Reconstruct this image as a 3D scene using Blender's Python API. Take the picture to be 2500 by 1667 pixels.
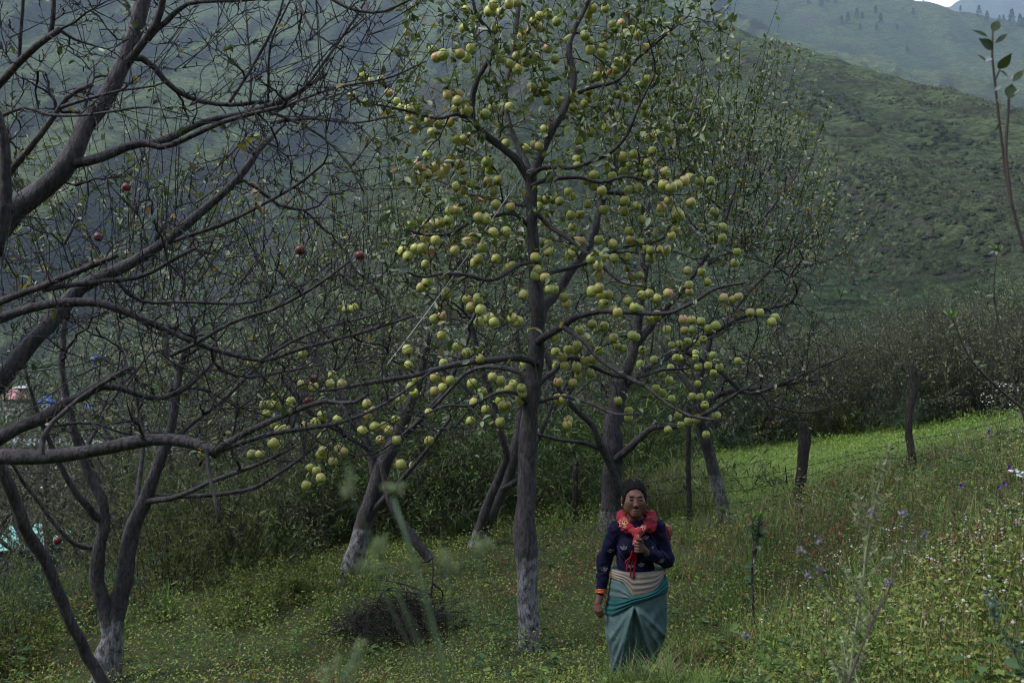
import bpy, math, random
import numpy as np
from mathutils import Vector
from mathutils.bvhtree import BVHTree

scene = bpy.context.scene
for o in list(bpy.data.objects):
    bpy.data.objects.remove(o)
COL = scene.collection
R = math.radians

# ------------------------------------------------------------------ camera
CAM_Z, F = 2.55, 2430.0                 # eye height; focal length in pixels of the 2500 px wide photo
cam_data = bpy.data.cameras.new('camera')
cam_data.sensor_width = 36.0
cam_data.lens = 36.0 * F / 2500.0
cam_data.clip_start = 0.05
cam_data.clip_end = 9000.0
cam_data.dof.use_dof = True
cam_data.dof.focus_distance = 8.3
cam_data.dof.aperture_fstop = 5.6
cam = bpy.data.objects.new('camera', cam_data)
cam.location = (0, 0, CAM_Z)
cam.rotation_euler = (R(90), 0, 0)
COL.objects.link(cam)
scene.camera = cam

# ------------------------------------------------------------------ world, sun, exposure (dull overcast evening)
SUN_EL, SUN_AZ = 50.0, 255.0            # veiled sun, to the left and behind the camera
world = bpy.data.worlds.new('World')
scene.world = world
world.use_nodes = True
wn = world.node_tree
wn.nodes.clear()
sky = wn.nodes.new('ShaderNodeTexSky')
sky.sky_type = 'NISHITA'
sky.sun_disc = False
sky.sun_elevation = R(SUN_EL)
sky.sun_rotation = R(SUN_AZ)
sky.air_density = 1.0
sky.dust_density = 4.0
sky.ozone_density = 1.0
sky.altitude = 2000
bgn = wn.nodes.new('ShaderNodeBackground')
bgn.inputs['Strength'].default_value = 0.15
wout = wn.nodes.new('ShaderNodeOutputWorld')
hsv = wn.nodes.new('ShaderNodeHueSaturation')          # cloud veil: the same sky, greyer
hsv.inputs['Saturation'].default_value = 0.42
hsv.inputs['Value'].default_value = 1.0
wn.links.new(sky.outputs[0], hsv.inputs['Color'])
wn.links.new(hsv.outputs[0], bgn.inputs['Color'])
wn.links.new(bgn.outputs[0], wout.inputs['Surface'])

sun_data = bpy.data.lights.new('sun', 'SUN')
sun_data.energy = 1.2
sun_data.angle = R(16)
sun_data.color = (1.0, 0.96, 0.9)
sun = bpy.data.objects.new('sun', sun_data)
az, el = R(SUN_AZ), R(SUN_EL)
to_sun = Vector((math.sin(az) * math.cos(el), math.cos(az) * math.cos(el), math.sin(el)))
sun.rotation_euler = to_sun.to_track_quat('Z', 'Y').to_euler()
sun.location = (0, -10, 40)
COL.objects.link(sun)

vs = scene.view_settings
vs.view_transform = 'Standard'
vs.look = 'None'
vs.exposure = 1.85
vs.gamma = 1.0
vs.use_curve_mapping = False
scene.cycles.use_denoising = True
scene.cycles.filter_width = 1.05
scene.cycles.max_bounces = 6
scene.cycles.diffuse_bounces = 3
scene.cycles.glossy_bounces = 2
scene.cycles.transmission_bounces = 3
scene.cycles.volume_bounces = 1
scene.cycles.transparent_max_bounces = 4
scene.cycles.caustics_reflective = False
scene.cycles.caustics_refractive = False

# ------------------------------------------------------------------ helpers
rng = np.random.default_rng(7)
UP = np.array([0.0, 0.0, 1.0])


def P(px, py, d):
    """a point d metres in front of the lens that shows at pixel (px, py) of the photo"""
    return np.array([(px - 1250.0) / F * d, d, CAM_Z - (py - 833.5) / F * d])


def nrm(v):
    return v / np.maximum(np.linalg.norm(v, axis=-1, keepdims=True), 1e-9)


def smooth(a, b, x):
    t = np.clip((x - a) / (b - a), 0, 1)
    return t * t * (3 - 2 * t)


def _hash(ix, iy, seed):
    h = (ix.astype(np.int64) * 374761393 + iy.astype(np.int64) * 668265263 + seed * 982451653) & 0xFFFFFFFF
    h = ((h ^ (h >> 13)) * 1274126177) & 0xFFFFFFFF
    return ((h ^ (h >> 16)) & 0xFFFFFF) / float(0xFFFFFF)


def vnoise(x, y, seed=0):
    x = np.asarray(x, float); y = np.asarray(y, float)
    ix = np.floor(x); iy = np.floor(y)
    fx = x - ix; fy = y - iy
    fx = fx * fx * fx * (fx * (fx * 6 - 15) + 10); fy = fy * fy * fy * (fy * (fy * 6 - 15) + 10)
    a = _hash(ix, iy, seed); b = _hash(ix + 1, iy, seed); c = _hash(ix, iy + 1, seed); d = _hash(ix + 1, iy + 1, seed)
    return (a + (b - a) * fx) * (1 - fy) + (c + (d - c) * fx) * fy


def fbm(x, y, seed=0, octaves=4, gain=0.5):
    s = 0.0; amp = 1.0; tot = 0.0
    for i in range(octaves):
        s = s + amp * (vnoise(x * 2 ** i, y * 2 ** i, seed + i * 17) * 2 - 1)
        tot += amp; amp *= gain
    return s / tot


class Geo:
    """collects vertices, faces (tri / quad index arrays) and vertex colours, then links them as ONE mesh object"""
    def __init__(self):
        self.v = []; self.f3 = []; self.f4 = []; self.c = []; self.n = 0

    def add(self, v, f3=None, f4=None, col=None):
        v = np.asarray(v, float).reshape(-1, 3)
        if f3 is not None and len(f3): self.f3.append(np.asarray(f3, np.int64).reshape(-1, 3) + self.n)
        if f4 is not None and len(f4): self.f4.append(np.asarray(f4, np.int64).reshape(-1, 4) + self.n)
        if col is None: col = (0.5, 0.5, 0.5)
        col = np.asarray(col, float)
        if col.ndim == 1: col = np.broadcast_to(col, (len(v), 3))
        self.v.append(v); self.c.append(col); self.n += len(v)
        return self

    def mesh(self, name, smooth_=True, origin=None):
        v = np.concatenate(self.v) if self.v else np.zeros((0, 3))
        if origin is not None: v = v - np.asarray(origin, float)
        me = bpy.data.meshes.new(name)
        f3 = np.concatenate(self.f3) if self.f3 else np.zeros((0, 3), np.int64)
        f4 = np.concatenate(self.f4) if self.f4 else np.zeros((0, 4), np.int64)
        me.vertices.add(len(v)); me.vertices.foreach_set('co', v.astype(np.float32).ravel())
        li = np.concatenate([f4.ravel(), f3.ravel()]).astype(np.int32)
        me.loops.add(len(li)); me.loops.foreach_set('vertex_index', li)
        ls = np.concatenate([np.arange(len(f4)) * 4, len(f4) * 4 + np.arange(len(f3)) * 3]).astype(np.int32)
        me.polygons.add(len(ls)); me.polygons.foreach_set('loop_start', ls)
        me.polygons.foreach_set('use_smooth', np.full(len(ls), smooth_, bool))
        me.update(calc_edges=True)
        c = np.concatenate(self.c)
        at = me.color_attributes.new('Col', 'FLOAT_COLOR', 'POINT')
        at.data.foreach_set('color', np.concatenate([c, np.ones((len(c), 1))], 1).astype(np.float32).ravel())
        return me

    def build(self, name, mat, parent=None, smooth_=True, kind=None):
        org = None                      # everything is written in world metres; parts are stored relative to their thing's base
        k = parent
        while k is not None:
            org = np.array(k.location) + (org if org is not None else 0); k = k.parent
        return link(name, self.mesh(name, smooth_, org), mat, parent, kind)


def link(name, me, mat=None, parent=None, kind=None):
    o = bpy.data.objects.new(name, me)
    COL.objects.link(o)
    if mat is not None and len(me.materials) == 0: me.materials.append(mat)
    if parent is not None: o.parent = parent
    if kind: o['kind'] = kind
    return o


def tag(o, label, cat=None, group=None, kind=None):
    o['label'] = label
    if cat: o['category'] = cat
    if group: o['group'] = group
    if kind: o['kind'] = kind
    return o


def thing(name, label, cat, loc=(0, 0, 0), rz=0.0, group=None):
    o = bpy.data.objects.new(name, None)
    o.location = loc; o.rotation_euler = (0, 0, rz)
    o.empty_display_size = 0.1
    COL.objects.link(o)
    return tag(o, label, cat, group)


def dup(root, loc, rz, scale, label, group=None):
    r = root.copy(); COL.objects.link(r)
    r.location = loc; r.rotation_euler = (0, 0, rz); r.scale = scale if hasattr(scale, '__len__') else (scale,) * 3
    r['label'] = label
    if group: r['group'] = group
    for ch in list(root.children):
        c = ch.copy(); COL.objects.link(c); c.parent = r
        for g in list(ch.children):
            d = g.copy(); COL.objects.link(d); d.parent = c
    return r


def resample(pts, n):
    pts = np.asarray(pts, float)
    seg = np.linalg.norm(np.diff(pts[:, :3], axis=0), axis=1)
    s = np.concatenate([[0], np.cumsum(seg)])
    t = np.linspace(0, s[-1], n)
    # smooth the traced corners with a Catmull-like cubic
    m = np.gradient(pts, s + np.arange(len(s)) * 1e-9, axis=0) if len(pts) > 2 else np.repeat((pts[1:] - pts[:1]) / max(s[-1], 1e-9), 2, 0)
    k = np.clip(np.searchsorted(s, t, 'right') - 1, 0, len(s) - 2)
    h = (s[k + 1] - s[k])[:, None]; u = ((t - s[k])[:, None]) / np.maximum(h, 1e-9)
    return ((2 * u ** 3 - 3 * u ** 2 + 1) * pts[k] + (u ** 3 - 2 * u ** 2 + u) * h * m[k]
            + (-2 * u ** 3 + 3 * u ** 2) * pts[k + 1] + (u ** 3 - u ** 2) * h * m[k + 1])


def tubes(P3, rad, sides):
    """P3 (B,n,3), rad (B,n) -> vertices and quads of B tubes with closed tips"""
    P3 = np.asarray(P3, float); rad = np.asarray(rad, float)
    B, n, _ = P3.shape
    T = np.empty_like(P3)
    T[:, 1:-1] = P3[:, 2:] - P3[:, :-2]; T[:, 0] = P3[:, 1] - P3[:, 0]; T[:, -1] = P3[:, -1] - P3[:, -2]
    T = nrm(T)
    mean = nrm(P3[:, -1] - P3[:, 0] + 1e-6)
    ref = np.where((np.abs(mean[:, 2]) > 0.75)[:, None], np.array([[1.0, 0.13, 0]]), np.array([[0.08, 0.05, 1.0]]))
    U = nrm(np.cross(T, ref[:, None, :])); V = np.cross(T, U)
    a = np.arange(sides) / sides * 2 * np.pi
    ring = (np.cos(a)[None, None, :, None] * U[:, :, None, :] + np.sin(a)[None, None, :, None] * V[:, :, None, :])
    verts = P3[:, :, None, :] + ring * rad[:, :, None, None]
    verts = verts.reshape(-1, 3)
    i = np.arange(n - 1)[:, None]; j = np.arange(sides)[None, :]; j2 = (j + 1) % sides
    q = np.stack([i * sides + j, (i + 1) * sides + j, (i + 1) * sides + j2, i * sides + j2], -1).reshape(-1, 4)
    q = (np.arange(B)[:, None, None] * n * sides + q[None]).reshape(-1, 4)
    return verts, q


def one_tube(pts, rad, sides, bump=0.0, seed=0, cap=True):
    pts = np.asarray(pts, float); rad = np.asarray(rad, float)
    v, q = tubes(pts[None], rad[None], sides)
    n = len(pts)
    if bump:
        vv = v.reshape(n, sides, 3)
        s = np.concatenate([[0], np.cumsum(np.linalg.norm(np.diff(pts, axis=0), axis=1))])
        ang = np.arange(sides) / sides * 2 * np.pi
        k = fbm(s[:, None] / 0.09 + np.cos(ang)[None] * 1.2, np.sin(ang)[None] * 1.2 + seed * 3.1 + 0 * s[:, None], seed, 3)
        vv = pts[:, None, :] + (vv - pts[:, None, :]) * (1 + bump * k)[..., None]
        v = vv.reshape(-1, 3)
    if cap:
        v = np.concatenate([v, pts[-1:] + (pts[-1] - pts[-2]) * 0.0])
        last = (n - 1) * sides
        f3 = [[last + j, last + (j + 1) % sides, n * sides] for j in range(sides)]
        f3 = [[a, c, b] for a, b, c in f3]
    else:
        f3 = None
    return v, q, f3


def lathe(prof, sides, ax=None):
    """prof [(r,z)...] -> verts, quads"""
    prof = np.asarray(prof, float); n = len(prof)
    a = np.arange(sides) / sides * 2 * np.pi
    v = np.stack([prof[:, 0:1] * np.cos(a), prof[:, 0:1] * np.sin(a), np.repeat(prof[:, 1:2], sides, 1)], -1).reshape(-1, 3)
    i = np.arange(n - 1)[:, None]; j = np.arange(sides)[None, :]; j2 = (j + 1) % sides
    q = np.stack([i * sides + j, i * sides + j2, (i + 1) * sides + j2, (i + 1) * sides + j], -1).reshape(-1, 4)
    return v, q


def leaf_batch(pos, d, up, L, W, col, fold=0.25, curl=0.15):
    """leaves: base pos, pointing along d, face normal about up; six corners and two quads each"""
    d = nrm(d); s = nrm(np.cross(d, up)); nn = np.cross(s, d)
    L = np.asarray(L)[:, None]; W = np.asarray(W)[:, None]
    b = pos; t = pos + d * L - nn * L * curl
    m1 = pos + d * L * 0.33; m2 = pos + d * L * 0.70 - nn * L * curl * 0.45
    l1 = m1 + s * W * 0.46 + nn * W * fold; r1 = m1 - s * W * 0.46 + nn * W * fold
    l2 = m2 + s * W * 0.38 + nn * W * fold; r2 = m2 - s * W * 0.38 + nn * W * fold
    v = np.stack([b, l1, l2, t, r2, r1], 1).reshape(-1, 3)
    k = np.arange(len(pos))[:, None] * 6
    q = np.concatenate([k + np.array([[0, 3, 2, 1]]), k + np.array([[0, 5, 4, 3]])], 0)
    return v, q, np.repeat(col, 6, 0)


# ------------------------------------------------------------------ materials
def mat_new(name):
    m = bpy.data.materials.new(name); m.use_nodes = True
    nt = m.node_tree; nt.nodes.clear()
    out = nt.nodes.new('ShaderNodeOutputMaterial')
    b = nt.nodes.new('ShaderNodeBsdfPrincipled')
    nt.links.new(b.outputs[0], out.inputs['Surface'])
    b.inputs['Roughness'].default_value = 0.8
    b.inputs['Specular IOR Level'].default_value = 0.25
    return m, nt, b, out


def N(nt, typ, **kw):
    n = nt.nodes.new(typ)
    for k, v in kw.items():
        if k in n.inputs: n.inputs[k].default_value = v
        else: setattr(n, k, v)
    return n


def noise_node(nt, scale, detail=4, rough=0.55, coord='Object', stretch=None):
    tc = nt.nodes.new('ShaderNodeTexCoord')
    n = nt.nodes.new('ShaderNodeTexNoise')
    n.inputs['Scale'].default_value = scale; n.inputs['Detail'].default_value = detail; n.inputs['Roughness'].default_value = rough
    src = tc.outputs[coord]
    if stretch:
        mp = nt.nodes.new('ShaderNodeMapping'); mp.inputs['Scale'].default_value = stretch
        nt.links.new(src, mp.inputs['Vector']); src = mp.outputs[0]
    nt.links.new(src, n.inputs['Vector'])
    return n


def ramp(nt, fac, stops):
    r = nt.nodes.new('ShaderNodeValToRGB')
    el = r.color_ramp.elements
    while len(el) < len(stops): el.new(0.5)
    for e, (p, c) in zip(el, stops):
        e.position = p; e.color = tuple(c) + (1,) if len(c) == 3 else c
    nt.links.new(fac, r.inputs['Fac'])
    return r


def mixc(nt, fac, a, b, mode='MIX'):
    m = nt.nodes.new('ShaderNodeMix'); m.data_type = 'RGBA'; m.blend_type = mode
    for s, val in ((m.inputs[0], fac), (m.inputs[6], a), (m.inputs[7], b)):
        if isinstance(val, (int, float)): s.default_value = val
        elif isinstance(val, (tuple, list)): s.default_value = tuple(val) + (1,) if len(val) == 3 else val
        else: nt.links.new(val, s)
    return m.outputs[2]


def bump(nt, b, height, strength=0.5, dist=0.02):
    n = nt.nodes.new('ShaderNodeBump'); n.inputs['Strength'].default_value = strength; n.inputs['Distance'].default_value = dist
    nt.links.new(height, n.inputs['Height']); nt.links.new(n.outputs[0], b.inputs['Normal'])


def mat_attr(name, rough=0.7, spec=0.25, transl=0.0, pale_back=0.0, noise=0.0, nscale=40.0):
    """colour comes from the 'Col' attribute (each leaf or blade has its own colour)"""
    m, nt, b, out = mat_new(name)
    at = N(nt, 'ShaderNodeVertexColor', layer_name='Col')
    c = at.outputs['Color']
    if noise:
        n = noise_node(nt, nscale, 3)
        r = ramp(nt, n.outputs['Fac'], [(0.3, (1 - noise,) * 3), (0.7, (1 + noise * 0.6,) * 3)])
        c = mixc(nt, 1.0, c, r.outputs[0], 'MULTIPLY')
    if pale_back:
        g = nt.nodes.new('ShaderNodeNewGeometry')
        pale = mixc(nt, pale_back, c, (0.30, 0.34, 0.27))
        c = mixc(nt, g.outputs['Backfacing'], c, pale)
    nt.links.new(c, b.inputs['Base Color'])
    b.inputs['Roughness'].default_value = rough; b.inputs['Specular IOR Level'].default_value = spec
    if transl:
        tr = nt.nodes.new('ShaderNodeBsdfTranslucent'); nt.links.new(c, tr.inputs['Color'])
        mx = nt.nodes.new('ShaderNodeMixShader'); mx.inputs[0].default_value = transl
        nt.links.new(b.outputs[0], mx.inputs[1]); nt.links.new(tr.outputs[0], mx.inputs[2]); nt.links.new(mx.outputs[0], out.inputs['Surface'])
    return m


def mat_bark(name, dark, light, lime=True):
    m, nt, b, out = mat_new(name)
    n1 = noise_node(nt, 9, 5, 0.6, stretch=(1, 1, 0.45)); n2 = noise_node(nt, 60, 4, 0.65, stretch=(1, 1, 0.3))
    c = ramp(nt, n1.outputs['Fac'], [(0.3, dark), (0.7, light)]).outputs[0]
    k = ramp(nt, n2.outputs['Fac'], [(0.34, (0.30,) * 3), (0.62, (1.2,) * 3)]).outputs[0]
    c = mixc(nt, 1.0, c, k, 'MULTIPLY')
    if lime:      # old lime wash painted round the foot of the trunk (mask in the attribute), worn off in flakes
        at = N(nt, 'ShaderNodeVertexColor', layer_name='Col')
        sep = nt.nodes.new('ShaderNodeSeparateColor'); nt.links.new(at.outputs[0], sep.inputs[0])
        n3 = noise_node(nt, 26, 5, 0.7, stretch=(1, 1, 0.55))
        ad = N(nt, 'ShaderNodeMath', operation='ADD'); nt.links.new(sep.outputs[0], ad.inputs[0]); nt.links.new(n3.outputs['Fac'], ad.inputs[1])
        f = ramp(nt, ad.outputs[0], [(0.0, (0, 0, 0)), (0.86, (0, 0, 0)), (1.0, (1, 1, 1))])
        f.color_ramp.elements[1].position = 0.93
        mr = N(nt, 'ShaderNodeMapRange'); mr.inputs[1].default_value = 1.10; mr.inputs[2].default_value = 1.28; mr.inputs[4].default_value = 0.95
        nt.links.new(ad.outputs[0], mr.inputs[0])
        limec = ramp(nt, n2.outputs['Fac'], [(0.3, (0.060, 0.061, 0.068)), (0.60, (0.27, 0.272, 0.29))]).outputs[0]
        c = mixc(nt, mr.outputs[0], c, limec)
    nt.links.new(c, b.inputs['Base Color'])
    b.inputs['Roughness'].default_value = 0.75; b.inputs['Specular IOR Level'].default_value = 0.3
    bump(nt, b, n2.outputs['Fac'], 0.9, 0.02)
    return m


def mat_flat(name, col, rough=0.8, spec=0.25, var=0.25, scale=14.0, bmp=0.0, metallic=0.0):
    m, nt, b, out = mat_new(name)
    n = noise_node(nt, scale, 4, 0.6)
    c = ramp(nt, n.outputs['Fac'], [(0.3, tuple(x * (1 - var) for x in col)), (0.7, tuple(min(1, x * (1 + var)) for x in col))])
    nt.links.new(c.outputs[0], b.inputs['Base Color'])
    b.inputs['Roughness'].default_value = rough; b.inputs['Specular IOR Level'].default_value = spec; b.inputs['Metallic'].default_value = metallic
    if bmp: bump(nt, b, n.outputs['Fac'], bmp, 0.01)
    return m
# ================================================================== TERRAIN
ANCH = np.array([
    (0, 0, .95), (3, 0, 1.6), (-3, 0, .3), (0, 4, .42), (1.9, 3.6, 1.3), (2.57, 5, 1.38), (1.7, 5.5, .66), (1.26, 6.8, .22),
    (1.02, 8, 0.03), (.9, 6.75, .26), (.12, 8, 0), (-3.3, 8, -.19), (-1.65, 10.4, .05), (-.4, 12, .08), (1.2, 12, .27), (2.75, 12.6, .25), (2.2, 12.5, .24),
    (3.63, 12.5, .585), (4.6, 11.5, .98), (4.1, 8, 1.34), (6.2, 12, 1.36), (8.2, 16, 1.32), (3.3, 20, .27), (5.9, 19, .66),
    (-6, 9, -.55), (-7.2, 14, -1.1), (-2, 16, -.35), (-10, 12, -2.2), (-10, 20, -3.4), (-14, 27, -5.5), (-4, 25, -2.2), (3, 28, -.6),
    (10, 28, .5), (-25, 40, -9.5), (-8, 40, -5.5), (5, 45, -3), (16, 45, -.5), (-6, 2, -.6), (-12, 4, -2.2), (12, 8, 2.6), (8, 3, 2.4),
    (-2, 4, 0.0), (14, 20, 1.7), (-22, 20, -6.0), (24, 30, 1.5), (0, -8, 1.6), (10, -8, 3.2), (-10, -8, 0.0)], float)


def _tps(a, b):
    d2 = ((a[:, None, :] - b[None]) ** 2).sum(-1)
    return 0.5 * d2 * np.log(d2 + 1e-9)


_A = _tps(ANCH[:, :2], ANCH[:, :2]) + np.eye(len(ANCH)) * 0.6
_Pm = np.concatenate([np.ones((len(ANCH), 1)), ANCH[:, :2]], 1)
_W = np.linalg.solve(np.block([[_A, _Pm], [_Pm.T, np.zeros((3, 3))]]), np.concatenate([ANCH[:, 2], np.zeros(3)]))


def h_near(x, y):
    sh = np.shape(x); q = np.stack([np.ravel(x), np.ravel(y)], -1).astype(float)
    out = np.empty(len(q))
    for i in range(0, len(q), 50000):
        k = q[i:i + 50000]
        out[i:i + 50000] = _tps(k, ANCH[:, :2]) @ _W[:-3] + _W[-3] + k @ _W[-2:]
    x = q[:, 0]; y = q[:, 1]
    out += 0.05 * fbm(x / 1.1, y / 1.1, 3, 3) * smooth(1.0, 5, np.hypot(x, y))
    return out.reshape(sh)


def crest(*pts):
    return np.array([P(a, b, d) for a, b, d in pts])


RIDGE_A = np.array([(-1500, 1600, 700), (-900, 1200, 560), (-350, 895, 440), (67, 650, 247), (120, 583, 190), (200, 535, 150), (300, 500, 120)], float) * 1.75
RIDGE_B = crest((1480, -70, 560), (1640, 45, 485), (1850, 160, 430), (2100, 225, 392), (2350, 305, 352), (2500, 370, 330), (2800, 470, 300), (3300, 640, 280))
RIDGE_B2 = crest((1850, 380, 330), (2000, 505, 282), (2130, 615, 240), (2290, 800, 185))
RIDGE_C = crest((1500, -120, 1500), (1850, -50, 1400), (2100, -25, 1330), (2245, 4, 1300), (2330, 30, 1280), (2420, 56, 1270), (2500, 88, 1260), (2700, 140, 1250), (3300, 260, 1240))
RIDGE_D = crest((1900, 120, 2600), (2250, 40, 2600), (2330, 14, 2600), (2400, -22, 2650), (2500, -70, 2700), (2800, -200, 2800), (3400, -300, 2900))


def ridge(x, y, R3, slope, e, gul, gfreq, seed):
    best = np.full(x.shape, -1e9); gb = np.zeros(x.shape)
    s0 = 0.0; gu_ = np.array([.975, -.22]) if seed == 41 else np.array([.99, .12])
    for a, b in zip(R3[:-1], R3[1:]):
        ab = b[:2] - a[:2]; L2 = ab @ ab; L = math.sqrt(L2)
        t = np.clip(((x - a[0]) * ab[0] + (y - a[1]) * ab[1]) / L2, 0, 1)
        dx = x - a[0] - t * ab[0]; dy = y - a[1] - t * ab[1]
        d = np.hypot(dx, dy)
        s = x * gu_[0] + y * gu_[1]               # gullies run straight down the fall line
        w = s / gfreq + 0.7 * fbm(x / (gfreq * 3), y / (gfreq * 3), seed, 2)
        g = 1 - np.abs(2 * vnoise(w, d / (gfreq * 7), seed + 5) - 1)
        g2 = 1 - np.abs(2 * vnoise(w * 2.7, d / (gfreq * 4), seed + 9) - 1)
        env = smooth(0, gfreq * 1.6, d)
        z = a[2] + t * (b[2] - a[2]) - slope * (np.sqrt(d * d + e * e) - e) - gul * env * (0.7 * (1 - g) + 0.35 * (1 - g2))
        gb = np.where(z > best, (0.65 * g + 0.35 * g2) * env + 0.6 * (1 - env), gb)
        best = np.maximum(best, z)
        s0 += L
    return best, gb


def h_far(x, y):
    v = -12.0 + 17.0 * smooth(-20, 75, x - 0.12 * y) + 1.2 * fbm(x / 40, y / 40, 21, 3)
    v = np.where(x - 0.12 * y < -25, np.minimum(v, -11.4), v)
    z = v; gf_ = np.full(x.shape, 0.45)
    for Rg, sl, e, gu, gf, sd in ((RIDGE_A, .64, 40, 34, 40, 41), (RIDGE_B, .47, 12, 13, 40, 51), (RIDGE_B2, .50, 6, 4, 30, 57),
                                  (RIDGE_C, .66, 25, 60, 120, 61), (RIDGE_D, 1.3, 30, 70, 240, 71)):
        r, gb = ridge(x, y, Rg, sl, e, gu, gf, sd)
        if Rg is RIDGE_B: cut = 0.10 * y - x + 26 * fbm(x / 60, y / 60, 81, 3); r = r - 0.42 * (np.sqrt(np.maximum(cut, 0) ** 2 + 900) - 30)        # a side valley cuts the spur off on its left
        if Rg is RIDGE_B2: r = r - 0.42 * np.maximum(0, 0.15 * y - x)
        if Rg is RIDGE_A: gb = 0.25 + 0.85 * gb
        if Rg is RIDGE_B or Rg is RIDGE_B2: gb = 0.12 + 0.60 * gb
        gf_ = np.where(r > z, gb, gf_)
        k = 7.0
        m = np.maximum(z, r); z = m + k * np.log1p(np.exp(-np.abs(z - r) / k)) * smooth(60, 200, np.hypot(x, y)) * 0.6
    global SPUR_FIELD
    SPUR_FIELD = gf_                      # 1 on the backs between gullies, 0 down in the gullies; mask for painted relief shading
    d = np.hypot(x, y)
    z = z + smooth(150, 300, d) * (3.6 * fbm(x / 34, y / 34, 31, 4) + 1.5 * fbm(x / 8, y / 8, 33, 3)) + smooth(500, 900, d) * 9 * fbm(x / 90, y / 90, 35, 3)
    return z


def H(x, y):
    x = np.asarray(x, float); y = np.asarray(y, float)
    d = np.hypot(x, y)
    t = smooth(34, 78, d)
    return h_near(x, y) * (1 - t) + h_far(x, y) * t


def Hs(x, y):
    return float(H(np.array([x]), np.array([y]))[0])


def polar_grid(r, az):
    rr, aa = np.meshgrid(r, az, indexing='ij')
    x = rr * np.sin(aa); y = rr * np.cos(aa)
    z = H(x, y)
    n, m = rr.shape
    i = np.arange(n - 1)[:, None]; j = np.arange(m - 1)[None, :]
    q = np.stack([i * m + j, i * m + j + 1, (i + 1) * m + j + 1, (i + 1) * m + j], -1).reshape(-1, 4)
    return np.stack([x, y, z], -1).reshape(-1, 3), q


# near orchard floor: soil and litter under the herbs, brighter turf beyond the fence
def m_ground():
    m, nt, b, out = mat_new('orchard_soil')
    n1 = noise_node(nt, 1.6, 5, 0.6); n2 = noise_node(nt, 24, 5, 0.65)
    c = ramp(nt, n1.outputs['Fac'], [(0.3, (0.030, 0.042, 0.012)), (0.5, (0.055, 0.070, 0.018)), (0.72, (0.070, 0.055, 0.024))]).outputs[0]
    at = N(nt, 'ShaderNodeVertexColor', layer_name='Col')
    c = mixc(nt, 0.5, c, at.outputs[0])
    k = ramp(nt, n2.outputs['Fac'], [(0.3, (0.5,) * 3), (0.7, (1.3,) * 3)]).outputs[0]
    c = mixc(nt, 1.0, c, k, 'MULTIPLY')
    nt.links.new(c, b.inputs['Base Color']); b.inputs['Roughness'].default_value = 0.95
    bump(nt, b, n2.outputs['Fac'], 0.8, 0.04)
    return m


def m_hill(name, g_light, g_dark, scrub, rock):
    m, nt, b, out = mat_new(name)
    big = noise_node(nt, 0.016, 5, 0.6); mid = noise_node(nt, 0.075, 5, 0.65); fine = noise_node(nt, 0.42, 5, 0.75, stretch=(1, 1, 2.2))
    terr = noise_node(nt, 0.11, 4, 0.65, stretch=(1, 1, 5.5))
    c = ramp(nt, big.outputs['Fac'], [(0.32, g_dark), (0.5, g_light), (0.68, tuple(0.75 * a + 0.25 * b2 for a, b2 in zip(g_light, scrub)))]).outputs[0]
    at = N(nt, 'ShaderNodeVertexColor', layer_name='Col')      # relief light and shade painted in: paler spurs, darker gullies
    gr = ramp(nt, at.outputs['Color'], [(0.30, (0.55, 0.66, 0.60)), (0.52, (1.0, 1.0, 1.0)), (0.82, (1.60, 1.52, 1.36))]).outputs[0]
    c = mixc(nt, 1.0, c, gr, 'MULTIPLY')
    sm = N(nt, 'ShaderNodeMath', operation='MULTIPLY_ADD'); nt.links.new(fine.outputs['Fac'], sm.inputs[0]); sm.inputs[1].default_value = 0.35; nt.links.new(mid.outputs['Fac'], sm.inputs[2])
    f = ramp(nt, sm.outputs[0], [(0.70, (0, 0, 0)), (0.86, (1, 1, 1))]).outputs[0]
    c = mixc(nt, f, c, scrub)
    t = ramp(nt, terr.outputs['Fac'], [(0.35, (0.55,) * 3), (0.6, (1.15,) * 3)]).outputs[0]
    c = mixc(nt, 0.8, c, t, 'MULTIPLY')
    k = ramp(nt, fine.outputs['Fac'], [(0.36, (0.25,) * 3), (0.62, (1.45,) * 3)]).outputs[0]
    c = mixc(nt, 0.95, c, k, 'MULTIPLY')
    c_grass = c
    # bare rock where the slope breaks steep
    geo = nt.nodes.new('ShaderNodeNewGeometry'); sx = nt.nodes.new('ShaderNodeSeparateXYZ'); nt.links.new(geo.outputs['Normal'], sx.inputs[0])
    add = N(nt, 'ShaderNodeMath', operation='MULTIPLY_ADD'); nt.links.new(mid.outputs['Fac'], add.inputs[0]); add.inputs[1].default_value = -0.22; nt.links.new(sx.outputs[2], add.inputs[2])
    rk = ramp(nt, add.outputs[0], [(0.50, (0.8, 0.8, 0.8)), (0.60, (0, 0, 0))]).outputs[0]
    c = mixc(nt, rk, c_grass, mixc(nt, 0.9, rock, k, 'MULTIPLY'))
    nt.links.new(c, b.inputs['Base Color']); b.inputs['Roughness'].default_value = 1.0; b.inputs['Specular IOR Level'].default_value = 0.05
    ad = N(nt, 'ShaderNodeMath', operation='ADD'); nt.links.new(fine.outputs['Fac'], ad.inputs[0])
    mu = N(nt, 'ShaderNodeMath', operation='MULTIPLY'); nt.links.new(terr.outputs['Fac'], mu.inputs[0]); mu.inputs[1].default_value = 2.5
    nt.links.new(mu.outputs[0], ad.inputs[1])
    bump(nt, b, ad.outputs[0], 1.0, 1.6)
    return m



def h_back(x, y):
    # unseen mountain slopes behind the camera, added to block low sky light
    d = np.hypot(x, y)
    return np.maximum(d - 55, 0) * (0.50 + 0.12 * fbm(x / 200, y / 200, 91, 3)) + 6 * fbm(x / 30, y / 30, 93, 3)


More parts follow.
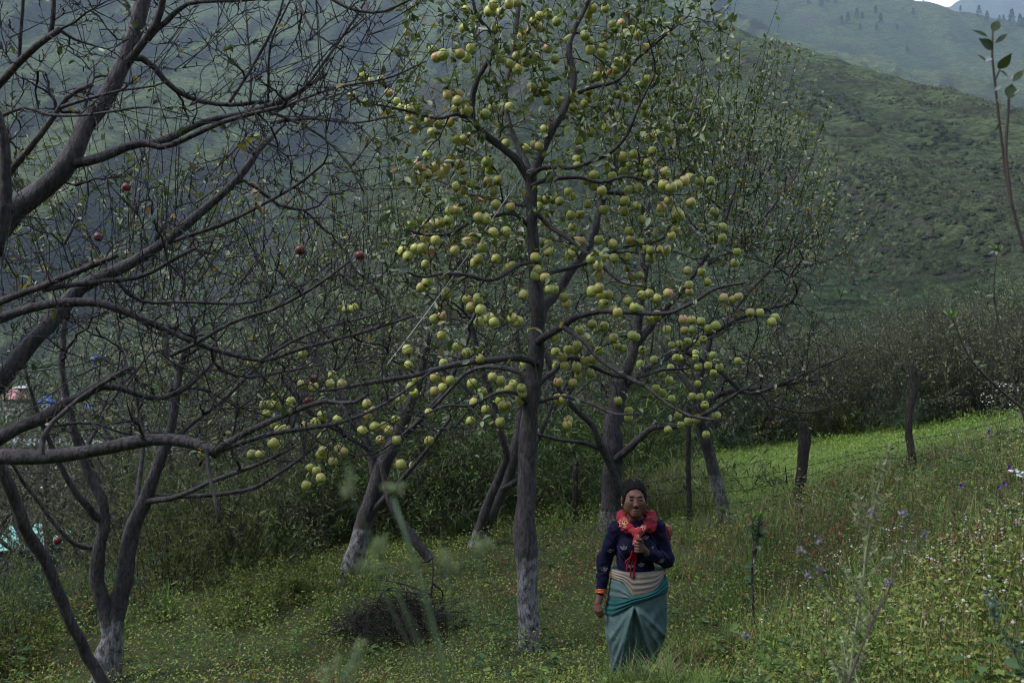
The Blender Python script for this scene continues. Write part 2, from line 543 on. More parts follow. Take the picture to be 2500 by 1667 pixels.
M_GROUND = m_ground()
M_HILL = m_hill('hill_grass', (0.062, 0.082, 0.036), (0.038, 0.050, 0.026), (0.032, 0.031, 0.022), (0.050, 0.047, 0.038))

AZ = np.concatenate([np.linspace(R(-75), R(-40), 30, endpoint=False), np.linspace(R(-40), R(40), 620, endpoint=False), np.linspace(R(40), R(75), 31)])
AZn = np.linspace(R(-80), R(80), 241)
v, q = polar_grid(np.concatenate([[0.3], np.geomspace(1.2, 60, 150)]), AZn)
turf = smooth(12.3, 13.6, v[:, 1] - 0.15 * (v[:, 0] - 3)) * smooth(0.8, 2.4, v[:, 0]) * (1 - smooth(20, 26, v[:, 1]))
soil = np.array([0.030, 0.040, 0.012]); grn = np.array([0.12, 0.19, 0.032])
pth = np.exp(-((v[:, 1] - 12.75 - 0.1 * (v[:, 0] - 2.2)) / 0.22) ** 2) * smooth(1.6, 1.9, v[:, 0]) * (1 - smooth(2.7, 3.1, v[:, 0]))
gc = soil + (grn - soil) * turf[:, None]
gc = gc + (np.array([0.16, 0.15, 0.15]) - gc) * pth[:, None]
Geo().add(v, f4=q, col=gc).build('ground', M_GROUND, kind='structure')
# a patch of ground under and behind the camera
rr = np.geomspace(0.3, 60, 60)
v, q = polar_grid(rr, np.linspace(R(80), R(280), 60))
Geo().add(v, f4=q, col=soil).build('ground', M_GROUND, kind='structure')
v, q = polar_grid(np.concatenate([np.linspace(58, 150, 60, endpoint=False), np.geomspace(150, 1700, 380, endpoint=False), np.geomspace(1700, 3600, 60)]), AZ)
v[:AZ.size, 2] -= 0.35
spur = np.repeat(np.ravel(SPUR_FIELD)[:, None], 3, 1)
bx = np.linspace(R(73), R(287), 90); br_ = np.geomspace(50, 900, 50)
rr, aa = np.meshgrid(br_, bx, indexing='ij'); xx = rr * np.sin(aa); yy = rr * np.cos(aa)
t_ = smooth(0, R(22), np.minimum(aa - R(73), R(287) - aa)); zz = H(xx, yy) * (1 - t_) + (h_near(xx, yy) * (1 - smooth(50, 120, rr)) + h_back(xx, yy)) * t_ - .5
m_ = len(bx); i = np.arange(len(br_) - 1)[:, None]; j = np.arange(m_ - 1)[None]
Geo().add(np.stack([xx, yy, zz], -1).reshape(-1, 3), f4=np.stack([i * m_ + j, i * m_ + j + 1, (i + 1) * m_ + j + 1, (i + 1) * m_ + j], -1).reshape(-1, 4)).build('hillside', M_HILL, kind='structure')  # unseen back slopes, added to shut out light from the low sky
# valley, near spur and far mountains are one sheet of land, cut into pieces that can be told apart
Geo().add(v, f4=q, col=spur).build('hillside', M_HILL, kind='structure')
# ================================================================== TREES
M_BARK = mat_bark('apple_bark', (0.028, 0.024, 0.026), (0.092, 0.081, 0.088))
M_TWIG = mat_bark('apple_twig_bark', (0.014, 0.012, 0.013), (0.048, 0.042, 0.046), lime=False)
M_TWIG_GREY = mat_bark('grey_twig_bark', (0.040, 0.040, 0.031), (0.100, 0.098, 0.078), lime=False)
M_LEAF = mat_attr('apple_leaf', rough=0.42, spec=0.4, transl=0.30, pale_back=0.40)
LEAF_GREENS = np.array([(0.110, 0.155, 0.030), (0.080, 0.125, 0.030), (0.150, 0.190, 0.034), (0.095, 0.115, 0.032), (0.055, 0.088, 0.026)])
LEAF_YELLOW = np.array([(0.36, 0.25, 0.03), (0.24, 0.19, 0.03), (0.20, 0.10, 0.03)])


def leaf_cols(n, yellow=0.04, bright=1.0):
    c = LEAF_GREENS[rng.integers(0, len(LEAF_GREENS), n)] * rng.uniform(0.75, 1.25, (n, 1)) * bright
    k = rng.random(n) < yellow
    c[k] = LEAF_YELLOW[rng.integers(0, len(LEAF_YELLOW), k.sum())]
    return c


class Tree:
    """traced limbs, then branches grown from the nearest wood to every spot of the crown that wants one"""
    def __init__(self):
        self.limbs = []; self.np = []; self.nd = []; self.nr = []; self.nb = []; self.br = []

    def limb(self, pts, r, n=None, role='limb', lime=None):
        """pts (k,3), r: radii at the points"""
        pts = np.asarray(pts, float); r = np.interp(np.linspace(0, 1, len(pts)), np.linspace(0, 1, len(r)), r)
        L = np.linalg.norm(np.diff(pts, axis=0), axis=1).sum()
        n = n or int(max(8, min(70, L / 0.06)))
        q = resample(np.concatenate([pts, r[:, None]], 1), n)
        p = q[:, :3] + 0.0
        s = np.linspace(0, L, n); sd = len(self.limbs) * 7
        amp = np.clip(q[:, 3] * 0.35, 0.002, 0.012)
        for a in range(3):
            p[1:, a] += (amp * fbm(s / 0.22, np.full(n, sd + a * 5.3), 90, 3))[1:]
        rr = q[:, 3] * (1 + 0.10 * fbm(s / 0.16, np.full(n, sd + 31.0), 91, 2))
        self.limbs.append((p, rr, role, lime))
        d = nrm(np.gradient(p, axis=0))
        k = slice(2, None) if role == 'limb' else slice(int(n * 0.35), None)
        self.np.append(p[k]); self.nd.append(d[k]); self.nr.append(rr[k]); self.nb.append(np.full(len(p[k]), -1))
        return p

    def grow(self, targets, wander=0.07, rmin=0.0017, straight=0.35, mix=0.4, maxlen=2.0, sub_up=0.12):
        Pn = np.concatenate(self.np); Dn = np.concatenate(self.nd); Rn = np.concatenate(self.nr); Bn = np.concatenate(self.nb)
        cap = len(Pn) + len(targets) * 8 + 10
        def big(a, sh): 
            b = np.zeros(sh, a.dtype); b[:len(a)] = a; return b
        Pn = big(Pn, (cap, 3)); Dn = big(Dn, (cap, 3)); Rn = big(Rn, cap); Bn = big(Bn, cap); m = sum(len(a) for a in self.np)
        targets = np.asarray(targets, float)
        # nearest first
        d0 = np.array([np.min(((Pn[:m] - t) ** 2).sum(1)) for t in targets]) ** 0.5
        order = np.argsort(d0 * (1 - mix) + mix * d0.max() * rng.random(len(targets)))
        for ti in order:
            t = targets[ti]
            v = t - Pn[:m]; d = np.sqrt((v * v).sum(1)) + 1e-6
            cs = (v * Dn[:m]).sum(1) / d
            cost = d * (1.35 - 0.55 * cs) + 0.05
            k = int(np.argmin(cost)); L = d[k]
            if L < 0.045 or L > maxlen: continue
            p0 = Pn[k]; dv = v[k] / L
            side = nrm(np.cross(Dn[k], rng.normal(size=3)))
            t0 = nrm(Dn[k] * straight + dv * 0.75 + side * 0.16 + UP * sub_up)
            n = 5
            u = np.linspace(0, 1, n + 1)[:, None]
            c1 = p0 + t0 * L * 0.42; c2 = t - nrm(dv + UP * sub_up * 1.2 + rng.normal(size=3) * 0.14) * L * 0.33
            q = (1 - u) ** 3 * p0 + 3 * (1 - u) ** 2 * u * c1 + 3 * (1 - u) * u * u * c2 + u ** 3 * t
            q[1:-1] += rng.normal(size=(n - 1, 3)) * L * wander * 0.35
            self.br.append([q, int(Bn[k]), L, Rn[k], 1])
            bi = len(self.br) - 1
            dq = nrm(np.gradient(q, axis=0))
            Pn[m:m + n] = q[1:]; Dn[m:m + n] = dq[1:]; Rn[m:m + n] = 0.006; Bn[m:m + n] = bi; m += n
        # the more a branch carries, the thicker it is
        for b in reversed(self.br):
            if b[1] >= 0: self.br[b[1]][4] += b[4]
        for b in self.br:
            r0 = rmin * 1.35 * b[4] ** 0.42 + 0.0012 * b[2]
            par = self.br[b[1]][5] if b[1] >= 0 else b[3]
            r0 = min(r0, par * 0.85)
            b.append(max(r0, rmin))
        return self

    def wood(self, root, name_mat=None, twig_mat=None, limb_sides=10, min_part=0.0):
        tr = []
        for p, rr, role, lime in self.limbs:
            g = Geo()
            s = 14 if role == 'trunk' else limb_sides
            v, q, f3 = one_tube(p, rr, s, bump=0.16 if role == 'trunk' else 0.15, seed=len(tr))
            col = np.zeros((len(v), 3))
            if lime is not None:
                z = v[:, 2]; col[:, 0] = 1 - smooth(lime - 0.05, lime + 0.04, z)
                col[:, 0] *= 0.72
            g.add(v, f3=f3, f4=q, col=col)
            tr.append(g.build(role, name_mat or M_BARK, root))
        self.twigs(root, twig_mat)
        return tr

    def twigs(self, root, mat=None, spurs=0.0, rmin=0.0015, parts=None):
        if not self.br: return
        g = Geo()
        Q = np.array([b[0] for b in self.br]); r0 = np.array([b[5] for b in self.br])
        rad = r0[:, None] * np.linspace(1, 0.42, Q.shape[1])[None]
        rad = np.maximum(rad, rmin)
        thick = r0 > 0.0055
        for k, sd in ((thick, 5), (~thick, 3)):
            if k.any():
                v, q = tubes(Q[k], rad[k], sd); g.add(v, f4=q)
        # short fruiting spurs along the branches
        sp = getattr(self, 'spur', None)
        if sp is not None:
            a, d, L = sp
            S = a[:, None, :] + d[:, None, :] * (L[:, None] * np.array([0, 0.55, 1.0]))[..., None]
            S[:, 1] += rng.normal(size=(len(a), 3)) * 0.006
            v, q = tubes(S, np.broadcast_to(np.array([0.0032, 0.0026, 0.0022]), (len(a), 3)), 3); g.add(v, f4=q)
        g.build('twigs', mat or M_TWIG, root, kind='stuff')

    def make_spurs(self, per_m=9.0, L=(0.02, 0.09)):
        Q = np.array([b[0] for b in self.br]); Ls = np.array([b[2] for b in self.br])
        cnt = rng.poisson(np.clip(Ls * per_m, 0, 30))
        idx = np.repeat(np.arange(len(Q)), cnt)
        u = rng.random(len(idx)) * 4.999; k = u.astype(int); f = (u - k)[:, None]
        a = Q[idx, k] * (1 - f) + Q[idx, k + 1] * f
        t = nrm(Q[idx, k + 1] - Q[idx, k])
        d = nrm(t * 0.5 + rng.normal(size=(len(idx), 3)) * 0.7 + UP * 0.35)
        self.spur = (a, d, rng.uniform(*L, len(idx)))

    def leaf_sites(self, where=None):
        """ends of branches and spurs"""
        a = [np.array([b[0][-1] for b in self.br])]; d = [np.array([b[0][-1] - b[0][-2] for b in self.br])]
        a.append(np.array([b[0][3] for b in self.br])); d.append(np.array([b[0][3] - b[0][2] for b in self.br]))
        if hasattr(self, 'spur'):
            a.append(self.spur[0] + self.spur[1] * self.spur[2][:, None]); d.append(self.spur[1])
        a = np.concatenate(a); d = nrm(np.concatenate(d))
        return a, d


def leaf_clusters(sites, dirs, per, L=(0.045, 0.075), droop=0.25, yellow=0.04, bright=1.0, aspect=0.52):
    cnt = rng.poisson(per, len(sites)) if np.isscalar(per) else rng.poisson(per)
    idx = np.repeat(np.arange(len(sites)), cnt); n = len(idx)
    if n == 0: return np.zeros((0, 3)), np.zeros((0, 4), int), np.zeros((0, 3))
    d = nrm(dirs[idx] * 0.55 + rng.normal(size=(n, 3)) * 0.75 + np.array([0, 0, -droop + 0.15]))
    up = nrm(UP[None] * 0.7 + rng.normal(size=(n, 3)) * 0.55)
    Ls = rng.uniform(*L, n)
    return leaf_batch(sites[idx] + rng.normal(size=(n, 3)) * 0.012, d, up, Ls, Ls * aspect * rng.uniform(0.8, 1.2, n), leaf_cols(n, yellow, bright),
                      fold=rng.uniform(0.05, 0.35, (n, 1)), curl=rng.uniform(0.0, 0.35, (n, 1)))


def shoots(starts, dirs, L, r=0.0035):
    """long upright water shoots, slightly bowed: (B,6,3)"""
    n = len(starts); u = np.linspace(0, 1, 6)
    d = nrm(dirs); b = rng.normal(size=(n, 3)) * 0.06
    Q = starts[:, None] + d[:, None] * (u[None, :] * L[:, None])[..., None] + b[:, None] * (u[None] ** 2 * L[:, None])[..., None]
    Q[:, :, 2] += 0.10 * (u[None] ** 2) * L[:, None]
    return Q


def px_limb(pts, d0, d1):
    pts = np.asarray(pts, float)
    if pts.shape[1] == 3: return np.array([P(*p) for p in pts])
    ds = np.linspace(d0, d1, len(pts))
    return np.array([P(a, b, d) for (a, b), d in zip(pts, ds)])


def pxr(w0, w1, d0, d1, k=2):
    """pixel widths at both ends -> radii"""
    return [w0 * d0 / F / 2, w1 * d1 / F / 2]


def crown_targets(n, c, rad, shape=1.0, zmin=None, dens=None):
    """spots through an uneven ellipsoid"""
    out = []
    while len(out) < n:
        q = rng.normal(size=(n, 3)); q = nrm(q) * (rng.random((n, 1)) ** (1 / 2.4))
        lump = 1 + 0.22 * fbm(q[:, 0] * 2.1 + 5, q[:, 1] * 2.1 + q[:, 2] * 1.7, 77, 2)
        p = np.asarray(c) + q * np.asarray(rad) * lump[:, None]
        if zmin is not None: p = p[p[:, 2] > zmin]
        out.extend(p.tolist())
    return np.array(out[:n])


def px_targets(n, boxes, d):
    """spots inside pixel boxes (x0,y0,x1,y1,weight) at depths d=(lo,hi)"""
    w = np.array([b[4] for b in boxes], float); w /= w.sum()
    k = rng.choice(len(boxes), n, p=w); out = []
    for i in k:
        x0, y0, x1, y1 = boxes[i][:4]; dd = boxes[i][5] if len(boxes[i]) > 5 else d
        out.append(P(rng.uniform(x0, x1), rng.uniform(y0, y1), rng.uniform(*dd)))
    return np.array(out)
# ------------------------------------------------------------------ the fruiting tree in the middle
D0 = 8.25
def T(pts, w0, w1, d0=D0, d1=D0):
    return px_limb(pts, d0, d1), pxr(w0, w1, d0, d1)

base = P(1290, 1625, D0); base[2] = Hs(base[0], base[1]) - 0.05
fruit_tree = thing('apple_tree', 'tall apple tree laden with pale green apples, grey limewashed trunk beside the woman', 'tree', base)
ft = Tree()
trunk_px = [(1289, 1660), (1290, 1600), (1289, 1500), (1288, 1420), (1284, 1350), (1281, 1310), (1283, 1250), (1286, 1150), (1293, 1000), (1305, 900), (1313, 780), (1306, 640), (1297, 520), (1294, 425)]
tw = np.array([66, 58, 52, 52, 60, 58, 48, 45, 42, 40, 36, 31, 28, 27]) * D0 / F / 2
ft.limb(px_limb(trunk_px, D0, D0), tw, n=80, role='trunk', lime=P(0, 1345, D0)[2])
FT_LIMBS = [
    ([(1292, 440), (1305, 413), (1324, 364), (1347, 318), (1374, 268), (1397, 214), (1399, 172), (1388, 130), (1400, 80), (1424, 31), (1450, -30), (1470, -90)], 24, 10, 8.25, 8.5),
    ([(1293, 445), (1263, 392), (1225, 360), (1187, 329), (1157, 295), (1152, 249), (1168, 191), (1194, 145), (1214, 107), (1190, 70), (1165, 40), (1150, -20)], 20, 7, 8.25, 7.7),
    ([(1296, 420), (1263, 356), (1236, 276), (1233, 214), (1246, 168), (1256, 96), (1263, 38), (1272, -30), (1268, -90)], 17, 10, 8.3, 8.9),
    ([(1296, 430), (1320, 412), (1355, 407), (1397, 411), (1440, 395), (1490, 372), (1530, 330), (1560, 260), (1600, 180)], 13, 6, 8.2, 7.6),
    ([(1297, 455), (1330, 441), (1367, 436), (1416, 434), (1470, 446), (1530, 430), (1600, 445), (1660, 430)], 12, 6, 8.2, 7.9),
    ([(1312, 835), (1330, 822), (1367, 799), (1405, 776), (1443, 764), (1500, 760), (1558, 764), (1634, 764), (1692, 737), (1750, 703), (1820, 690)], 18, 7, 8.2, 7.5),
    ([(1370, 797), (1416, 825), (1462, 875), (1520, 914), (1577, 944), (1634, 990), (1692, 1017), (1745, 1025)], 12, 7, 8.0, 7.3),
    ([(1305, 945), (1328, 925), (1347, 910), (1393, 875), (1447, 894), (1500, 917), (1558, 921), (1610, 905), (1680, 900)], 15, 6, 8.3, 8.9),
    ([(1312, 885), (1280, 876), (1252, 873), (1194, 879), (1137, 887), (1080, 898), (1022, 914), (965, 925), (907, 933), (850, 944), (780, 955)], 19, 8, 8.2, 7.4),
    ([(1302, 930), (1280, 912), (1240, 900), (1194, 896), (1150, 905), (1090, 960), (1040, 1010), (985, 1060), (930, 1100)], 15, 6, 8.25, 8.9),
    ([(1306, 668), (1302, 645), (1271, 646), (1233, 669), (1202, 684), (1137, 672), (1087, 667), (1030, 676), (985, 660)], 12, 6, 8.2, 7.5),
    ([(1309, 690), (1332, 669), (1367, 661), (1424, 646), (1480, 622), (1540, 600), (1600, 590), (1660, 560)], 12, 6, 8.2, 8.7),
    ([(1314, 800), (1330, 750), (1359, 715), (1386, 676), (1424, 623), (1451, 581), (1465, 512), (1490, 440), (1505, 370), (1500, 300), (1520, 220)], 26, 10, 8.3, 9.2),
    ([(1300, 510), (1347, 555), (1386, 582), (1425, 612), (1470, 650), (1520, 690), (1580, 700)], 13, 6, 8.25, 7.7),
    ([(1300, 500), (1279, 501), (1233, 494), (1187, 482), (1130, 470), (1070, 440), (1020, 430)], 11, 5, 8.25, 8.8),
    ([(1300, 560), (1250, 520), (1200, 530), (1156, 540), (1099, 570), (1041, 574), (990, 560)], 11, 5, 8.3, 7.6),
    ([(1157, 297), (1120, 280), (1070, 290), (1010, 275), (950, 262), (880, 250)], 10, 5, 7.9, 7.3),
    ([(1390, 240), (1440, 215), (1500, 200), (1560, 140), (1620, 90), (1680, 40)], 11, 5, 8.4, 8.1),
    ([(1480, 470), (1540, 470), (1600, 400), (1660, 330), (1700, 240), (1715, 150)], 10, 5, 8.8, 9.3),
    ([(1305, 985), (1340, 975), (1380, 968), (1440, 985), (1500, 1010), (1560, 1010)], 10, 5, 8.3, 7.6),
    ([(1300, 1000), (1260, 960), (1210, 960), (1150, 990), (1090, 990), (1040, 1010)], 10, 5, 8.25, 7.4),
]
for p, a, b, d0, d1 in FT_LIMBS:
    q, r = T(p, a, b, d0, d1); ft.limb(q, r)

Z4 = """753 65 924 38 900 75 968 85 1026 27 1074 15 945 190 738 185 540 320 605 350 565 368 712 345 785 315 755 370 1075 275 1107 295 1120 338 1075 360 1197 365 1135 400 1027 408 970 370 1080 440 1222 105 1276 92 1185 135 1222 175 1330 138 1110 235 1275 310 1320 380 1530 92 1560 55 1640 55 1688 155 1743 152 1880 160 1770 218 1810 195 1852 225 1510 228 1535 265 1902 310 1630 300 1545 320 1615 340 1725 395 1772 412 1587 490 1640 475 1687 478 1712 445 1900 508 1940 495 1887 540 90 490 140 525 213 512 25 615 110 655 258 595 307 650 340 690 390 700 393 760 635 605 700 605 697 645 692 695 765 705 730 725 518 770 582 795 648 780 535 848 418 830 685 890 732 893 785 905 873 732 928 687 1027 685 1206 588 1252 543 1260 600 1268 645 1170 560 1350 645 1410 637 1378 690 1433 685 1463 705 1508 665 1530 635 1533 582 1588 732 1725 605 1775 622 1840 640 1887 670 1900 715 1748 803 1715 750 1645 820 1610 800 1547 845 1497 882 1495 830 1470 900 2033 815 2135 825 2175 805 1980 860 1915 885 2048 885 1007 917 1252 828 1220 935 1190 925 1127 950 505 990 443 1058 480 1080 552 1068 622 1078 507 1113 578 1113 450 1145 497 1200 712 1045 728 1090 738 1150 780 1170 690 1190 735 1215 885 1033 902 1080 890 1160 955 1150 927 1220 1463 1062 1458 1020 1567 1115 1523 1150 1685 1125 1565 1185 1618 1215 1752 1000 1820 985 1912 1040 1755 1095 1788 1062 1850 1130 1912 1110 2025 1095 1942 965 1790 1210 1850 1200 2010 1182 2062 1198 2145 1155 2178 1138 2240 1155 2312 1155 2100 1180 1290 1112 1203 1275 1262 1275 1215 1320 1310 1275 1348 1285 1423 1255 1405 1225 1527 1302 1765 1280 1840 1315 1762 1350 1998 1322 2045 1280 2095 1358 2115 1378 2188 1292 2090 1470 2062 1505 1873 1402 1790 1475 1800 1530 1690 1555 1597 1532 1430 1452 1420 1375 1480 1370 1250 1412 1035 1322 650 1345 697 1337 832 1387 878 1400 945 1305 390 1443 490 1440 547 1430 590 1420 640 1405 492 1520 557 1535 927 1485 1007 1480 795 1513 760 1545 1238 1545 1277 1555 2335 1350 1455 1545 1490 1545 1630 1340"""
Z5 = """348 165 430 148 473 145 380 200 492 250 680 160 860 140 945 215 808 240 832 215 1020 275 1052 257 1195 148 1238 115 1275 170 1192 205 1195 320 1208 290 1257 335 1285 410 1318 412 1120 445 627 435 757 475 828 468 783 523 845 540 837 615 930 617 900 590 550 598 600 582 500 365 465 398 243 643 598 702 378 798 698 775 755 812 840 850 1050 592 1085 612 1378 458 1393 497 1555 422 1612 440 1660 442 1600 400 1630 505 1718 555 1690 545 1688 125 1798 95 1860 110 1897 150 1930 162 1927 205 1993 155 2030 155 1697 210 1780 203 1780 272 1800 325 1862 322 1585 188 1620 200 1550 218 1595 255 1602 308 1485 105 1450 140 1415 185 1775 378 1860 397 1872 445 1918 435 1968 465 1788 485 1825 523 1857 535 2040 432 2175 425 2165 290 2255 298 2290 362 2175 380 1932 600 1970 575 2033 665 2138 602 2193 605 2250 615 2147 672 2197 668 2298 660 2345 640 1557 630 1633 645 1810 705 1835 715 1710 762 1753 785 1690 718 1523 720 1475 670 1320 710 1322 808 1402 795 1448 795 1460 767 1365 842 1328 900 1380 895 1340 1000 1458 905 1545 945 1467 968 1433 1005 1600 800 1560 855 1510 865 1876 795 1950 860 1865 888 2065 765 2113 757 2165 742 2218 752 2265 730 2090 845 2120 850 2217 815 2217 845 2057 908 2168 933 2232 905 2000 948 2047 990 2230 1010 2295 895 2330 945 2327 830 1965 1040 2005 1068 2063 1105 2195 1090 2245 1095 2310 1080 2275 1148 2105 1210 2122 1275 2167 1253 2040 1305 2220 1235 2340 1217 2283 1337 1720 1118 1790 1185 1788 1228 1337 1107 1375 1107 1405 1242 1398 1275 1117 898 922 968 972 990 1055 1015 1028 1045 1105 1040 1110 1070 970 1068 1100 1115 968 1120 985 1150 1013 1148 803 1130 877 1175 857 1063 780 1250 970 1255 603 1035 550 1058 437 980 555 970 400 1030 383 895 607 880 650 990 127 1210 160 1180 170 1285 235 1280 265 1310 305 1240 205 1370 310 1370 517 1375 515 1197 335 1525 330 1100 420 1070 790 1010 90 1310"""
Z2 = """1930 822 1612 885 2120 955 1928 1015 1997 1032 2105 1010 2180 1010 1757 1092 1680 1145 1722 1145 1760 1145 1855 1125 1698 1203 1755 1270 1780 1305 1825 1300 1745 1390 1607 1462 1660 1462 1290 1460 2013 1257 2055 1215 1945 1280 2060 1440 2045 1465 2165 1420 2190 1445 2125 1507 1985 1545 2215 535 2258 527 2340 1140 2150 1240 2045 1612 2020 1565 1952 1658"""
Z8 = """520 170 505 240 437 463 492 475 530 455 603 558 667 557 763 590 742 618 525 865 408 905 395 1215 427 15 427 80"""
AP = []
for txt, ox, oy in ((Z4, 850, 0), (Z5, 850, 550), (Z2, 0, 550), (Z8, 1600, 550)):
    a = np.array(txt.split(), float).reshape(-1, 2) * (900 / 2352.0) + np.array([ox, oy])
    AP.append(a)
AP = np.concatenate(AP)
_x, _y = AP[:, 0], AP[:, 1]
near = 7.55 + 1.35 * vnoise(_x / 110, _y / 110, 5) + rng.uniform(-0.12, 0.12, len(AP))
near = near + smooth(1600, 1760, _x) * 0.5 + smooth(700, 1000, _y) * smooth(1350, 1650, _x) * 0.6 + (1 - smooth(500, 850, _x)) * 0.2
AP_D = near
APPLES = np.array([P(a, b, d) for a, b, d in zip(_x, _y, AP_D)])
AP_R = 0.0405 * (1 + 0.10 * (vnoise(_x / 23, _y / 23, 8) - 0.5) * 2) * np.where((_y > 560) & (_x > 1500), 0.92, 1.0)
# every apple hangs from a twig that ends just above it
apple_twig_ends = APPLES + UP * (AP_R[:, None] * 1.15) + rng.normal(size=APPLES.shape) * 0.004
extra = px_targets(900, [(950, -60, 1720, 330, 5), (900, 250, 1750, 620, 5), (950, 560, 1780, 900, 3), (620, 850, 1200, 1130, 3), (1250, 850, 1780, 1050, 2), (1450, -60, 1790, 350, 2)], (7.2, 9.6))
ft.grow(np.concatenate([apple_twig_ends, extra]), wander=0.08)
ft.make_spurs(7.0)
# upright shoots on the top of the crown
ends = np.array([b[0][-1] for b in ft.br])
hi = ends[(ends[:, 2] > 3.9)]
hi = hi[rng.random(len(hi)) < 0.35]
SQ = shoots(hi, UP[None] * 1.0 + rng.normal(size=hi.shape) * 0.35, rng.uniform(0.2, 0.6, len(hi)))
ft.wood(fruit_tree)
gv, gq = tubes(SQ, np.broadcast_to(np.linspace(0.0035, 0.0015, 6), SQ.shape[:2]), 3)
Geo().add(gv, f4=gq).build('shoots', M_TWIG, fruit_tree, kind='stuff')
a, d = ft.leaf_sites()
zf = smooth(1.6, 4.2, a[:, 2]); keep = 0.05 + 1.2 * zf ** 1.6
g = Geo(); v, q, c = leaf_clusters(a, d, keep * 1.0, (0.050, 0.092), yellow=0.05); g.add(v, f4=q, col=c)
sa = SQ[:, 1:].reshape(-1, 3); sd = np.repeat(nrm(SQ[:, -1] - SQ[:, 0]), 5, 0)
v, q, c = leaf_clusters(sa, sd, 1.3, (0.045, 0.08), yellow=0.03); g.add(v, f4=q, col=c)
g.build('crown', M_LEAF, fruit_tree, kind='stuff')

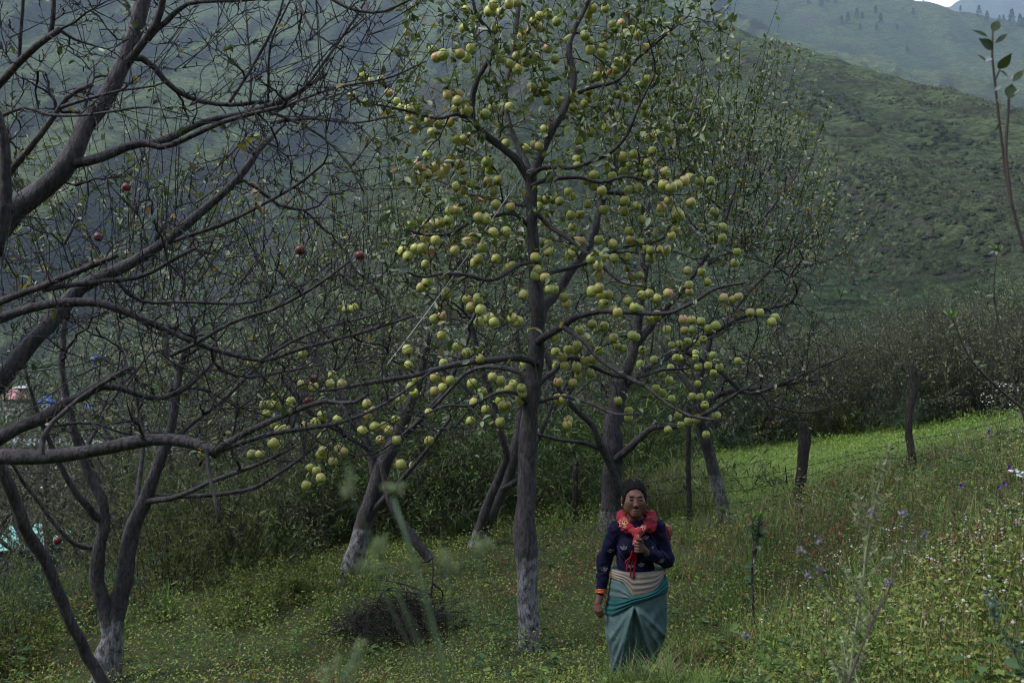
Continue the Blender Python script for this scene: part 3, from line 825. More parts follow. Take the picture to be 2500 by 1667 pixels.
# ------------------------------------------------------------------ the bare tree close by on the left (its trunk stands just outside the picture)
base = P(-420, 1500, 4.6); base[2] = Hs(base[0], base[1]) - 0.05
bare = thing('apple_tree', 'bare leafless apple tree close by, thick dark limbs reaching in from the side', 'tree', base)
bt = Tree()
bt.limb([base, base + np.array([.05, 0, .5]), P(-330, 1120, 4.6), P(-270, 950, 4.6), P(-190, 760, 4.55), P(-110, 640, 4.5)], [.13, .10, .09, .085, .075, .06], role='trunk')
BL = [
    ([(-190, 760), (-80, 640), (0, 551), (23, 515), (96, 471), (153, 413), (188, 356), (207, 305), (245, 260), (283, 199), (314, 126), (344, 31), (362, -40)], 64, 32, 4.55, 4.8),
    ([(178, 400), (225, 392), (268, 375), (333, 352), (383, 350), (440, 325), (497, 298), (574, 283), (643, 264), (708, 237), (796, 180)], 24, 11, 4.65, 4.9),
    ([(360, 352), (400, 360), (440, 344), (536, 302), (628, 275), (690, 262)], 15, 10, 4.7, 4.6),
    ([(305, 165), (330, 130), (364, 84), (390, 40), (398, 5), (405, -50)], 22, 16, 4.75, 4.6),
    ([(358, 100), (380, 75), (417, 46), (448, 14), (480, 6), (560, 2), (700, -8)], 15, 9, 4.7, 4.6),
    ([(312, 140), (340, 140), (364, 153), (413, 207), (452, 233), (497, 249), (574, 256), (650, 249), (700, 255)], 16, 9, 4.75, 4.95),
    ([(-110, 300), (-50, 250), (0, 203), (46, 153), (96, 107), (149, 70)], 24, 15, 4.3, 4.1),
    ([(122, 84), (128, 40), (133, -30)], 13, 10, 4.15, 4.1),
    ([(146, 73), (180, 95), (232, 113)], 9, 5, 4.1, 4.2),
    ([(46, 158), (50, 90), (55, 20), (58, -30)], 9, 7, 4.2, 4.1),
    ([(-60, 520), (0, 448), (31, 413), (77, 356), (115, 306), (145, 264), (172, 230), (226, 207)], 19, 11, 4.4, 4.3),
    ([(150, 262), (200, 245), (250, 232), (300, 220), (370, 212), (410, 200)], 9, 4, 4.3, 4.2),
    ([(0, 285), (60, 262), (115, 280), (180, 283), (280, 272), (360, 262), (430, 275)], 9, 4, 4.2, 4.0),
    ([(-200, 1150), (-80, 1010), (0, 933), (38, 887), (77, 841), (119, 795), (149, 757), (184, 711), (230, 684), (283, 661), (337, 630), (398, 592), (459, 545), (500, 510), (555, 463), (605, 406), (631, 367), (670, 330)], 50, 14, 4.6, 5.1),
    ([(540, 470), (590, 440), (640, 470), (690, 505), (740, 512), (790, 560)], 11, 6, 5.0, 5.2),
    ([(400, 596), (470, 572), (550, 545), (640, 500), (720, 455), (790, 400)], 11, 6, 4.95, 4.7),
    ([(-150, 820), (-60, 770), (0, 737), (50, 718), (103, 699), (172, 669), (230, 646), (287, 623)], 22, 13, 4.4, 4.3),
    ([(105, 708), (191, 695), (268, 684), (325, 680), (352, 672), (421, 634), (474, 607)], 13, 9, 4.35, 4.3),
    ([(290, 690), (330, 728), (360, 738), (450, 737), (540, 741), (600, 740), (680, 715)], 10, 6, 4.4, 4.7),
    ([(-160, 860), (-60, 800), (0, 780), (38, 764), (103, 745), (172, 739), (245, 741), (298, 757), (344, 776), (390, 799), (421, 814), (478, 837), (517, 852), (574, 868), (647, 879), (708, 860), (804, 833), (900, 806), (1010, 770)], 25, 8, 4.4, 4.9),
    ([(640, 877), (708, 837), (804, 795), (900, 772), (960, 745)], 9, 5, 4.7, 5.0),
    ([(417, 868), (478, 837), (566, 787), (670, 753), (765, 703), (853, 638)], 11, 6, 4.4, 4.2),
    ([(404, 810), (408, 850), (410, 885), (425, 890)], 14, 8, 4.45, 4.4),
    ([(517, 855), (525, 890), (570, 915), (620, 920), (700, 905), (790, 890)], 10, 5, 4.6, 4.9),
    ([(-230, 1250), (-100, 1120), (0, 1068), (57, 1040), (115, 1017), (172, 982), (214, 963), (245, 933), (291, 913), (321, 898)], 46, 13, 4.55, 4.6),
    ([(100, 1109), (109, 1055), (153, 1009), (191, 975), (237, 944), (306, 902)], 15, 9, 4.2, 4.3),
    ([(130, 1040), (190, 1032), (240, 1036), (290, 1055), (330, 1062)], 9, 5, 4.3, 4.5),
    ([(214, 955), (260, 945), (300, 950), (337, 963), (383, 971), (452, 948), (490, 913), (520, 882)], 17, 12, 4.6, 4.9),
    ([(-240, 1300), (-90, 1130), (0, 1116), (77, 1119), (172, 1109), (268, 1093), (344, 1074), (440, 1074), (497, 1093), (532, 1108)], 46, 24, 4.5, 4.3),
    ([(520, 1103), (574, 1070), (650, 1032), (727, 1001), (796, 979), (861, 985), (900, 960)], 19, 8, 4.3, 4.15),
    ([(530, 1102), (570, 1088), (650, 1063), (746, 1047), (815, 1036), (900, 1005), (980, 960), (1060, 900)], 15, 6, 4.3, 4.6),
    ([(505, 1095), (508, 1140), (520, 1200), (535, 1275)], 10, 8, 4.3, 4.2),
    ([(-20, 250), (5, 330), (10, 420), (14, 510), (-10, 620)], 22, 30, 3.9, 4.0),
    ([(560, 250), (600, 190), (640, 120), (680, 40), (700, -40)], 8, 5, 4.8, 4.7),
    ([(610, 250), (612, 180), (605, 90), (600, 10)], 7, 4, 4.9, 5.0),
    ([(655, 255), (655, 190), (660, 110), (690, 40), (720, -20)], 7, 4, 4.9, 4.6),
    ([(690, 250), (740, 215), (800, 140), (850, 70), (900, -10)], 9, 5, 4.9, 4.8),
    ([(720, -30), (740, 30), (760, 70), (830, 120)], 9, 4, 4.5, 4.4),
    ([(800, -10), (850, 20), (930, 30), (1000, 0)], 10, 6, 4.6, 4.5),
    ([(640, 265), (700, 290), (780, 330), (850, 400), (890, 470)], 9, 4, 4.9, 4.8),
    ([(660, 280), (720, 250), (820, 215), (950, 190), (1040, 150)], 8, 4, 4.9, 5.1),
    ([(660, 300), (760, 290), (870, 300), (970, 280)], 8, 4, 4.9, 4.8),
]
for p, a, b, d0, d1 in BL:
    bt.limb(px_limb(p, d0, d1), pxr(a, b, d0, d1))
tg = px_targets(1600, [(0, -40, 420, 330, 3), (420, -40, 950, 330, 5), (560, 150, 960, 480, 5), (300, 380, 900, 700, 4), (0, 430, 450, 720, 2), (300, 680, 950, 1000, 5),
                      (0, 740, 420, 1080, 3), (450, 950, 1000, 1130, 2.2), (-60, 0, 60, 600, 1)], (3.9, 5.4))
bt.grow(tg, wander=0.06, sub_up=0.12, mix=0.55)
bt.make_spurs(12.0, (0.012, 0.05))
bt.wood(bare, limb_sides=10)
ends = np.array([b[0][-1] for b in bt.br]); ed_ = nrm(np.array([b[0][-1] - b[0][-3] for b in bt.br]))
k = rng.random(len(ends)) < 0.22
SQ = shoots(ends[k], ed_[k] * 0.8 + np.array([[0.45, 0, 0.45]]) + rng.normal(size=(k.sum(), 3)) * 0.3, rng.uniform(0.15, 0.55, k.sum()))
gv, gq = tubes(SQ, np.broadcast_to(np.linspace(0.0030, 0.0014, 6), SQ.shape[:2]), 3)
Geo().add(gv, f4=gq).build('shoots', M_TWIG, bare, kind='stuff')
a, d = bt.leaf_sites()
k = rng.random(len(a)) < 0.03
g = Geo(); v, q, c = leaf_clusters(a[k], d[k], 1.5, (0.03, 0.055), yellow=0.25, bright=0.8); g.add(v, f4=q, col=c)
# a few leaves left hanging in front of the fruiting tree
fs = np.array([P(x, y, 4.6) for x, y in ((955, 505), (1010, 500), (930, 545), (925, 625), (1065, 800), (1085, 845), (1120, 830), (1165, 870), (1185, 850), (1250, 860), (1300, 800), (1080, 870), (930, 700), (960, 660))])
v, q, c = leaf_clusters(fs, np.tile([[0.3, 0, -0.4]], (len(fs), 1)), 2.2, (0.045, 0.07), yellow=0.2, bright=0.6); g.add(v, f4=q, col=c)
g.build('crown', M_LEAF, bare, kind='stuff')

# ------------------------------------------------------------------ the dark stem leaning across the lower left corner
base = P(275, 1725, 6.6); base[2] = Hs(base[0], base[1]) - 0.03
lean = thing('apple_tree', 'dark bare stem leaning across the corner in front of the forked limewashed tree', 'tree', base)
lt = Tree()
lt.limb([base, P(252, 1667, 6.55), P(214, 1603, 6.5), P(184, 1541, 6.4), P(145, 1450, 6.3), P(103, 1358, 6.2), P(65, 1297, 6.1), P(38, 1220, 6.0), P(0, 1143, 5.9), P(-45, 1060, 5.8), P(-120, 900, 5.7)], [.045, .042, .036, .036, .036, .036, .036, .035, .035, .034, .03], role='trunk')
lt.grow(np.array([P(x, y, d) for x, y, d in ((-80, 700, 5.6), (-200, 780, 5.9), (-150, 600, 5.5), (-30, 820, 5.4), (-260, 700, 5.6), (-120, 740, 6.2))]))
lt.wood(lean)

# ------------------------------------------------------------------ generic grown apple tree for the trees behind
def grown(root, stems, targets, lime, leaf, yellow=0.05, spurs=6.0, L=(0.045, 0.075), wander=0.08, shoot=None, bright=1.0, rmin=0.0019, leafz=None, mat=None, twig_mat=None):
    t = Tree()
    for i, (p, r) in enumerate(stems):
        t.limb(p, r, role='trunk' if i == 0 else 'limb', lime=lime)
    t.grow(targets, wander=wander, rmin=rmin)
    if spurs: t.make_spurs(spurs)
    g = Geo()
    if shoot:
        ends = np.array([b[0][-1] for b in t.br]); z0 = np.quantile(ends[:, 2], shoot[0])
        hi = ends[ends[:, 2] > z0]; hi = hi[rng.random(len(hi)) < shoot[1]]
        ctr = np.mean(ends, 0)
        SQ = shoots(hi, UP[None] * 1.0 + nrm((hi - ctr) * np.array([1, 1, 0.0])) * 0.45 + rng.normal(size=hi.shape) * 0.2, rng.uniform(shoot[2], shoot[3], len(hi)))
        gv, gq = tubes(SQ, np.broadcast_to(np.linspace(0.0045, 0.002, 6), SQ.shape[:2]), 3)
        Geo().add(gv, f4=gq).build('shoots', twig_mat or M_TWIG, root, kind='stuff')
        sa = (SQ[:, 1:] * 1.0).reshape(-1, 3); sd = np.repeat(nrm(SQ[:, -1] - SQ[:, 0]), 5, 0)
        mid = (0.5 * SQ[:, 1:] + 0.5 * SQ[:, :-1]).reshape(-1, 3)
        v, q, c = leaf_clusters(np.concatenate([sa, mid]), np.concatenate([sd, sd]), shoot[4], L, yellow=yellow, bright=bright); g.add(v, f4=q, col=c)
    t.wood(root, limb_sides=8, twig_mat=twig_mat)
    a, d = t.leaf_sites()
    per = leaf if leafz is None else leaf * (0.15 + 1.6 * smooth(leafz[0], leafz[1], a[:, 2]))
    v, q, c = leaf_clusters(a, d, per, L, yellow=yellow, bright=bright); g.add(v, f4=q, col=c)
    g.build('crown', M_LEAF, root, kind='stuff')
    return t


# forked tree, lower left
D = 8.0
base = P(250, 1690, D); base[2] = Hs(base[0], base[1]) - 0.05
tr = thing('apple_tree', 'forked apple tree with two dark stems rising from one limewashed trunk', 'tree', base)
st = [
    (np.concatenate([[base], px_limb([(255, 1667), (264, 1600), (276, 1545), (291, 1469), (306, 1392), (318, 1316), (337, 1258), (356, 1212), (383, 1144), (402, 1098), (425, 1000), (440, 900), (470, 800)], D, D)]), list(np.array([74, 70, 62, 48, 44, 42, 40, 36, 32, 28, 24, 20, 16, 12]) * D / F / 2)),
    (px_limb([(270, 1560), (262, 1500), (245, 1450), (234, 1411), (240, 1350), (254, 1265), (249, 1220), (226, 1174), (207, 1124), (191, 1086), (170, 1000), (150, 900), (160, 780)], D, D - .3), pxr(40, 12, D, D)),
    (px_limb([(254, 1272), (235, 1262), (214, 1235), (191, 1209), (161, 1159), (126, 1090), (90, 1000), (60, 900)], D - .1, D - .6), pxr(19, 8, D, D)),
    (px_limb([(240, 1337), (205, 1335), (180, 1327), (142, 1289), (96, 1228), (57, 1178), (38, 1144), (0, 1090)], D, D - .5), pxr(12, 6, D, D)),
    (px_limb([(345, 1228), (380, 1220), (421, 1216), (517, 1174), (643, 1128), (720, 1090)], D, D - .3), pxr(18, 7, D, D)),
    (px_limb([(355, 1215), (420, 1212), (497, 1209), (612, 1193), (704, 1140), (770, 1090)], D, D + .4), pxr(15, 7, D, D)),
    (px_limb([(340, 1262), (335, 1200), (345, 1140), (350, 1060), (330, 960), (300, 860)], D, D + .5), pxr(14, 8, D, D)),
    (px_limb([(405, 1095), (460, 1040), (540, 980), (620, 900), (700, 830)], D, D + .3), pxr(14, 7, D, D)),
    (px_limb([(200, 1110), (250, 1020), (300, 940), (370, 860)], D - .2, D + .3), pxr(11, 6, D, D)),
]
tgt = np.concatenate([px_targets(900, [(-60, 380, 500, 760, 5), (0, 700, 650, 1000, 4), (400, 600, 800, 1000, 3), (450, 1020, 760, 1150, 1.2), (20, 1000, 200, 1180, .5)], (7.0, 9.4))])
grown(tr, st, tgt, P(0, 1500, D)[2], 0.30, yellow=0.06, shoot=(0.5, 0.30, 0.3, 0.9, 0.8), leafz=(2.4, 4.0))

# leaning trunk with a dead prop, left of the middle
D = 10.4
base = P(845, 1425, D); base[2] = Hs(base[0], base[1]) - 0.05
tr = thing('apple_tree', 'apple tree with a pale leaning trunk behind the brushwood heap', 'tree', base)
st = [(np.concatenate([[base], px_limb([(852, 1400), (872, 1335), (892, 1270), (915, 1193), (941, 1124), (968, 1067), (1000, 990), (1030, 900), (1050, 800)], D, D)]), list(np.array([54, 52, 46, 46, 44, 40, 34, 28, 20, 14]) * D / F / 2)),
      (px_limb([(890, 1280), (922, 1232), (953, 1201), (987, 1163), (1040, 1100), (1100, 1020)], D, D - .3), pxr(18, 9, D, D)),
      (px_limb([(920, 1180), (900, 1090), (860, 1000), (800, 920), (750, 840)], D, D + .2), pxr(24, 10, D, D)),
      (px_limb([(960, 1085), (1010, 1040), (1080, 960), (1130, 860), (1160, 760)], D, D + .5), pxr(20, 9, D, D)),
      (px_limb([(905, 1100), (840, 1060), (760, 1010), (690, 930)], D, D - .6), pxr(13, 7, D, D))]
grown(tr, st, px_targets(900, [(560, 560, 1000, 900, 4), (800, 500, 1280, 900, 4), (650, 850, 1250, 1090, 2.5)], (9.2, 12.2)), P(0, 1280, D)[2], 0.5, yellow=0.05, shoot=(0.5, 0.35, 0.4, 1.0, 0.9))
D = 10.2
lg = thing('dead_branch', 'dead dark branch propped against the pale leaning trunk', 'branch', P(1048, 1362, D))
t = Tree(); t.limb(px_limb([(1052, 1366), (1010, 1316), (976, 1270), (949, 1216), (938, 1170), (930, 1120)], D, D + .15), pxr(26, 14, D, D)); t.wood(lg)

# slanting double trunk just left of the fruiting tree
D = 12.0
base = P(1160, 1345, D); base[2] = Hs(base[0], base[1]) - 0.05
tr = thing('apple_tree', 'slanting apple tree with a double trunk, left behind the fruiting tree', 'tree', base)
st = [(np.concatenate([[base], px_limb([(1167, 1327), (1182, 1277), (1209, 1232), (1232, 1182), (1251, 1124), (1264, 1067), (1275, 1000), (1270, 900), (1260, 800)], D, D + .2)]), list(np.array([46, 44, 40, 34, 32, 30, 26, 22, 16, 11]) * D / F / 2)),
      (px_limb([(1172, 1290), (1194, 1220), (1221, 1155), (1236, 1117), (1225, 1067), (1205, 980), (1170, 880), (1150, 780)], D - .1, D - .4), pxr(24, 10, D, D)),
      (px_limb([(1225, 1195), (1262, 1170), (1285, 1140), (1310, 1080), (1340, 1010), (1370, 930)], D, D + .3), pxr(16, 8, D, D)),
      (px_limb([(1215, 1025), (1150, 960), (1080, 900), (1010, 860)], D - .3, D - .2), pxr(13, 7, D, D))]
grown(tr, st, px_targets(700, [(1000, 620, 1400, 900, 4), (1000, 850, 1400, 1060, 1.5), (1050, 520, 1350, 700, 2)], (10.8, 13.4)), P(0, 1285, D)[2], 0.6, shoot=(0.5, 0.3, 0.4, 1.0, 0.9))

# big tree behind the woman
D = 12.2
base = P(1487, 1310, D); base[2] = Hs(base[0], base[1]) - 0.05
tr = thing('apple_tree', 'broad leafy apple tree with thick ridged trunk directly behind the woman', 'tree', base)
st = [(np.concatenate([[base], px_limb([(1488, 1290), (1492, 1220), (1496, 1143), (1497, 1086), (1497, 1040), (1505, 990), (1520, 930), (1545, 860), (1560, 760), (1580, 640)], D, D)]), list(np.array([62, 58, 52, 50, 50, 46, 38, 32, 26, 20, 14]) * D / F / 2)),
      (px_limb([(1510, 1205), (1500, 1160), (1478, 1110), (1462, 1080), (1447, 1040), (1405, 998), (1360, 940), (1330, 860)], D - .15, D - .6), pxr(22, 10, D, D)),
      (px_limb([(1505, 1120), (1530, 1098), (1558, 1074), (1596, 1044), (1654, 1040), (1720, 1010), (1800, 960)], D - .1, D - .7), pxr(20, 9, D, D)),
      (px_limb([(1465, 1095), (1420, 1080), (1370, 1075), (1310, 1060)], D - .3, D - .8), pxr(12, 6, D, D)),
      (px_limb([(1515, 950), (1580, 900), (1660, 850), (1760, 800), (1850, 760), (1930, 740)], D, D - .5), pxr(22, 8, D, D)),
      (px_limb([(1548, 850), (1620, 760), (1700, 660), (1760, 560), (1800, 440)], D, D + .2), pxr(20, 8, D, D)),
      (px_limb([(1562, 760), (1570, 600), (1590, 470), (1620, 350)], D, D + .6), pxr(17, 8, D, D)),
      (px_limb([(1660, 850), (1750, 900), (1830, 960), (1900, 940), (1990, 900), (2060, 870)], D - .3, D - .1), pxr(13, 6, D, D)),
      (px_limb([(1760, 800), (1840, 700), (1920, 620), (1990, 560)], D - .3, D + .2), pxr(12, 6, D, D)),
      (px_limb([(1700, 660), (1800, 600), (1890, 500), (1950, 420)], D + .1, D + .4), pxr(12, 6, D, D))]
grown(tr, st, px_targets(1900, [(1480, 300, 1850, 620, 3.5), (1600, 280, 2000, 650, 3), (1500, 560, 2000, 900, 5), (1800, 560, 2110, 930, 3), (1650, 880, 2050, 1050, 2), (1300, 560, 1600, 1000, 2.2), (1700, 220, 1960, 500, 1.2)], (10.6, 13.6)),
      P(0, 1235, D)[2], 0.36, yellow=0.07, shoot=(0.45, 0.28, 0.45, 1.15, 1.3), leafz=(1.8, 5.0))

# leaning limewashed trunk on the right
D = 12.6
base = P(1780, 1290, D); base[2] = Hs(base[0], base[1]) - 0.05
tr = thing('apple_tree', 'leaning apple trunk with grey limewash standing just beyond the barbed wire', 'tree', base)
st = [(np.concatenate([[base], px_limb([(1776, 1281), (1764, 1239), (1753, 1193), (1741, 1143), (1730, 1105), (1719, 1067), (1708, 1020), (1700, 960), (1720, 880), (1740, 800)], D, D)]), list(np.array([42, 38, 32, 31, 31, 30, 30, 28, 24, 18, 12]) * D / F / 2)),
      (px_limb([(1705, 1000), (1760, 960), (1830, 950), (1900, 940), (1960, 930)], D, D - .3), pxr(20, 7, D, D)),
      (px_limb([(1702, 970), (1650, 900), (1610, 830)], D, D + .2), pxr(16, 7, D, D)),
      (px_limb([(1850, 950), (1880, 985), (1920, 1000), (1990, 1005), (2030, 990)], D - .2, D - .3), pxr(8, 4, D, D))]
grown(tr, st, px_targets(600, [(1600, 700, 1950, 930, 4), (1800, 800, 2060, 1010, 3), (1650, 880, 1900, 1040, 1)], (11.6, 13.8)), P(0, 1150, D)[2], 0.35, shoot=(0.6, 0.3, 0.4, 0.9, 0.8))
# ================================================================== APPLES
def m_apple(name, g1, g2, blush, amount):
    m, nt, b, out = mat_new(name)
    n1 = noise_node(nt, 2.2, 3); n2 = noise_node(nt, 30, 3, 0.6); n3 = noise_node(nt, 9, 2)
    c = ramp(nt, n1.outputs['Fac'], [(0.35, g1), (0.65, g2)]).outputs[0]
    oi = nt.nodes.new('ShaderNodeObjectInfo')
    hv = nt.nodes.new('ShaderNodeHueSaturation'); nt.links.new(c, hv.inputs['Color'])
    mr = N(nt, 'ShaderNodeMapRange'); mr.inputs[3].default_value = 0.75; mr.inputs[4].default_value = 1.25; nt.links.new(oi.outputs['Random'], mr.inputs[0]); nt.links.new(mr.outputs[0], hv.inputs['Value'])
    c = hv.outputs[0]
    # the cheek that grew towards the light (fixed in the apple's own space)
    tc = nt.nodes.new('ShaderNodeTexCoord'); dt = N(nt, 'ShaderNodeVectorMath', operation='DOT_PRODUCT'); nt.links.new(tc.outputs['Object'], dt.inputs[0]); dt.inputs[1].default_value = (0.55, -0.30, 0.75)
    ad = N(nt, 'ShaderNodeMath', operation='MULTIPLY_ADD'); nt.links.new(n3.outputs['Fac'], ad.inputs[0]); ad.inputs[1].default_value = 0.8; nt.links.new(dt.outputs['Value'], ad.inputs[2])
    f = N(nt, 'ShaderNodeMapRange'); f.inputs[1].default_value = 0.55; f.inputs[2].default_value = 1.25; f.inputs[4].default_value = amount; nt.links.new(ad.outputs[0], f.inputs[0])
    c = mixc(nt, f.outputs[0], c, blush)
    sp = ramp(nt, n2.outputs['Fac'], [(0.64, (1, 1, 1)), (0.70, (0.55, 0.42, 0.3))]).outputs[0]
    c = mixc(nt, 0.8, c, sp, 'MULTIPLY')
    at = N(nt, 'ShaderNodeVertexColor', layer_name='Col'); c = mixc(nt, 1.0, c, at.outputs[0], 'MULTIPLY')
    nt.links.new(c, b.inputs['Base Color']); b.inputs['Roughness'].default_value = 0.42; b.inputs['Specular IOR Level'].default_value = 0.4
    return m


MA = [m_apple('apple_skin_green', (0.25, 0.29, 0.060), (0.34, 0.36, 0.095), (0.44, 0.33, 0.15), 0.2),
      m_apple('apple_skin_yellow', (0.30, 0.315, 0.065), (0.40, 0.395, 0.11), (0.42, 0.22, 0.11), 0.45),
      m_apple('apple_skin_blushed', (0.33, 0.335, 0.09), (0.42, 0.39, 0.13), (0.54, 0.27, 0.18), 0.75)]
M_REDAPPLE = m_apple('apple_skin_red', (0.075, 0.010, 0.012), (0.12, 0.016, 0.016), (0.14, 0.03, 0.02), 0.3)


def apple_mesh(mat, seed):
    r = np.random.default_rng(seed)
    k = r.uniform(0.93, 1.05)
    prof = [(0.02, .60), (.14, .70), (.32, .85), (.58, .90), (.84, .66), (.985, .25), (1.0, -.08), (.92, -.45), (.74, -.76), (.50, -.93), (.30, -.96), (.16, -.88), (.04, -.80)]
    prof = np.array(prof) * np.array([1, k])
    v, q = lathe(prof, 14)
    a = np.arctan2(v[:, 1], v[:, 0]); low = smooth(0.2, -0.9, v[:, 2])
    v[:, :2] *= (1 + 0.035 * np.cos(5 * a + seed) * (0.3 + low) + 0.04 * np.cos(a - seed))[:, None]
    col = np.ones((len(v), 3)); d = np.hypot(v[:, 0], v[:, 1])
    col[(d < 0.2) & (v[:, 2] < 0)] = (0.25, 0.18, 0.12)
    col[(d < 0.2) & (v[:, 2] > 0)] = (0.7, 0.6, 0.4)
    g = Geo().add(v, f4=q, col=col)
    st, sq, s3 = one_tube(np.array([(0, 0, .58), (.03, .01, .9), (.10, .03, 1.25)]), np.array([.05, .04, .06]), 4)
    g.add(st, f3=s3, f4=sq, col=(0.22, 0.16, 0.2))
    me = g.mesh('apple'); me.materials.append(mat)
    return me


A_MESH = [[apple_mesh(m, s) for s in (1, 4)] for m in MA]


def zone(px, py):
    if px < 700: return 'among twigs on the lowest left boughs'
    if px < 1010 and py > 700: return 'on low boughs above the brushwood heap'
    if px < 1060 and py < 300: return 'at the crown\'s upper left edge'
    col = 'left of' if px < 1270 else ('right of' if px > 1330 else 'in front of')
    far = px > 1640
    if py < 90: return 'at the crown top' + ('' if col == 'in front of' else ', %s the trunk' % col)
    if py < 330: return ('high in the crown, %s the trunk fork' % col)
    if py < 560: return ('at fork height, far out on the right' if far else 'at fork height, %s the trunk' % col)
    if py < 760: return ('mid-crown, far out on the right' if far else 'mid-crown, %s the trunk' % col)
    if py < 960: return ('low boughs, far out on the right' if far else 'low boughs, %s the trunk' % col)
    return ('on the lowest boughs at far right' if far else 'on the lowest boughs, %s the trunk' % col)


vis = np.argsort(AP_D + 0.25 * rng.random(len(AP)))
solo = np.sort(vis[:300]); rest = vis[300:]
ORD = {}
kinds = np.empty(len(AP), int)
for i in range(len(AP)):
    up_ = 1 - AP[i, 1] / 900.0
    r_ = rng.random()
    kinds[i] = 2 if r_ < np.clip(0.04 + 0.42 * up_, 0.03, 0.42) else (1 if r_ < 0.62 else 0)
WORD = ['green', 'yellow-green', 'pink-blushed']
bins = {}
for i in solo: bins.setdefault((zone(*AP[i]), kinds[i]), []).append(i)
labels = {}
COUNT = ['first', 'second', 'third', 'fourth', 'fifth', 'sixth', 'seventh', 'eighth', 'ninth', 'tenth', 'eleventh', 'twelfth', 'thirteenth', 'fourteenth', 'fifteenth', 'sixteenth', 'seventeenth', 'eighteenth', 'nineteenth', 'twentieth']
COUNT += ['twenty-' + w for w in COUNT[:9]]
for (z, k), ids in bins.items():
    ids = sorted(ids, key=lambda i: AP[i, 0])
    for j, i in enumerate(ids):
        if len(ids) == 1: labels[i] = ('lone %s apple %s' % (WORD[k], z), None)
        elif j == len(ids) - 1: labels[i] = ('rightmost %s apple %s' % (WORD[k], z), None)
        else: labels[i] = ('%s %s apple from left, %s' % (COUNT[j], WORD[k], z), None)
for i in solo:
    me = A_MESH[kinds[i]][int(rng.integers(0, 2))]
    o = link('apple', me)
    o.location = APPLES[i]
    s = AP_R[i]; o.scale = (s, s, s * rng.uniform(0.92, 1.04))
    o.rotation_euler = (rng.normal() * 0.35, rng.normal() * 0.35, rng.uniform(0, 6.28))
    tag(o, labels[i][0], 'apple', 'apples on the fruiting tree')
# the smaller apples deep in the crown
g = Geo()
me0 = A_MESH[0][0]; vv = np.empty(len(me0.vertices) * 3, np.float32); me0.vertices.foreach_get('co', vv); vv = vv.reshape(-1, 3)
ff = np.array([p.vertices[:] for p in me0.polygons if len(p.vertices) == 4]); cc = np.empty(len(vv) * 4, np.float32); me0.color_attributes['Col'].data.foreach_get('color', cc); cc = cc.reshape(-1, 4)[:, :3]
for i in rest:
    a = rng.normal() * 0.35; Rm = np.array([[1, 0, 0], [0, math.cos(a), -math.sin(a)], [0, math.sin(a), math.cos(a)]])
    g.add((vv @ Rm.T) * AP_R[i] + APPLES[i], f4=ff, col=cc * rng.uniform(0.8, 1.15))
M_APPLE_FAR, nt_, b_, _o = mat_new('apple_skin_inner')
at_ = N(nt_, 'ShaderNodeVertexColor', layer_name='Col'); nn_ = noise_node(nt_, 6, 3)
nt_.links.new(mixc(nt_, 1.0, ramp(nt_, nn_.outputs['Fac'], [(0.35, (0.25, 0.29, 0.060)), (0.65, (0.36, 0.37, 0.10))]).outputs[0], at_.outputs[0], 'MULTIPLY'), b_.inputs['Base Color']); b_.inputs['Roughness'].default_value = 0.45
tag(g.build('apples', M_APPLE_FAR, kind='stuff'), 'smaller pale green apples hanging deeper inside the fruiting crown', 'apples')
RED = [(733, 611, 6.2, 'small red apple hanging alone before the pale mountain slope'), (879, 624, 6.5, 'dark red apple half hidden among twigs left of the fruiting tree'),
       (240, 579, 6.8, 'dark red apple deep among the bare twigs'), (309, 457, 7.2, 'pinkish red apple on a stub high in the bare twigs'), (141, 1319, 7.6, 'red apple hanging low beside the green shed roof'),
       (752, 979, 7.4, 'dull red apple among the lowest yellow-green ones'), (766, 925, 7.4, 'red apple above the lowest left boughs')]
rm = apple_mesh(M_REDAPPLE, 3)
for x, y, d, l in RED:
    o = link('apple', rm); o.location = P(x, y, d); o.scale = (0.031,) * 3; o.rotation_euler = (0.3, 0.2, x)
    tag(o, l, 'apple', 'red apples on the leafless trees')

# ================================================================== UNDERGROWTH
M_HERB = mat_attr('herb_leaf', rough=0.6, spec=0.25, transl=0.3)
M_GRASS = mat_attr('grass_blade', rough=0.55, spec=0.3, transl=0.3)
M_PETAL = mat_attr('flower_petal', rough=0.7, spec=0.2, transl=0.2)
M_SHRUBLEAF = mat_attr('shrub_leaf', rough=0.5, spec=0.35, transl=0.3, pale_back=0.0)


def scatter(n, r0, r1, az0=-36, az1=36, p=1.0):
    u = rng.random(n)
    r = r0 * (r1 / r0) ** u
    a = R(az0) + R(az1 - az0) * rng.random(n)
    x = r * np.sin(a); y = r * np.cos(a)
    return x, y, r


def turf_mask(x, y):
    return smooth(12.4, 13.4, y - 0.15 * (x - 3)) * smooth(1.0, 2.2, x)


def path_mask(x, y):
    return np.exp(-((y - 12.75 - 0.1 * (x - 2.2)) / 0.28) ** 2) * smooth(1.5, 1.8, x) * (1 - smooth(2.7, 3.1, x))


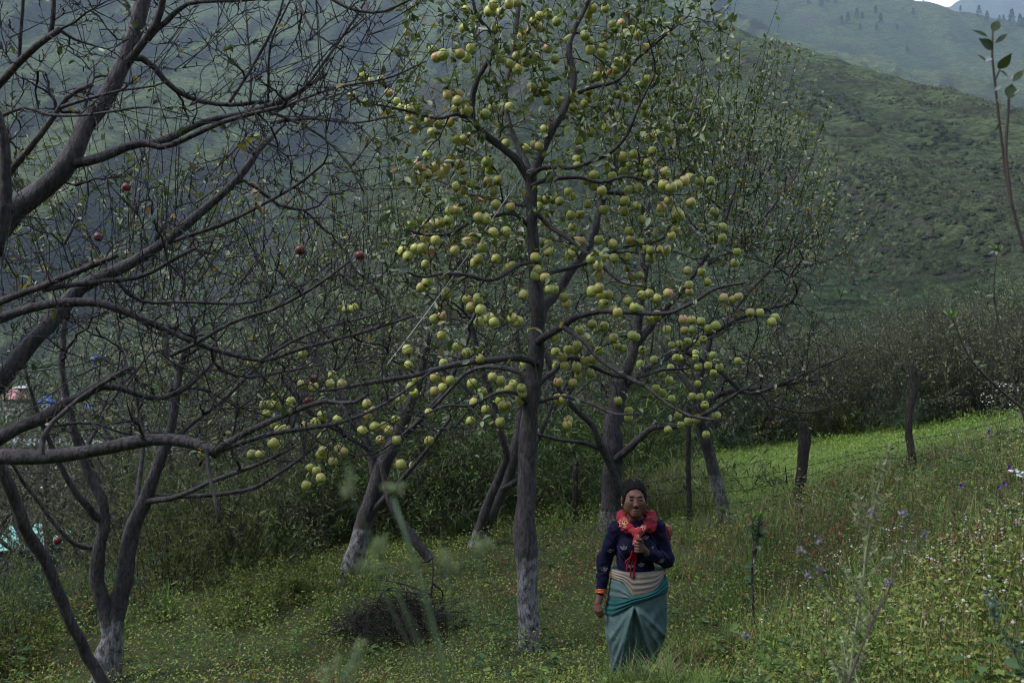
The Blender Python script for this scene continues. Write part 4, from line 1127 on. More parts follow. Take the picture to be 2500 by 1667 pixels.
def herb_colour(x, y, n):
    pal = np.array([(0.165, 0.195, 0.036), (0.115, 0.170, 0.034), (0.070, 0.120, 0.028), (0.150, 0.125, 0.052), (0.180, 0.055, 0.030), (0.24, 0.23, 0.11)])
    a = fbm(x / 0.9, y / 0.9, 201, 3); b = fbm(x / 1.4, y / 1.4, 207, 3); c = fbm(x / 2.5, y / 2.5, 211, 2)
    right = smooth(0.8, 3.0, x)
    wts = np.stack([1.3 + 2.2 * a - 0.6 * right, 1.1 + 1.6 * b, 0.8 - 1.2 * a + 0.3 * right, 0.45 + 0.9 * right + 0.8 * c, 0.015 + 4.0 * np.clip(b * -1 - 0.20, 0, 1) * 1.4, 0.07 + 0.06 * right], 1)
    wts = np.clip(wts, 0.01, None); wts /= wts.sum(1, keepdims=True)
    k = (wts.cumsum(1) < rng.random((n, 1))).sum(1).clip(0, 5)
    col = pal[k] * rng.uniform(0.75, 1.3, (n, 1)) * (1.28 - 0.17 * right[:, None])
    t = turf_mask(x, y)[:, None]
    turfc = np.array([0.155, 0.245, 0.042]) * rng.uniform(0.7, 1.3, (n, 1))
    return col * (1 - t) + turfc * t


def quad_leaves(base, d, up, L, W, col):
    d = nrm(d); s = nrm(np.cross(d, up)); L = L[:, None]; W = W[:, None]
    v = np.stack([base, base + d * L * .5 + s * W * .5, base + d * L, base + d * L * .5 - s * W * .5], 1).reshape(-1, 3)
    q = np.arange(len(base) * 4).reshape(-1, 4)
    return v, q, np.repeat(col, 4, 0)


# low herbs
n = 26000
x, y, r = scatter(n, 2.6, 26)
keep = path_mask(x, y) < rng.random(n) * 1.3
x, y, r = x[keep], y[keep], r[keep]; n = len(x)
z = H(x, y)
tall = 0.07 + 0.10 * smooth(0.8, 2.8, x) + 0.06 * (vnoise(x / 0.8, y / 0.8, 220)) + 0.05 * smooth(-2.5, -5, x)
tall = tall * (0.55 + 1.3 * smooth(0.35, 0.85, vnoise(x / 0.9 + 3, y / 0.9, 222))) * (1 - 0.6 * turf_mask(x, y)) * rng.uniform(0.6, 1.5, n) * (1 + 0.02 * r)
per = 13
idx = np.repeat(np.arange(n), per); m = len(idx)
h = rng.random(m) ** 0.7
sz = (0.75 + 0.05 * r)[idx]
pos = np.stack([x[idx] + rng.normal(size=m) * 0.05 * sz, y[idx] + rng.normal(size=m) * 0.05 * sz, z[idx] + h * tall[idx]], 1)
dr = rng.normal(size=(m, 3)); dr[:, 2] = np.abs(dr[:, 2]) * 0.6 + 0.1
L = rng.uniform(0.012, 0.032, m) * sz; col = herb_colour(pos[:, 0], pos[:, 1], m)
v, q, c = quad_leaves(pos, dr, UP + rng.normal(size=(m, 3)) * 0.6, L, L * rng.uniform(0.35, 0.7, m), col)
hb_ = Geo().add(v, f4=q, col=c).build('herbs', M_HERB, kind='stuff', smooth_=False)
tag(hb_, 'low yellow-green and rust herbs carpeting the orchard floor', 'undergrowth')


# broad-leaved weeds
n = 900
x, y, r = scatter(n, 3.2, 15); k = turf_mask(x, y) < .5; x, y = x[k], y[k]; n = len(x); idx = np.repeat(np.arange(n), 9); m = len(idx)
a = rng.uniform(0, 6.28, m); hh = rng.uniform(.02, .22, m) * rng.uniform(.5, 1.2, n)[idx]
pos = np.stack([x[idx] + rng.normal(size=m) * .015, y[idx] + rng.normal(size=m) * .015, H(x, y)[idx] + hh + .03], 1)
LL = rng.uniform(.035, .10, n)[idx] * rng.uniform(.6, 1.2, m)
bc = np.array([(.060, .115, .030), (.085, .150, .034), (.050, .100, .042), (.120, .165, .036)])[rng.integers(0, 4, n)][idx] * rng.uniform(.75, 1.25, (m, 1))
v, q, c = leaf_batch(pos, np.stack([np.cos(a), np.sin(a), rng.uniform(-.1, .7, m)], 1), UP + rng.normal(size=(m, 3)) * .3, LL, LL * rng.uniform(.3, .6, m), bc, fold=.12, curl=.3)
tag(Geo().add(v, f4=q, col=c).build('broadleaf_weeds', M_HERB, kind='stuff'), 'broad-leaved green weeds scattered through the herbs', 'weeds')


def blades(x, y, L, lean, w, col, seg=3):
    n = len(x); z = H(x, y)
    a = rng.uniform(0, 2 * np.pi, n); dv = np.stack([np.cos(a), np.sin(a), np.zeros(n)], 1)
    s = np.stack([-np.sin(a + rng.normal(size=n) * .5), np.cos(a), np.zeros(n)], 1)
    u = np.linspace(0, 1, seg + 1)
    b = np.stack([x, y, z - 0.01], 1)
    c = b[:, None] + dv[:, None] * (lean[:, None] * L[:, None] * u[None] ** 2)[..., None] + UP[None, None] * (L[:, None] * (u[None] - 0.35 * lean[:, None] * u[None] ** 2.5))[..., None]
    wd = w[:, None] * (1 - u[None] ** 1.5 * 0.92)
    lf = c - s[:, None] * wd[..., None] * .5; rt = c + s[:, None] * wd[..., None] * .5
    v = np.stack([lf, rt], 2).reshape(n, -1, 3)
    k = np.arange(seg) * 2
    q = np.stack([k, k + 1, k + 3, k + 2], 1)
    q = (np.arange(n)[:, None, None] * (2 * (seg + 1)) + q[None]).reshape(-1, 4)
    return v.reshape(-1, 3), q, np.repeat(col, 2 * (seg + 1), 0)


g = Geo()
n = 52000
x, y, r = scatter(n, 2.8, 24)
dn = 0.25 + 0.9 * smooth(0.0, 2.5, x) + 0.7 * smooth(0.1, 0.5, fbm(x / 0.7, y / 0.7, 230, 2)) + turf_mask(x, y)
k = (rng.random(n) < dn) & (path_mask(x, y) < rng.random(n)); x, y, r = x[k], y[k], r[k]; n = len(x)
t = turf_mask(x, y)
L = (0.10 + 0.16 * smooth(0.5, 3, x) + 0.22 * (rng.random(n) ** 4) * smooth(-1, 2, x)) * (1 - 0.5 * t) * rng.uniform(0.6, 1.4, n)
gp = np.array([(0.120, 0.180, 0.036), (0.165, 0.200, 0.044), (0.230, 0.205, 0.080), (0.085, 0.135, 0.034), (0.30, 0.25, 0.12)])
gcol = gp[rng.choice(5, n, p=[.32, .28, .15, .17, .08])] * rng.uniform(0.7, 1.3, (n, 1))
gcol = gcol * (1 - t[:, None]) + (np.array([0.16, 0.25, 0.042]) * rng.uniform(0.7, 1.3, (n, 1))) * t[:, None]
v, q, c = blades(x, y, L, rng.uniform(0.15, 0.9, n), rng.uniform(0.0025, 0.006, n) * (0.8 + 0.05 * r), gcol); g.add(v, f4=q, col=c)
tag(g.build('grass', M_GRASS, kind='stuff', smooth_=False), 'mixed green and straw coloured grass standing among the herbs', 'grass')

# tussocks of longer fresh grass
g = Geo()
TUS = [(rng.uniform(1500, 2500), rng.uniform(4.5, 11)) for _ in range(46)] + [(1830, 8.6), (1850, 8.8), (2080, 7.0), (2060, 6.4), (1960, 6.0), (1790, 8.0)] + [(rng.uniform(100, 1400), rng.uniform(7.6, 13)) for _ in range(20)]
for px, d in TUS:
    nb = 46; xx = (px - 1250) / F * d
    xs = xx + rng.normal(size=nb) * 0.07; ys = d + rng.normal(size=nb) * 0.07
    v, q, c = blades(xs, ys, rng.uniform(0.18, 0.46, nb), rng.uniform(0.2, 1.0, nb), rng.uniform(0.005, 0.010, nb), np.array([[0.095, 0.165, 0.030]]) * rng.uniform(0.7, 1.4, (nb, 1))); g.add(v, f4=q, col=c)
for px, d, hh_, cc_ in ((1500, 6.75, .2, (.10, .15, .03)), (1530, 6.7, .24, (.11, .17, .03)), (1560, 6.6, .26, (.10, .19, .03)), (1585, 6.65, .28, (.09, .17, .03)), (1610, 6.7, .3, (.24, .22, .12)), (1630, 6.6, .28, (.26, .23, .13)), (1545, 6.55, .2, (.14, .18, .035)), (1480, 6.8, .2, (.12, .16, .03)), (1575, 6.6, .42, (.22, .2, .12)), (1515, 6.65, .2, (.1, .16, .03))):
    nb = 60; xs = (px - 1250) / F * d + rng.normal(size=nb) * .06; ys = d + rng.normal(size=nb) * .05
    v, q, c = blades(xs, ys, rng.uniform(.5, 1.0, nb) * hh_, rng.uniform(.2, 1.0, nb), rng.uniform(.004, .009, nb), np.array([cc_]) * rng.uniform(.7, 1.4, (nb, 1))); g.add(v, f4=q, col=c)
# pale long grass at the foot of the thicket
for px, d in [(rng.uniform(1540, 1720), rng.uniform(13.2, 15.5)) for _ in range(26)] + [(rng.uniform(600, 1450), rng.uniform(13, 16)) for _ in range(22)]:
    nb = 50; xx = (px - 1250) / F * d
    xs = xx + rng.normal(size=nb) * 0.15; ys = d + rng.normal(size=nb) * 0.15
    v, q, c = blades(xs, ys, rng.uniform(0.4, 0.95, nb), rng.uniform(0.3, 1.1, nb), rng.uniform(0.006, 0.012, nb), np.array([[0.115, 0.135, 0.045]]) * rng.uniform(0.6, 1.5, (nb, 1))); g.add(v, f4=q, col=c)
tag(g.build('grass', M_GRASS, kind='stuff', smooth_=False), 'longer arching grass tussocks scattered over the slope', 'grass')


def florets(pos, r, col, tilt=0.5, petals=5):
    n = len(pos); nn = nrm(UP + rng.normal(size=(n, 3)) * tilt)
    s = nrm(np.cross(nn, rng.normal(size=(n, 3)))); t_ = np.cross(nn, s)
    a = np.arange(petals) / petals * 2 * np.pi
    ring = pos[:, None] + (np.cos(a)[None, :, None] * s[:, None] + np.sin(a)[None, :, None] * t_[:, None]) * r[:, None, None]
    v = np.concatenate([pos[:, None] + nn[:, None] * r[:, None, None] * .35, ring], 1).reshape(-1, 3)
    k = np.arange(n)[:, None, None] * (petals + 1); j = np.arange(petals)
    f = np.stack([np.zeros(petals, int), 1 + j, 1 + (j + 1) % petals], 1)[None] + k
    return v, f.reshape(-1, 3), np.repeat(col, petals + 1, 0)


# tiny pale seed heads everywhere, white flower heads on the right-hand slope
g = Geo()
n = 4000
x, y, r = scatter(n, 2.8, 16); k = turf_mask(x, y) < rng.random(n); x, y, r = x[k], y[k], r[k]; n = len(x)
hh = 0.10 + 0.16 * smooth(0.8, 2.8, x)
pos = np.stack([x, y, H(x, y) + hh * rng.uniform(0.6, 1.5, n)], 1)
v, f, c = florets(pos, rng.uniform(0.003, 0.0065, n) * (0.6 + 0.05 * r), np.array([[0.42, 0.40, 0.27]]) * rng.uniform(0.5, 1.3, (n, 1)), 0.9); g.add(v, f3=f, col=c)
tag(g.build('seed_heads', M_PETAL, kind='stuff', smooth_=False), 'tiny pale seed heads speckling the herbs', 'seed heads')
g = Geo()
n = 4200
x, y, r = scatter(n, 2.9, 11, 4, 36)
dens = smooth(1.3, 3.2, x) * smooth(-0.25, 0.35, fbm(x / 0.8, y / 0.8, 240, 2)) * (1 - 0.6 * smooth(8, 11, y))
k = rng.random(n) < dens; x, y, r = x[k], y[k], r[k]; n = len(x)
pos = np.stack([x, y, H(x, y) + rng.uniform(0.22, 0.42, n)], 1)
for j in range(3):
    v, f, c = florets(pos + rng.normal(size=pos.shape) * 0.007, rng.uniform(0.004, 0.008, n), np.array([[0.46, 0.44, 0.40]]) * rng.uniform(0.6, 1.15, (n, 1)) * np.where(rng.random((n, 1)) < 0.15, np.array([[1, .6, .75]]), 1.0), 0.6, 6); g.add(v, f3=f, col=c)
v, q = tubes(np.stack([pos - np.array([0, 0, 0.3]), pos - np.array([0, 0, 0.14]) + rng.normal(size=pos.shape) * .01, pos], 1), np.full((n, 3), 0.0014), 3); g.add(v, f4=q, col=(0.07, 0.09, 0.03))
tag(g.build('wildflowers', M_PETAL, kind='stuff', smooth_=False), 'small white and pinkish flower heads on the right-hand slope', 'wildflowers')

g = Geo(); n = 2600
x, y, r = scatter(n, 3.2, 12.5, 5, 36); k = (rng.random(n) < smooth(.9, 3, x) * smooth(-.2, .3, fbm(x / .7, y / .7, 260, 2))) & (turf_mask(x, y) < .4); x, y = x[k], y[k]; n = len(x)
b0 = np.stack([x, y, H(x, y)], 1); hh = rng.uniform(.25, .6, n); ln = rng.normal(size=(n, 2)) * .12
tp = b0 + np.stack([ln[:, 0], ln[:, 1], hh], 1)
v, q = tubes(np.stack([b0, (b0 + tp) / 2 + rng.normal(size=(n, 3)) * .015, tp], 1), np.tile([[.0016, .0013, .0009]], (n, 1)), 3); g.add(v, f4=q, col=(.115, .085, .05))
for j in range(6):
    p_ = tp - np.array([0, 0, 1]) * (rng.random((n, 1)) * .12); LL = rng.uniform(.012, .035, n)
    v, q, c = quad_leaves(p_, nrm(rng.normal(size=(n, 3)) + UP), UP + rng.normal(size=(n, 3)), LL, LL * .3, np.array([[.12, .085, .05]]) * rng.uniform(.6, 1.5, (n, 1))); g.add(v, f4=q, col=c)
tag(g.build('dry_stalks', M_HERB, kind='stuff', smooth_=False), 'brown dried weed stalks standing over the right-hand slope', 'weeds')

# ================================================================== SHRUBS
def shrub_proto(name, h, w, nstem, nleaf, pal, leafL, aspect, droop, stem_mat=None, mat=None, upright=0.6, rad=0.005):
    root = thing(name, 'shrub', 'shrub')
    st = rng.normal(size=(nstem, 3)) * np.array([w * .28, w * .28, 0]); st[:, 2] = -0.05
    dd = nrm(np.stack([st[:, 0] / w * 1.6 + rng.normal(size=nstem) * .35, st[:, 1] / w * 1.6 + rng.normal(size=nstem) * .35, np.full(nstem, upright + .5)], 1))
    L = rng.uniform(0.55, 1.15, nstem) * h
    u = np.linspace(0, 1, 6)
    Q = st[:, None] + dd[:, None] * (u[None] * L[:, None])[..., None] + rng.normal(size=(nstem, 6, 3)) * 0.03 * h * u[None, :, None]
    Q[:, :, 2] -= 0.10 * droop * L[:, None] * u[None] ** 2.5
    g = Geo(); v, q = tubes(Q, rad * np.linspace(1, .3, 6)[None] * rng.uniform(.7, 1.3, (nstem, 1)), 4); g.add(v, f4=q)
    # side twigs
    ns = int(nstem * 9); i = rng.integers(0, nstem, ns); k = rng.integers(1, 5, ns); a = Q[i, k]
    sd = nrm(dd[i] * .6 + rng.normal(size=(ns, 3)) * .8); SL = rng.uniform(.12, .34, ns) * h
    S = a[:, None] + sd[:, None] * (np.linspace(0, 1, 4)[None] * SL[:, None])[..., None] + rng.normal(size=(ns, 4, 3)) * .012
    v, q = tubes(S, np.broadcast_to(rad * .5 * np.linspace(1, .4, 4), (ns, 4)), 3); g.add(v, f4=q)
    g.build('stems', stem_mat or M_TWIG, root, kind='stuff')
    j = rng.integers(0, ns, nleaf); uu = rng.random((nleaf, 1)) * 3; kk = np.minimum(uu.astype(int), 2)[:, 0]; ff = uu - kk[:, None]
    pos = S[j, kk] * (1 - ff) + S[j, kk + 1] * ff + rng.normal(size=(nleaf, 3)) * .02
    ld = nrm(sd[j] * .5 + rng.normal(size=(nleaf, 3)) * .7 + np.array([0, 0, .2 - droop]))
    Ls = rng.uniform(*leafL, nleaf)
    col = np.asarray(pal)[rng.integers(0, len(pal), nleaf)] * rng.uniform(.6, 1.4, (nleaf, 1))
    v, q, c = leaf_batch(pos, ld, nrm(UP * .8 + rng.normal(size=(nleaf, 3)) * .5), Ls, Ls * aspect, col, fold=.15, curl=.2)
    Geo().add(v, f4=q, col=c).build('foliage', mat or M_SHRUBLEAF, root, kind='stuff')
    return root


SH = {
    'green': shrub_proto('leafy_shrub', 1.5, 1.3, 26, 4200, [(.075, .125, .030), (.105, .155, .036), (.055, .095, .026)], (.05, .10), .28, .25),
    'grey': shrub_proto('twiggy_shrub', 1.6, 1.5, 60, 3600, [(.100, .120, .052), (.130, .140, .064), (.075, .09, .046)], (.03, .05), .4, .1, rad=.006, stem_mat=M_TWIG_GREY),
    'feathery': shrub_proto('feathery_shrub', 1.4, 1.0, 30, 5200, [(.115, .140, .038), (.135, .165, .042), (.080, .105, .032)], (.03, .07), .16, .1, upright=.9),
    'bamboo': shrub_proto('drooping_shrub', 2.3, 1.5, 30, 4200, [(.070, .115, .028), (.095, .145, .032), (.046, .080, .022)], (.09, .18), .13, .55, upright=.8),
    'bluish': shrub_proto('bluish_weed_shrub', 1.3, .9, 26, 4200, [(.050, .095, .050), (.065, .115, .060)], (.03, .07), .25, .1, upright=1.0),
    'bright': shrub_proto('yellow_green_shrub', 1.0, 1.0, 22, 3000, [(.13, .165, .028), (.10, .14, .026)], (.04, .07), .45, .1),
}
NTH = ['first', 'second', 'third', 'fourth', 'fifth', 'sixth', 'seventh', 'eighth', 'ninth', 'tenth', 'eleventh', 'twelfth', 'thirteenth', 'fourteenth', 'fifteenth', 'sixteenth', 'seventeenth', 'eighteenth', 'nineteenth', 'twentieth']
DESC = {'green': 'dark green leafy shrub', 'grey': 'grey twiggy shrub', 'feathery': 'olive feathery shrub', 'bamboo': 'tall shrub with drooping narrow leaves', 'bluish': 'blue-green weedy shrub', 'bright': 'bright yellow-green shrub'}
SPOT = {
    'green': [(-60, 9.6, .6), (150, 10.8, .5), (690, 12.6, 1.15), (1090, 15.2, 1.2), (1340, 14.4, 1.3), (1010, 13.6, 1.1), (1250, 16.5, 1.3)],
    'grey': [(600, 12.4, 1.2), (770, 13.3, 1.2), (900, 14.5, 1.3), (1130, 14.2, 1.1), (1620, 20.5, 1.5), (1740, 21.5, 1.5), (1830, 21.6, 1.5), (1920, 21, 1.5), (1985, 20.6, 1.4), (2090, 20.2, 1.5), (2150, 20.5, 1.6), (2210, 19.6, 1.5), (2270, 19.8, 1.6), (2330, 19.2, 1.5), (2390, 19.4, 1.6), (2450, 18.6, 1.5), (2510, 18.6, 1.6), (260, 14, 1.2), (430, 15, 1.3)],
    'feathery': [(470, 11.2, 1.15), (390, 10.6, .95), (550, 11.8, 1.0), (30, 8.8, .75), (1790, 20.3, 1.5), (1860, 20.6, 1.4), (830, 15.5, 1.2)],
    'bamboo': [(800, 13.6, 1.0), (860, 14.6, 1.05), (970, 15.0, 1.0), (1420, 15.2, 1.1), (1545, 16.8, .9), (1200, 17.5, 1.1)],
    'bluish': [(1755, 19.6, 1.3), (1700, 20.0, 1.2), (190, 9.8, .7), (2190, 18.2, .8), (60, 10.2, .5)],
    'bright': [(2045, 19.6, 1.0), (1640, 19.4, .9), (10, 8.4, .6), (600, 9.9, .42), (675, 9.6, .5), (745, 9.9, .5), (560, 9.2, .35)],
}
for kind, spots in SPOT.items():
    pr = SH[kind]; spots = sorted(spots); first = True
    for i, (px, d, s) in enumerate(spots):
        x_ = (px - 1250) / F * d; loc = (x_, d, Hs(x_, d) - .03)
        lab = '%s, %s such from the left' % (DESC[kind], NTH[i])
        if first:
            pr.location = loc; pr.rotation_euler = (0, 0, rng.uniform(0, 6)); pr.scale = (s,) * 3; tag(pr, lab, 'shrub', 'shrubs at the edge of the orchard'); first = False
        else:
            dup(pr, loc, rng.uniform(0, 6), s, lab, 'shrubs at the edge of the orchard')

# ================================================================== ORCHARD TREES FURTHER BACK
def back_proto(h, w, n, leaf, yellow, seed):
    global rng
    rng = np.random.default_rng(seed)
    root = thing('apple_tree', 'tree', 'tree')
    st = [(np.array([(0, 0, -.1), (.03, 0, .4), (.02, .05, .9), (.1, .02, h * .42), (.06, .1, h * .68)]), [.11, .09, .075, .05, .02])]
    for k in range(6):
        a = k * 1.05 + rng.uniform(-.3, .3); e = rng.uniform(.35, .95); z0 = rng.uniform(.7, 1.3)
        e1 = np.array([math.cos(a), math.sin(a), 0])
        st.append((np.array([(0.02, 0.02, z0), e1 * w * .22 + UP * (z0 + .25 * e), e1 * w * .45 + UP * (z0 + h * .3 * e), e1 * w * .62 + UP * (z0 + h * .5 * e)]), [.045, .035, .024, .010]))
    tg = crown_targets(n, (0, 0, h * .60), (w * .85, w * .85, h * .42))
    grown(root, st, tg, None, leaf, yellow=yellow, spurs=4.0, L=(.04, .07), shoot=(.5, .4, .3, .8, leaf * 2), rmin=.0032, twig_mat=M_TWIG_GREY)
    return root


BP = [back_proto(3.7, 1.9, 620, .22, .05, 11), back_proto(3.3, 2.0, 620, .8, .04, 12), back_proto(4.0, 1.8, 640, .12, .03, 13)]
rng = np.random.default_rng(99)
BACK_L = [(-120, 15, 1.15, 0), (130, 18, 1.2, 1), (430, 15.5, 1.1, 1), (590, 19, 1.25, 0), (760, 17, 1.15, 1), (960, 19, 1.2, 0), (1120, 21, 1.15, 1), (1290, 18, 1.05, 0), (1410, 20, 1.1, 1), (280, 24, 1.4, 0), (860, 25, 1.35, 1), (1020, 27, 1.3, 2), (660, 24, 1.35, 2), (-30, 24, 1.35, 2), (1560, 20, 1.0, 2), (520, 22, 1.3, 1), (720, 21, 1.3, 0), (330, 17, 1.1, 2), (900, 16.5, 1.05, 2)]
BACK_R = [(1660, 22, 0.68, 2), (1760, 25, 0.72, 0), (1850, 23, 0.66, 1), (1950, 22.5, 0.65, 0), (2040, 24, 0.68, 1), (2120, 22, 0.65, 1), (2210, 24, 0.72, 1), (2290, 22, 0.68, 0), (2370, 23, 0.72, 1), (2450, 21, 0.72, 0), (2540, 20, 0.76, 1), (1990, 29, 0.86, 1), (2160, 29, 0.86, 0), (2330, 28, 0.86, 1), (2480, 27, 0.86, 1), (2640, 22, 0.79, 1), (2400, 34, 0.97, 1), (2230, 36, 0.97, 1), (2560, 32, 0.94, 1)]
used = set()
for spots, text, grp in ((BACK_L, 'orchard tree with sparse leaves, %s from the left in the tangle behind the front trees', 'orchard trees behind on the valley side'),
                         (BACK_R, 'grey twiggy orchard tree, %s from the left in the thicket beyond the meadow', 'orchard trees beyond the meadow')):
    for i, (px, d, s, k) in enumerate(sorted(spots)):
        x_ = (px - 1250) / F * d; loc = (x_, d, Hs(x_, d) - .05); lab = text % NTH[i]
        if k not in used:
            used.add(k); o = BP[k]; o.location = loc; o.rotation_euler = (0, 0, rng.uniform(0, 6)); o.scale = (s,) * 3; tag(o, lab, 'tree', grp)
        else: dup(BP[k], loc, rng.uniform(0, 6), s, lab, grp)
# ================================================================== THE WOMAN
def box_sub(G, lo, hi):
    o, h, n = G['o'], G['h'], G['n']
    a = np.clip(np.floor((np.asarray(lo) - o) / h).astype(int), 0, n - 1); b = np.clip(np.ceil((np.asarray(hi) - o) / h).astype(int) + 1, 1, n)
    sl = tuple(slice(i, j) for i, j in zip(a, b))
    ax = [o[i] + h * np.arange(a[i], b[i]) for i in range(3)]
    X, Y, Z = np.meshgrid(*ax, indexing='ij', sparse=True)
    return sl, X, Y, Z


def grid(lo, hi, h):
    lo = np.asarray(lo, float); n = np.ceil((np.asarray(hi) - lo) / h).astype(int) + 1
    return {'o': lo, 'h': h, 'n': n, 'f': np.full(n, 0.5, np.float32)}


def smin(a, b, k):
    t = np.clip(.5 + .5 * (b - a) / k, 0, 1)
    return b + (a - b) * t - k * t * (1 - t)


def ell(G, c, r, k=.012, rot=None, sub=False):
    c = np.asarray(c, float); r = np.asarray(r, float); m = r.max() + 3 * k + .02
    sl, X, Y, Z = box_sub(G, c - m, c + m)
    x, y, z = X - c[0], Y - c[1], Z - c[2]
    if rot is not None:
        Rm = np.asarray(rot)
        x, y, z = Rm[0, 0] * x + Rm[0, 1] * y + Rm[0, 2] * z, Rm[1, 0] * x + Rm[1, 1] * y + Rm[1, 2] * z, Rm[2, 0] * x + Rm[2, 1] * y + Rm[2, 2] * z
    k0 = np.sqrt((x / r[0]) ** 2 + (y / r[1]) ** 2 + (z / r[2]) ** 2); k1 = np.sqrt((x / r[0] ** 2) ** 2 + (y / r[1] ** 2) ** 2 + (z / r[2] ** 2) ** 2)
    d = k0 * (k0 - 1) / np.maximum(k1, 1e-6)
    f = G['f'][sl]
    G['f'][sl] = -smin(-f, d, k) if sub else smin(f, d, k)


def cap(G, a, b, ra, rb, k=.012, flat=None):
    """tapered capsule; flat = (sx, sy) squash of the section in world x / y"""
    a = np.asarray(a, float); b = np.asarray(b, float); m = max(ra, rb) * 1.4 + 3 * k + .02
    sl, X, Y, Z = box_sub(G, np.minimum(a, b) - m, np.maximum(a, b) + m)
    s = flat or (1, 1, 1)
    x, y, z = (X - a[0]) / s[0], (Y - a[1]) / s[1], (Z - a[2]) / s[2]
    ab = (b - a) / np.asarray(s)
    t = np.clip((x * ab[0] + y * ab[1] + z * ab[2]) / (ab @ ab), 0, 1)
    d = np.sqrt((x - t * ab[0]) ** 2 + (y - t * ab[1]) ** 2 + (z - t * ab[2]) ** 2) - (ra + (rb - ra) * t)
    G['f'][sl] = smin(G['f'][sl], d * min(s), k)


def nets(G):
    f, o, h = G['f'], G['o'], G['h']
    s = f < 0
    c = [s[i:s.shape[0] - 1 + i, j:s.shape[1] - 1 + j, k:s.shape[2] - 1 + k] for i in (0, 1) for j in (0, 1) for k in (0, 1)]
    tot = sum(a.astype(np.int8) for a in c)
    act = (tot > 0) & (tot < 8)
    ijk = np.argwhere(act); idx = np.full(act.shape, -1, np.int64); idx[act] = np.arange(len(ijk))
    acc = np.zeros((len(ijk), 3)); cnt = np.zeros(len(ijk))
    offs = np.array([(i, j, k) for i in (0, 1) for j in (0, 1) for k in (0, 1)])
    val = np.stack([f[tuple((ijk + of).T)] for of in offs], 1)
    for a in range(8):
        for b in range(a + 1, 8):
            if np.abs(offs[a] - offs[b]).sum() != 1: continue
            va, vb = val[:, a], val[:, b]; m = (va < 0) != (vb < 0)
            t = np.where(m, va / np.where(m, va - vb, 1), 0)[:, None]
            acc += np.where(m[:, None], offs[a] + t * (offs[b] - offs[a]), 0); cnt += m
    v = o + h * (ijk + acc / cnt[:, None])
    q = []
    for ax in range(3):
        u, w = [(1, 2), (2, 0), (0, 1)][ax]
        s0 = np.take(s, np.arange(s.shape[ax] - 1), ax); s1 = np.take(s, np.arange(1, s.shape[ax]), ax)
        e = np.argwhere(s0 != s1); e = e[(e[:, u] > 0) & (e[:, w] > 0) & (e[:, u] < s.shape[u] - 1) & (e[:, w] < s.shape[w] - 1)]
        du = np.zeros(3, int); du[u] = 1; dw = np.zeros(3, int); dw[w] = 1
        ids = [idx[tuple((e - a * du - b * dw).T)] for a, b in ((0, 0), (1, 0), (1, 1), (0, 1))]
        fq = np.stack(ids, 1); fl = s0[tuple(e.T)]
        fq[fl] = fq[fl][:, ::-1]
        q.append(fq[(fq >= 0).all(1)])
    return v, np.concatenate(q)[:, ::-1]


WD = 7.0
WS = WD / F
W0 = P(1555, 1690, WD)
W0[2] = P(0, 1690, WD)[2]
def L_(px, py, y=0.0): return np.array([(px - 1555) * WS, y, (1690 - py) * WS])
woman = thing('person', 'woman in dark blue jacket, red patterned scarf and teal wrapped skirt walking through the grass', 'person', W0)
def wb(v, **k): return v + W0

# ---- body
G = grid((-.34, -.30, -.06), (.34, .30, 1.56), .004)
hx, hz = L_(1547, 1213)[0], L_(1547, 1213)[2]
def HD(x, y, z): return np.array([hx + x, y - .045, hz + z])
ell(G, HD(0, .034, .028), (.077, .086, .097))                    # skull
ell(G, HD(0, -.030, -.028), (.070, .062, .088), .025)             # face
ell(G, HD(0, -.068, -.098), (.036, .032, .030), .024)            # chin
for s in (-1, 1):
    ell(G, HD(s * .042, -.060, -.028), (.028, .024, .026), .018)  # cheekbone
    ell(G, HD(s * .046, -.038, -.064), (.026, .034, .034), .03)   # jaw
    ell(G, HD(s * .083, .012, -.012), (.010, .020, .030), .006)   # ear
    ell(G, HD(s * .032, -.080, .026), (.022, .008, .006), .016)   # brow
    ell(G, HD(s * .031, -.100, .004), (.016, .011, .006), .010, sub=True)   # eye socket
    ell(G, HD(s * .031, -.081, .003), (.014, .011, .006), .003)   # eye
    ell(G, HD(s * .011, -.098, -.040), (.009, .010, .008), .006)  # nostril wing
cap(G, HD(0, -.078, .010), HD(0, -.101, -.034), .006, .0105, .016)   # nose
ell(G, HD(0, -.092, -.073), (.024, .010, .006), .006)            # lips
ell(G, HD(0, -.092, -.084), (.021, .010, .007), .006)
ell(G, HD(0, -.103, -.0785), (.017, .008, .0020), .002, sub=True)
cap(G, HD(0, .02, -.06), L_(1550, 1285, .01), .052, .058, .02)   # neck
cap(G, L_(1514, 1290, .0), L_(1598, 1288, .0), .050, .052, .04)  # shoulders
cap(G, L_(1553, 1300, .0), L_(1553, 1400, .01), .105, .098, .04, (1.15, .8, 1))
ell(G, L_(1552, 1425, .01), (.135, .105, .085), .04)             # hips
for px in (1525, 1578):
    cap(G, L_(px, 1440, .01), L_(px - 2, 1560, .0), .072, .050, .02)
    cap(G, L_(px - 2, 1560, .0), L_(px - 4, 1668, .02), .048, .034, .02)
    cap(G, L_(px - 4, 1680, .02), L_(px - 8, 1688, -.11), .032, .026, .01)
LA = [L_(1504, 1290, .0), L_(1476, 1370, .035), L_(1467, 1444, -.02)]      # hanging arm
RA = [L_(1606, 1288, .0), L_(1626, 1364, -.02), L_(1572, 1338, -.165)]     # bent arm
for A in (LA, RA):
    cap(G, A[0], A[1], .044, .036, .02); cap(G, A[1], A[2], .035, .021, .012)
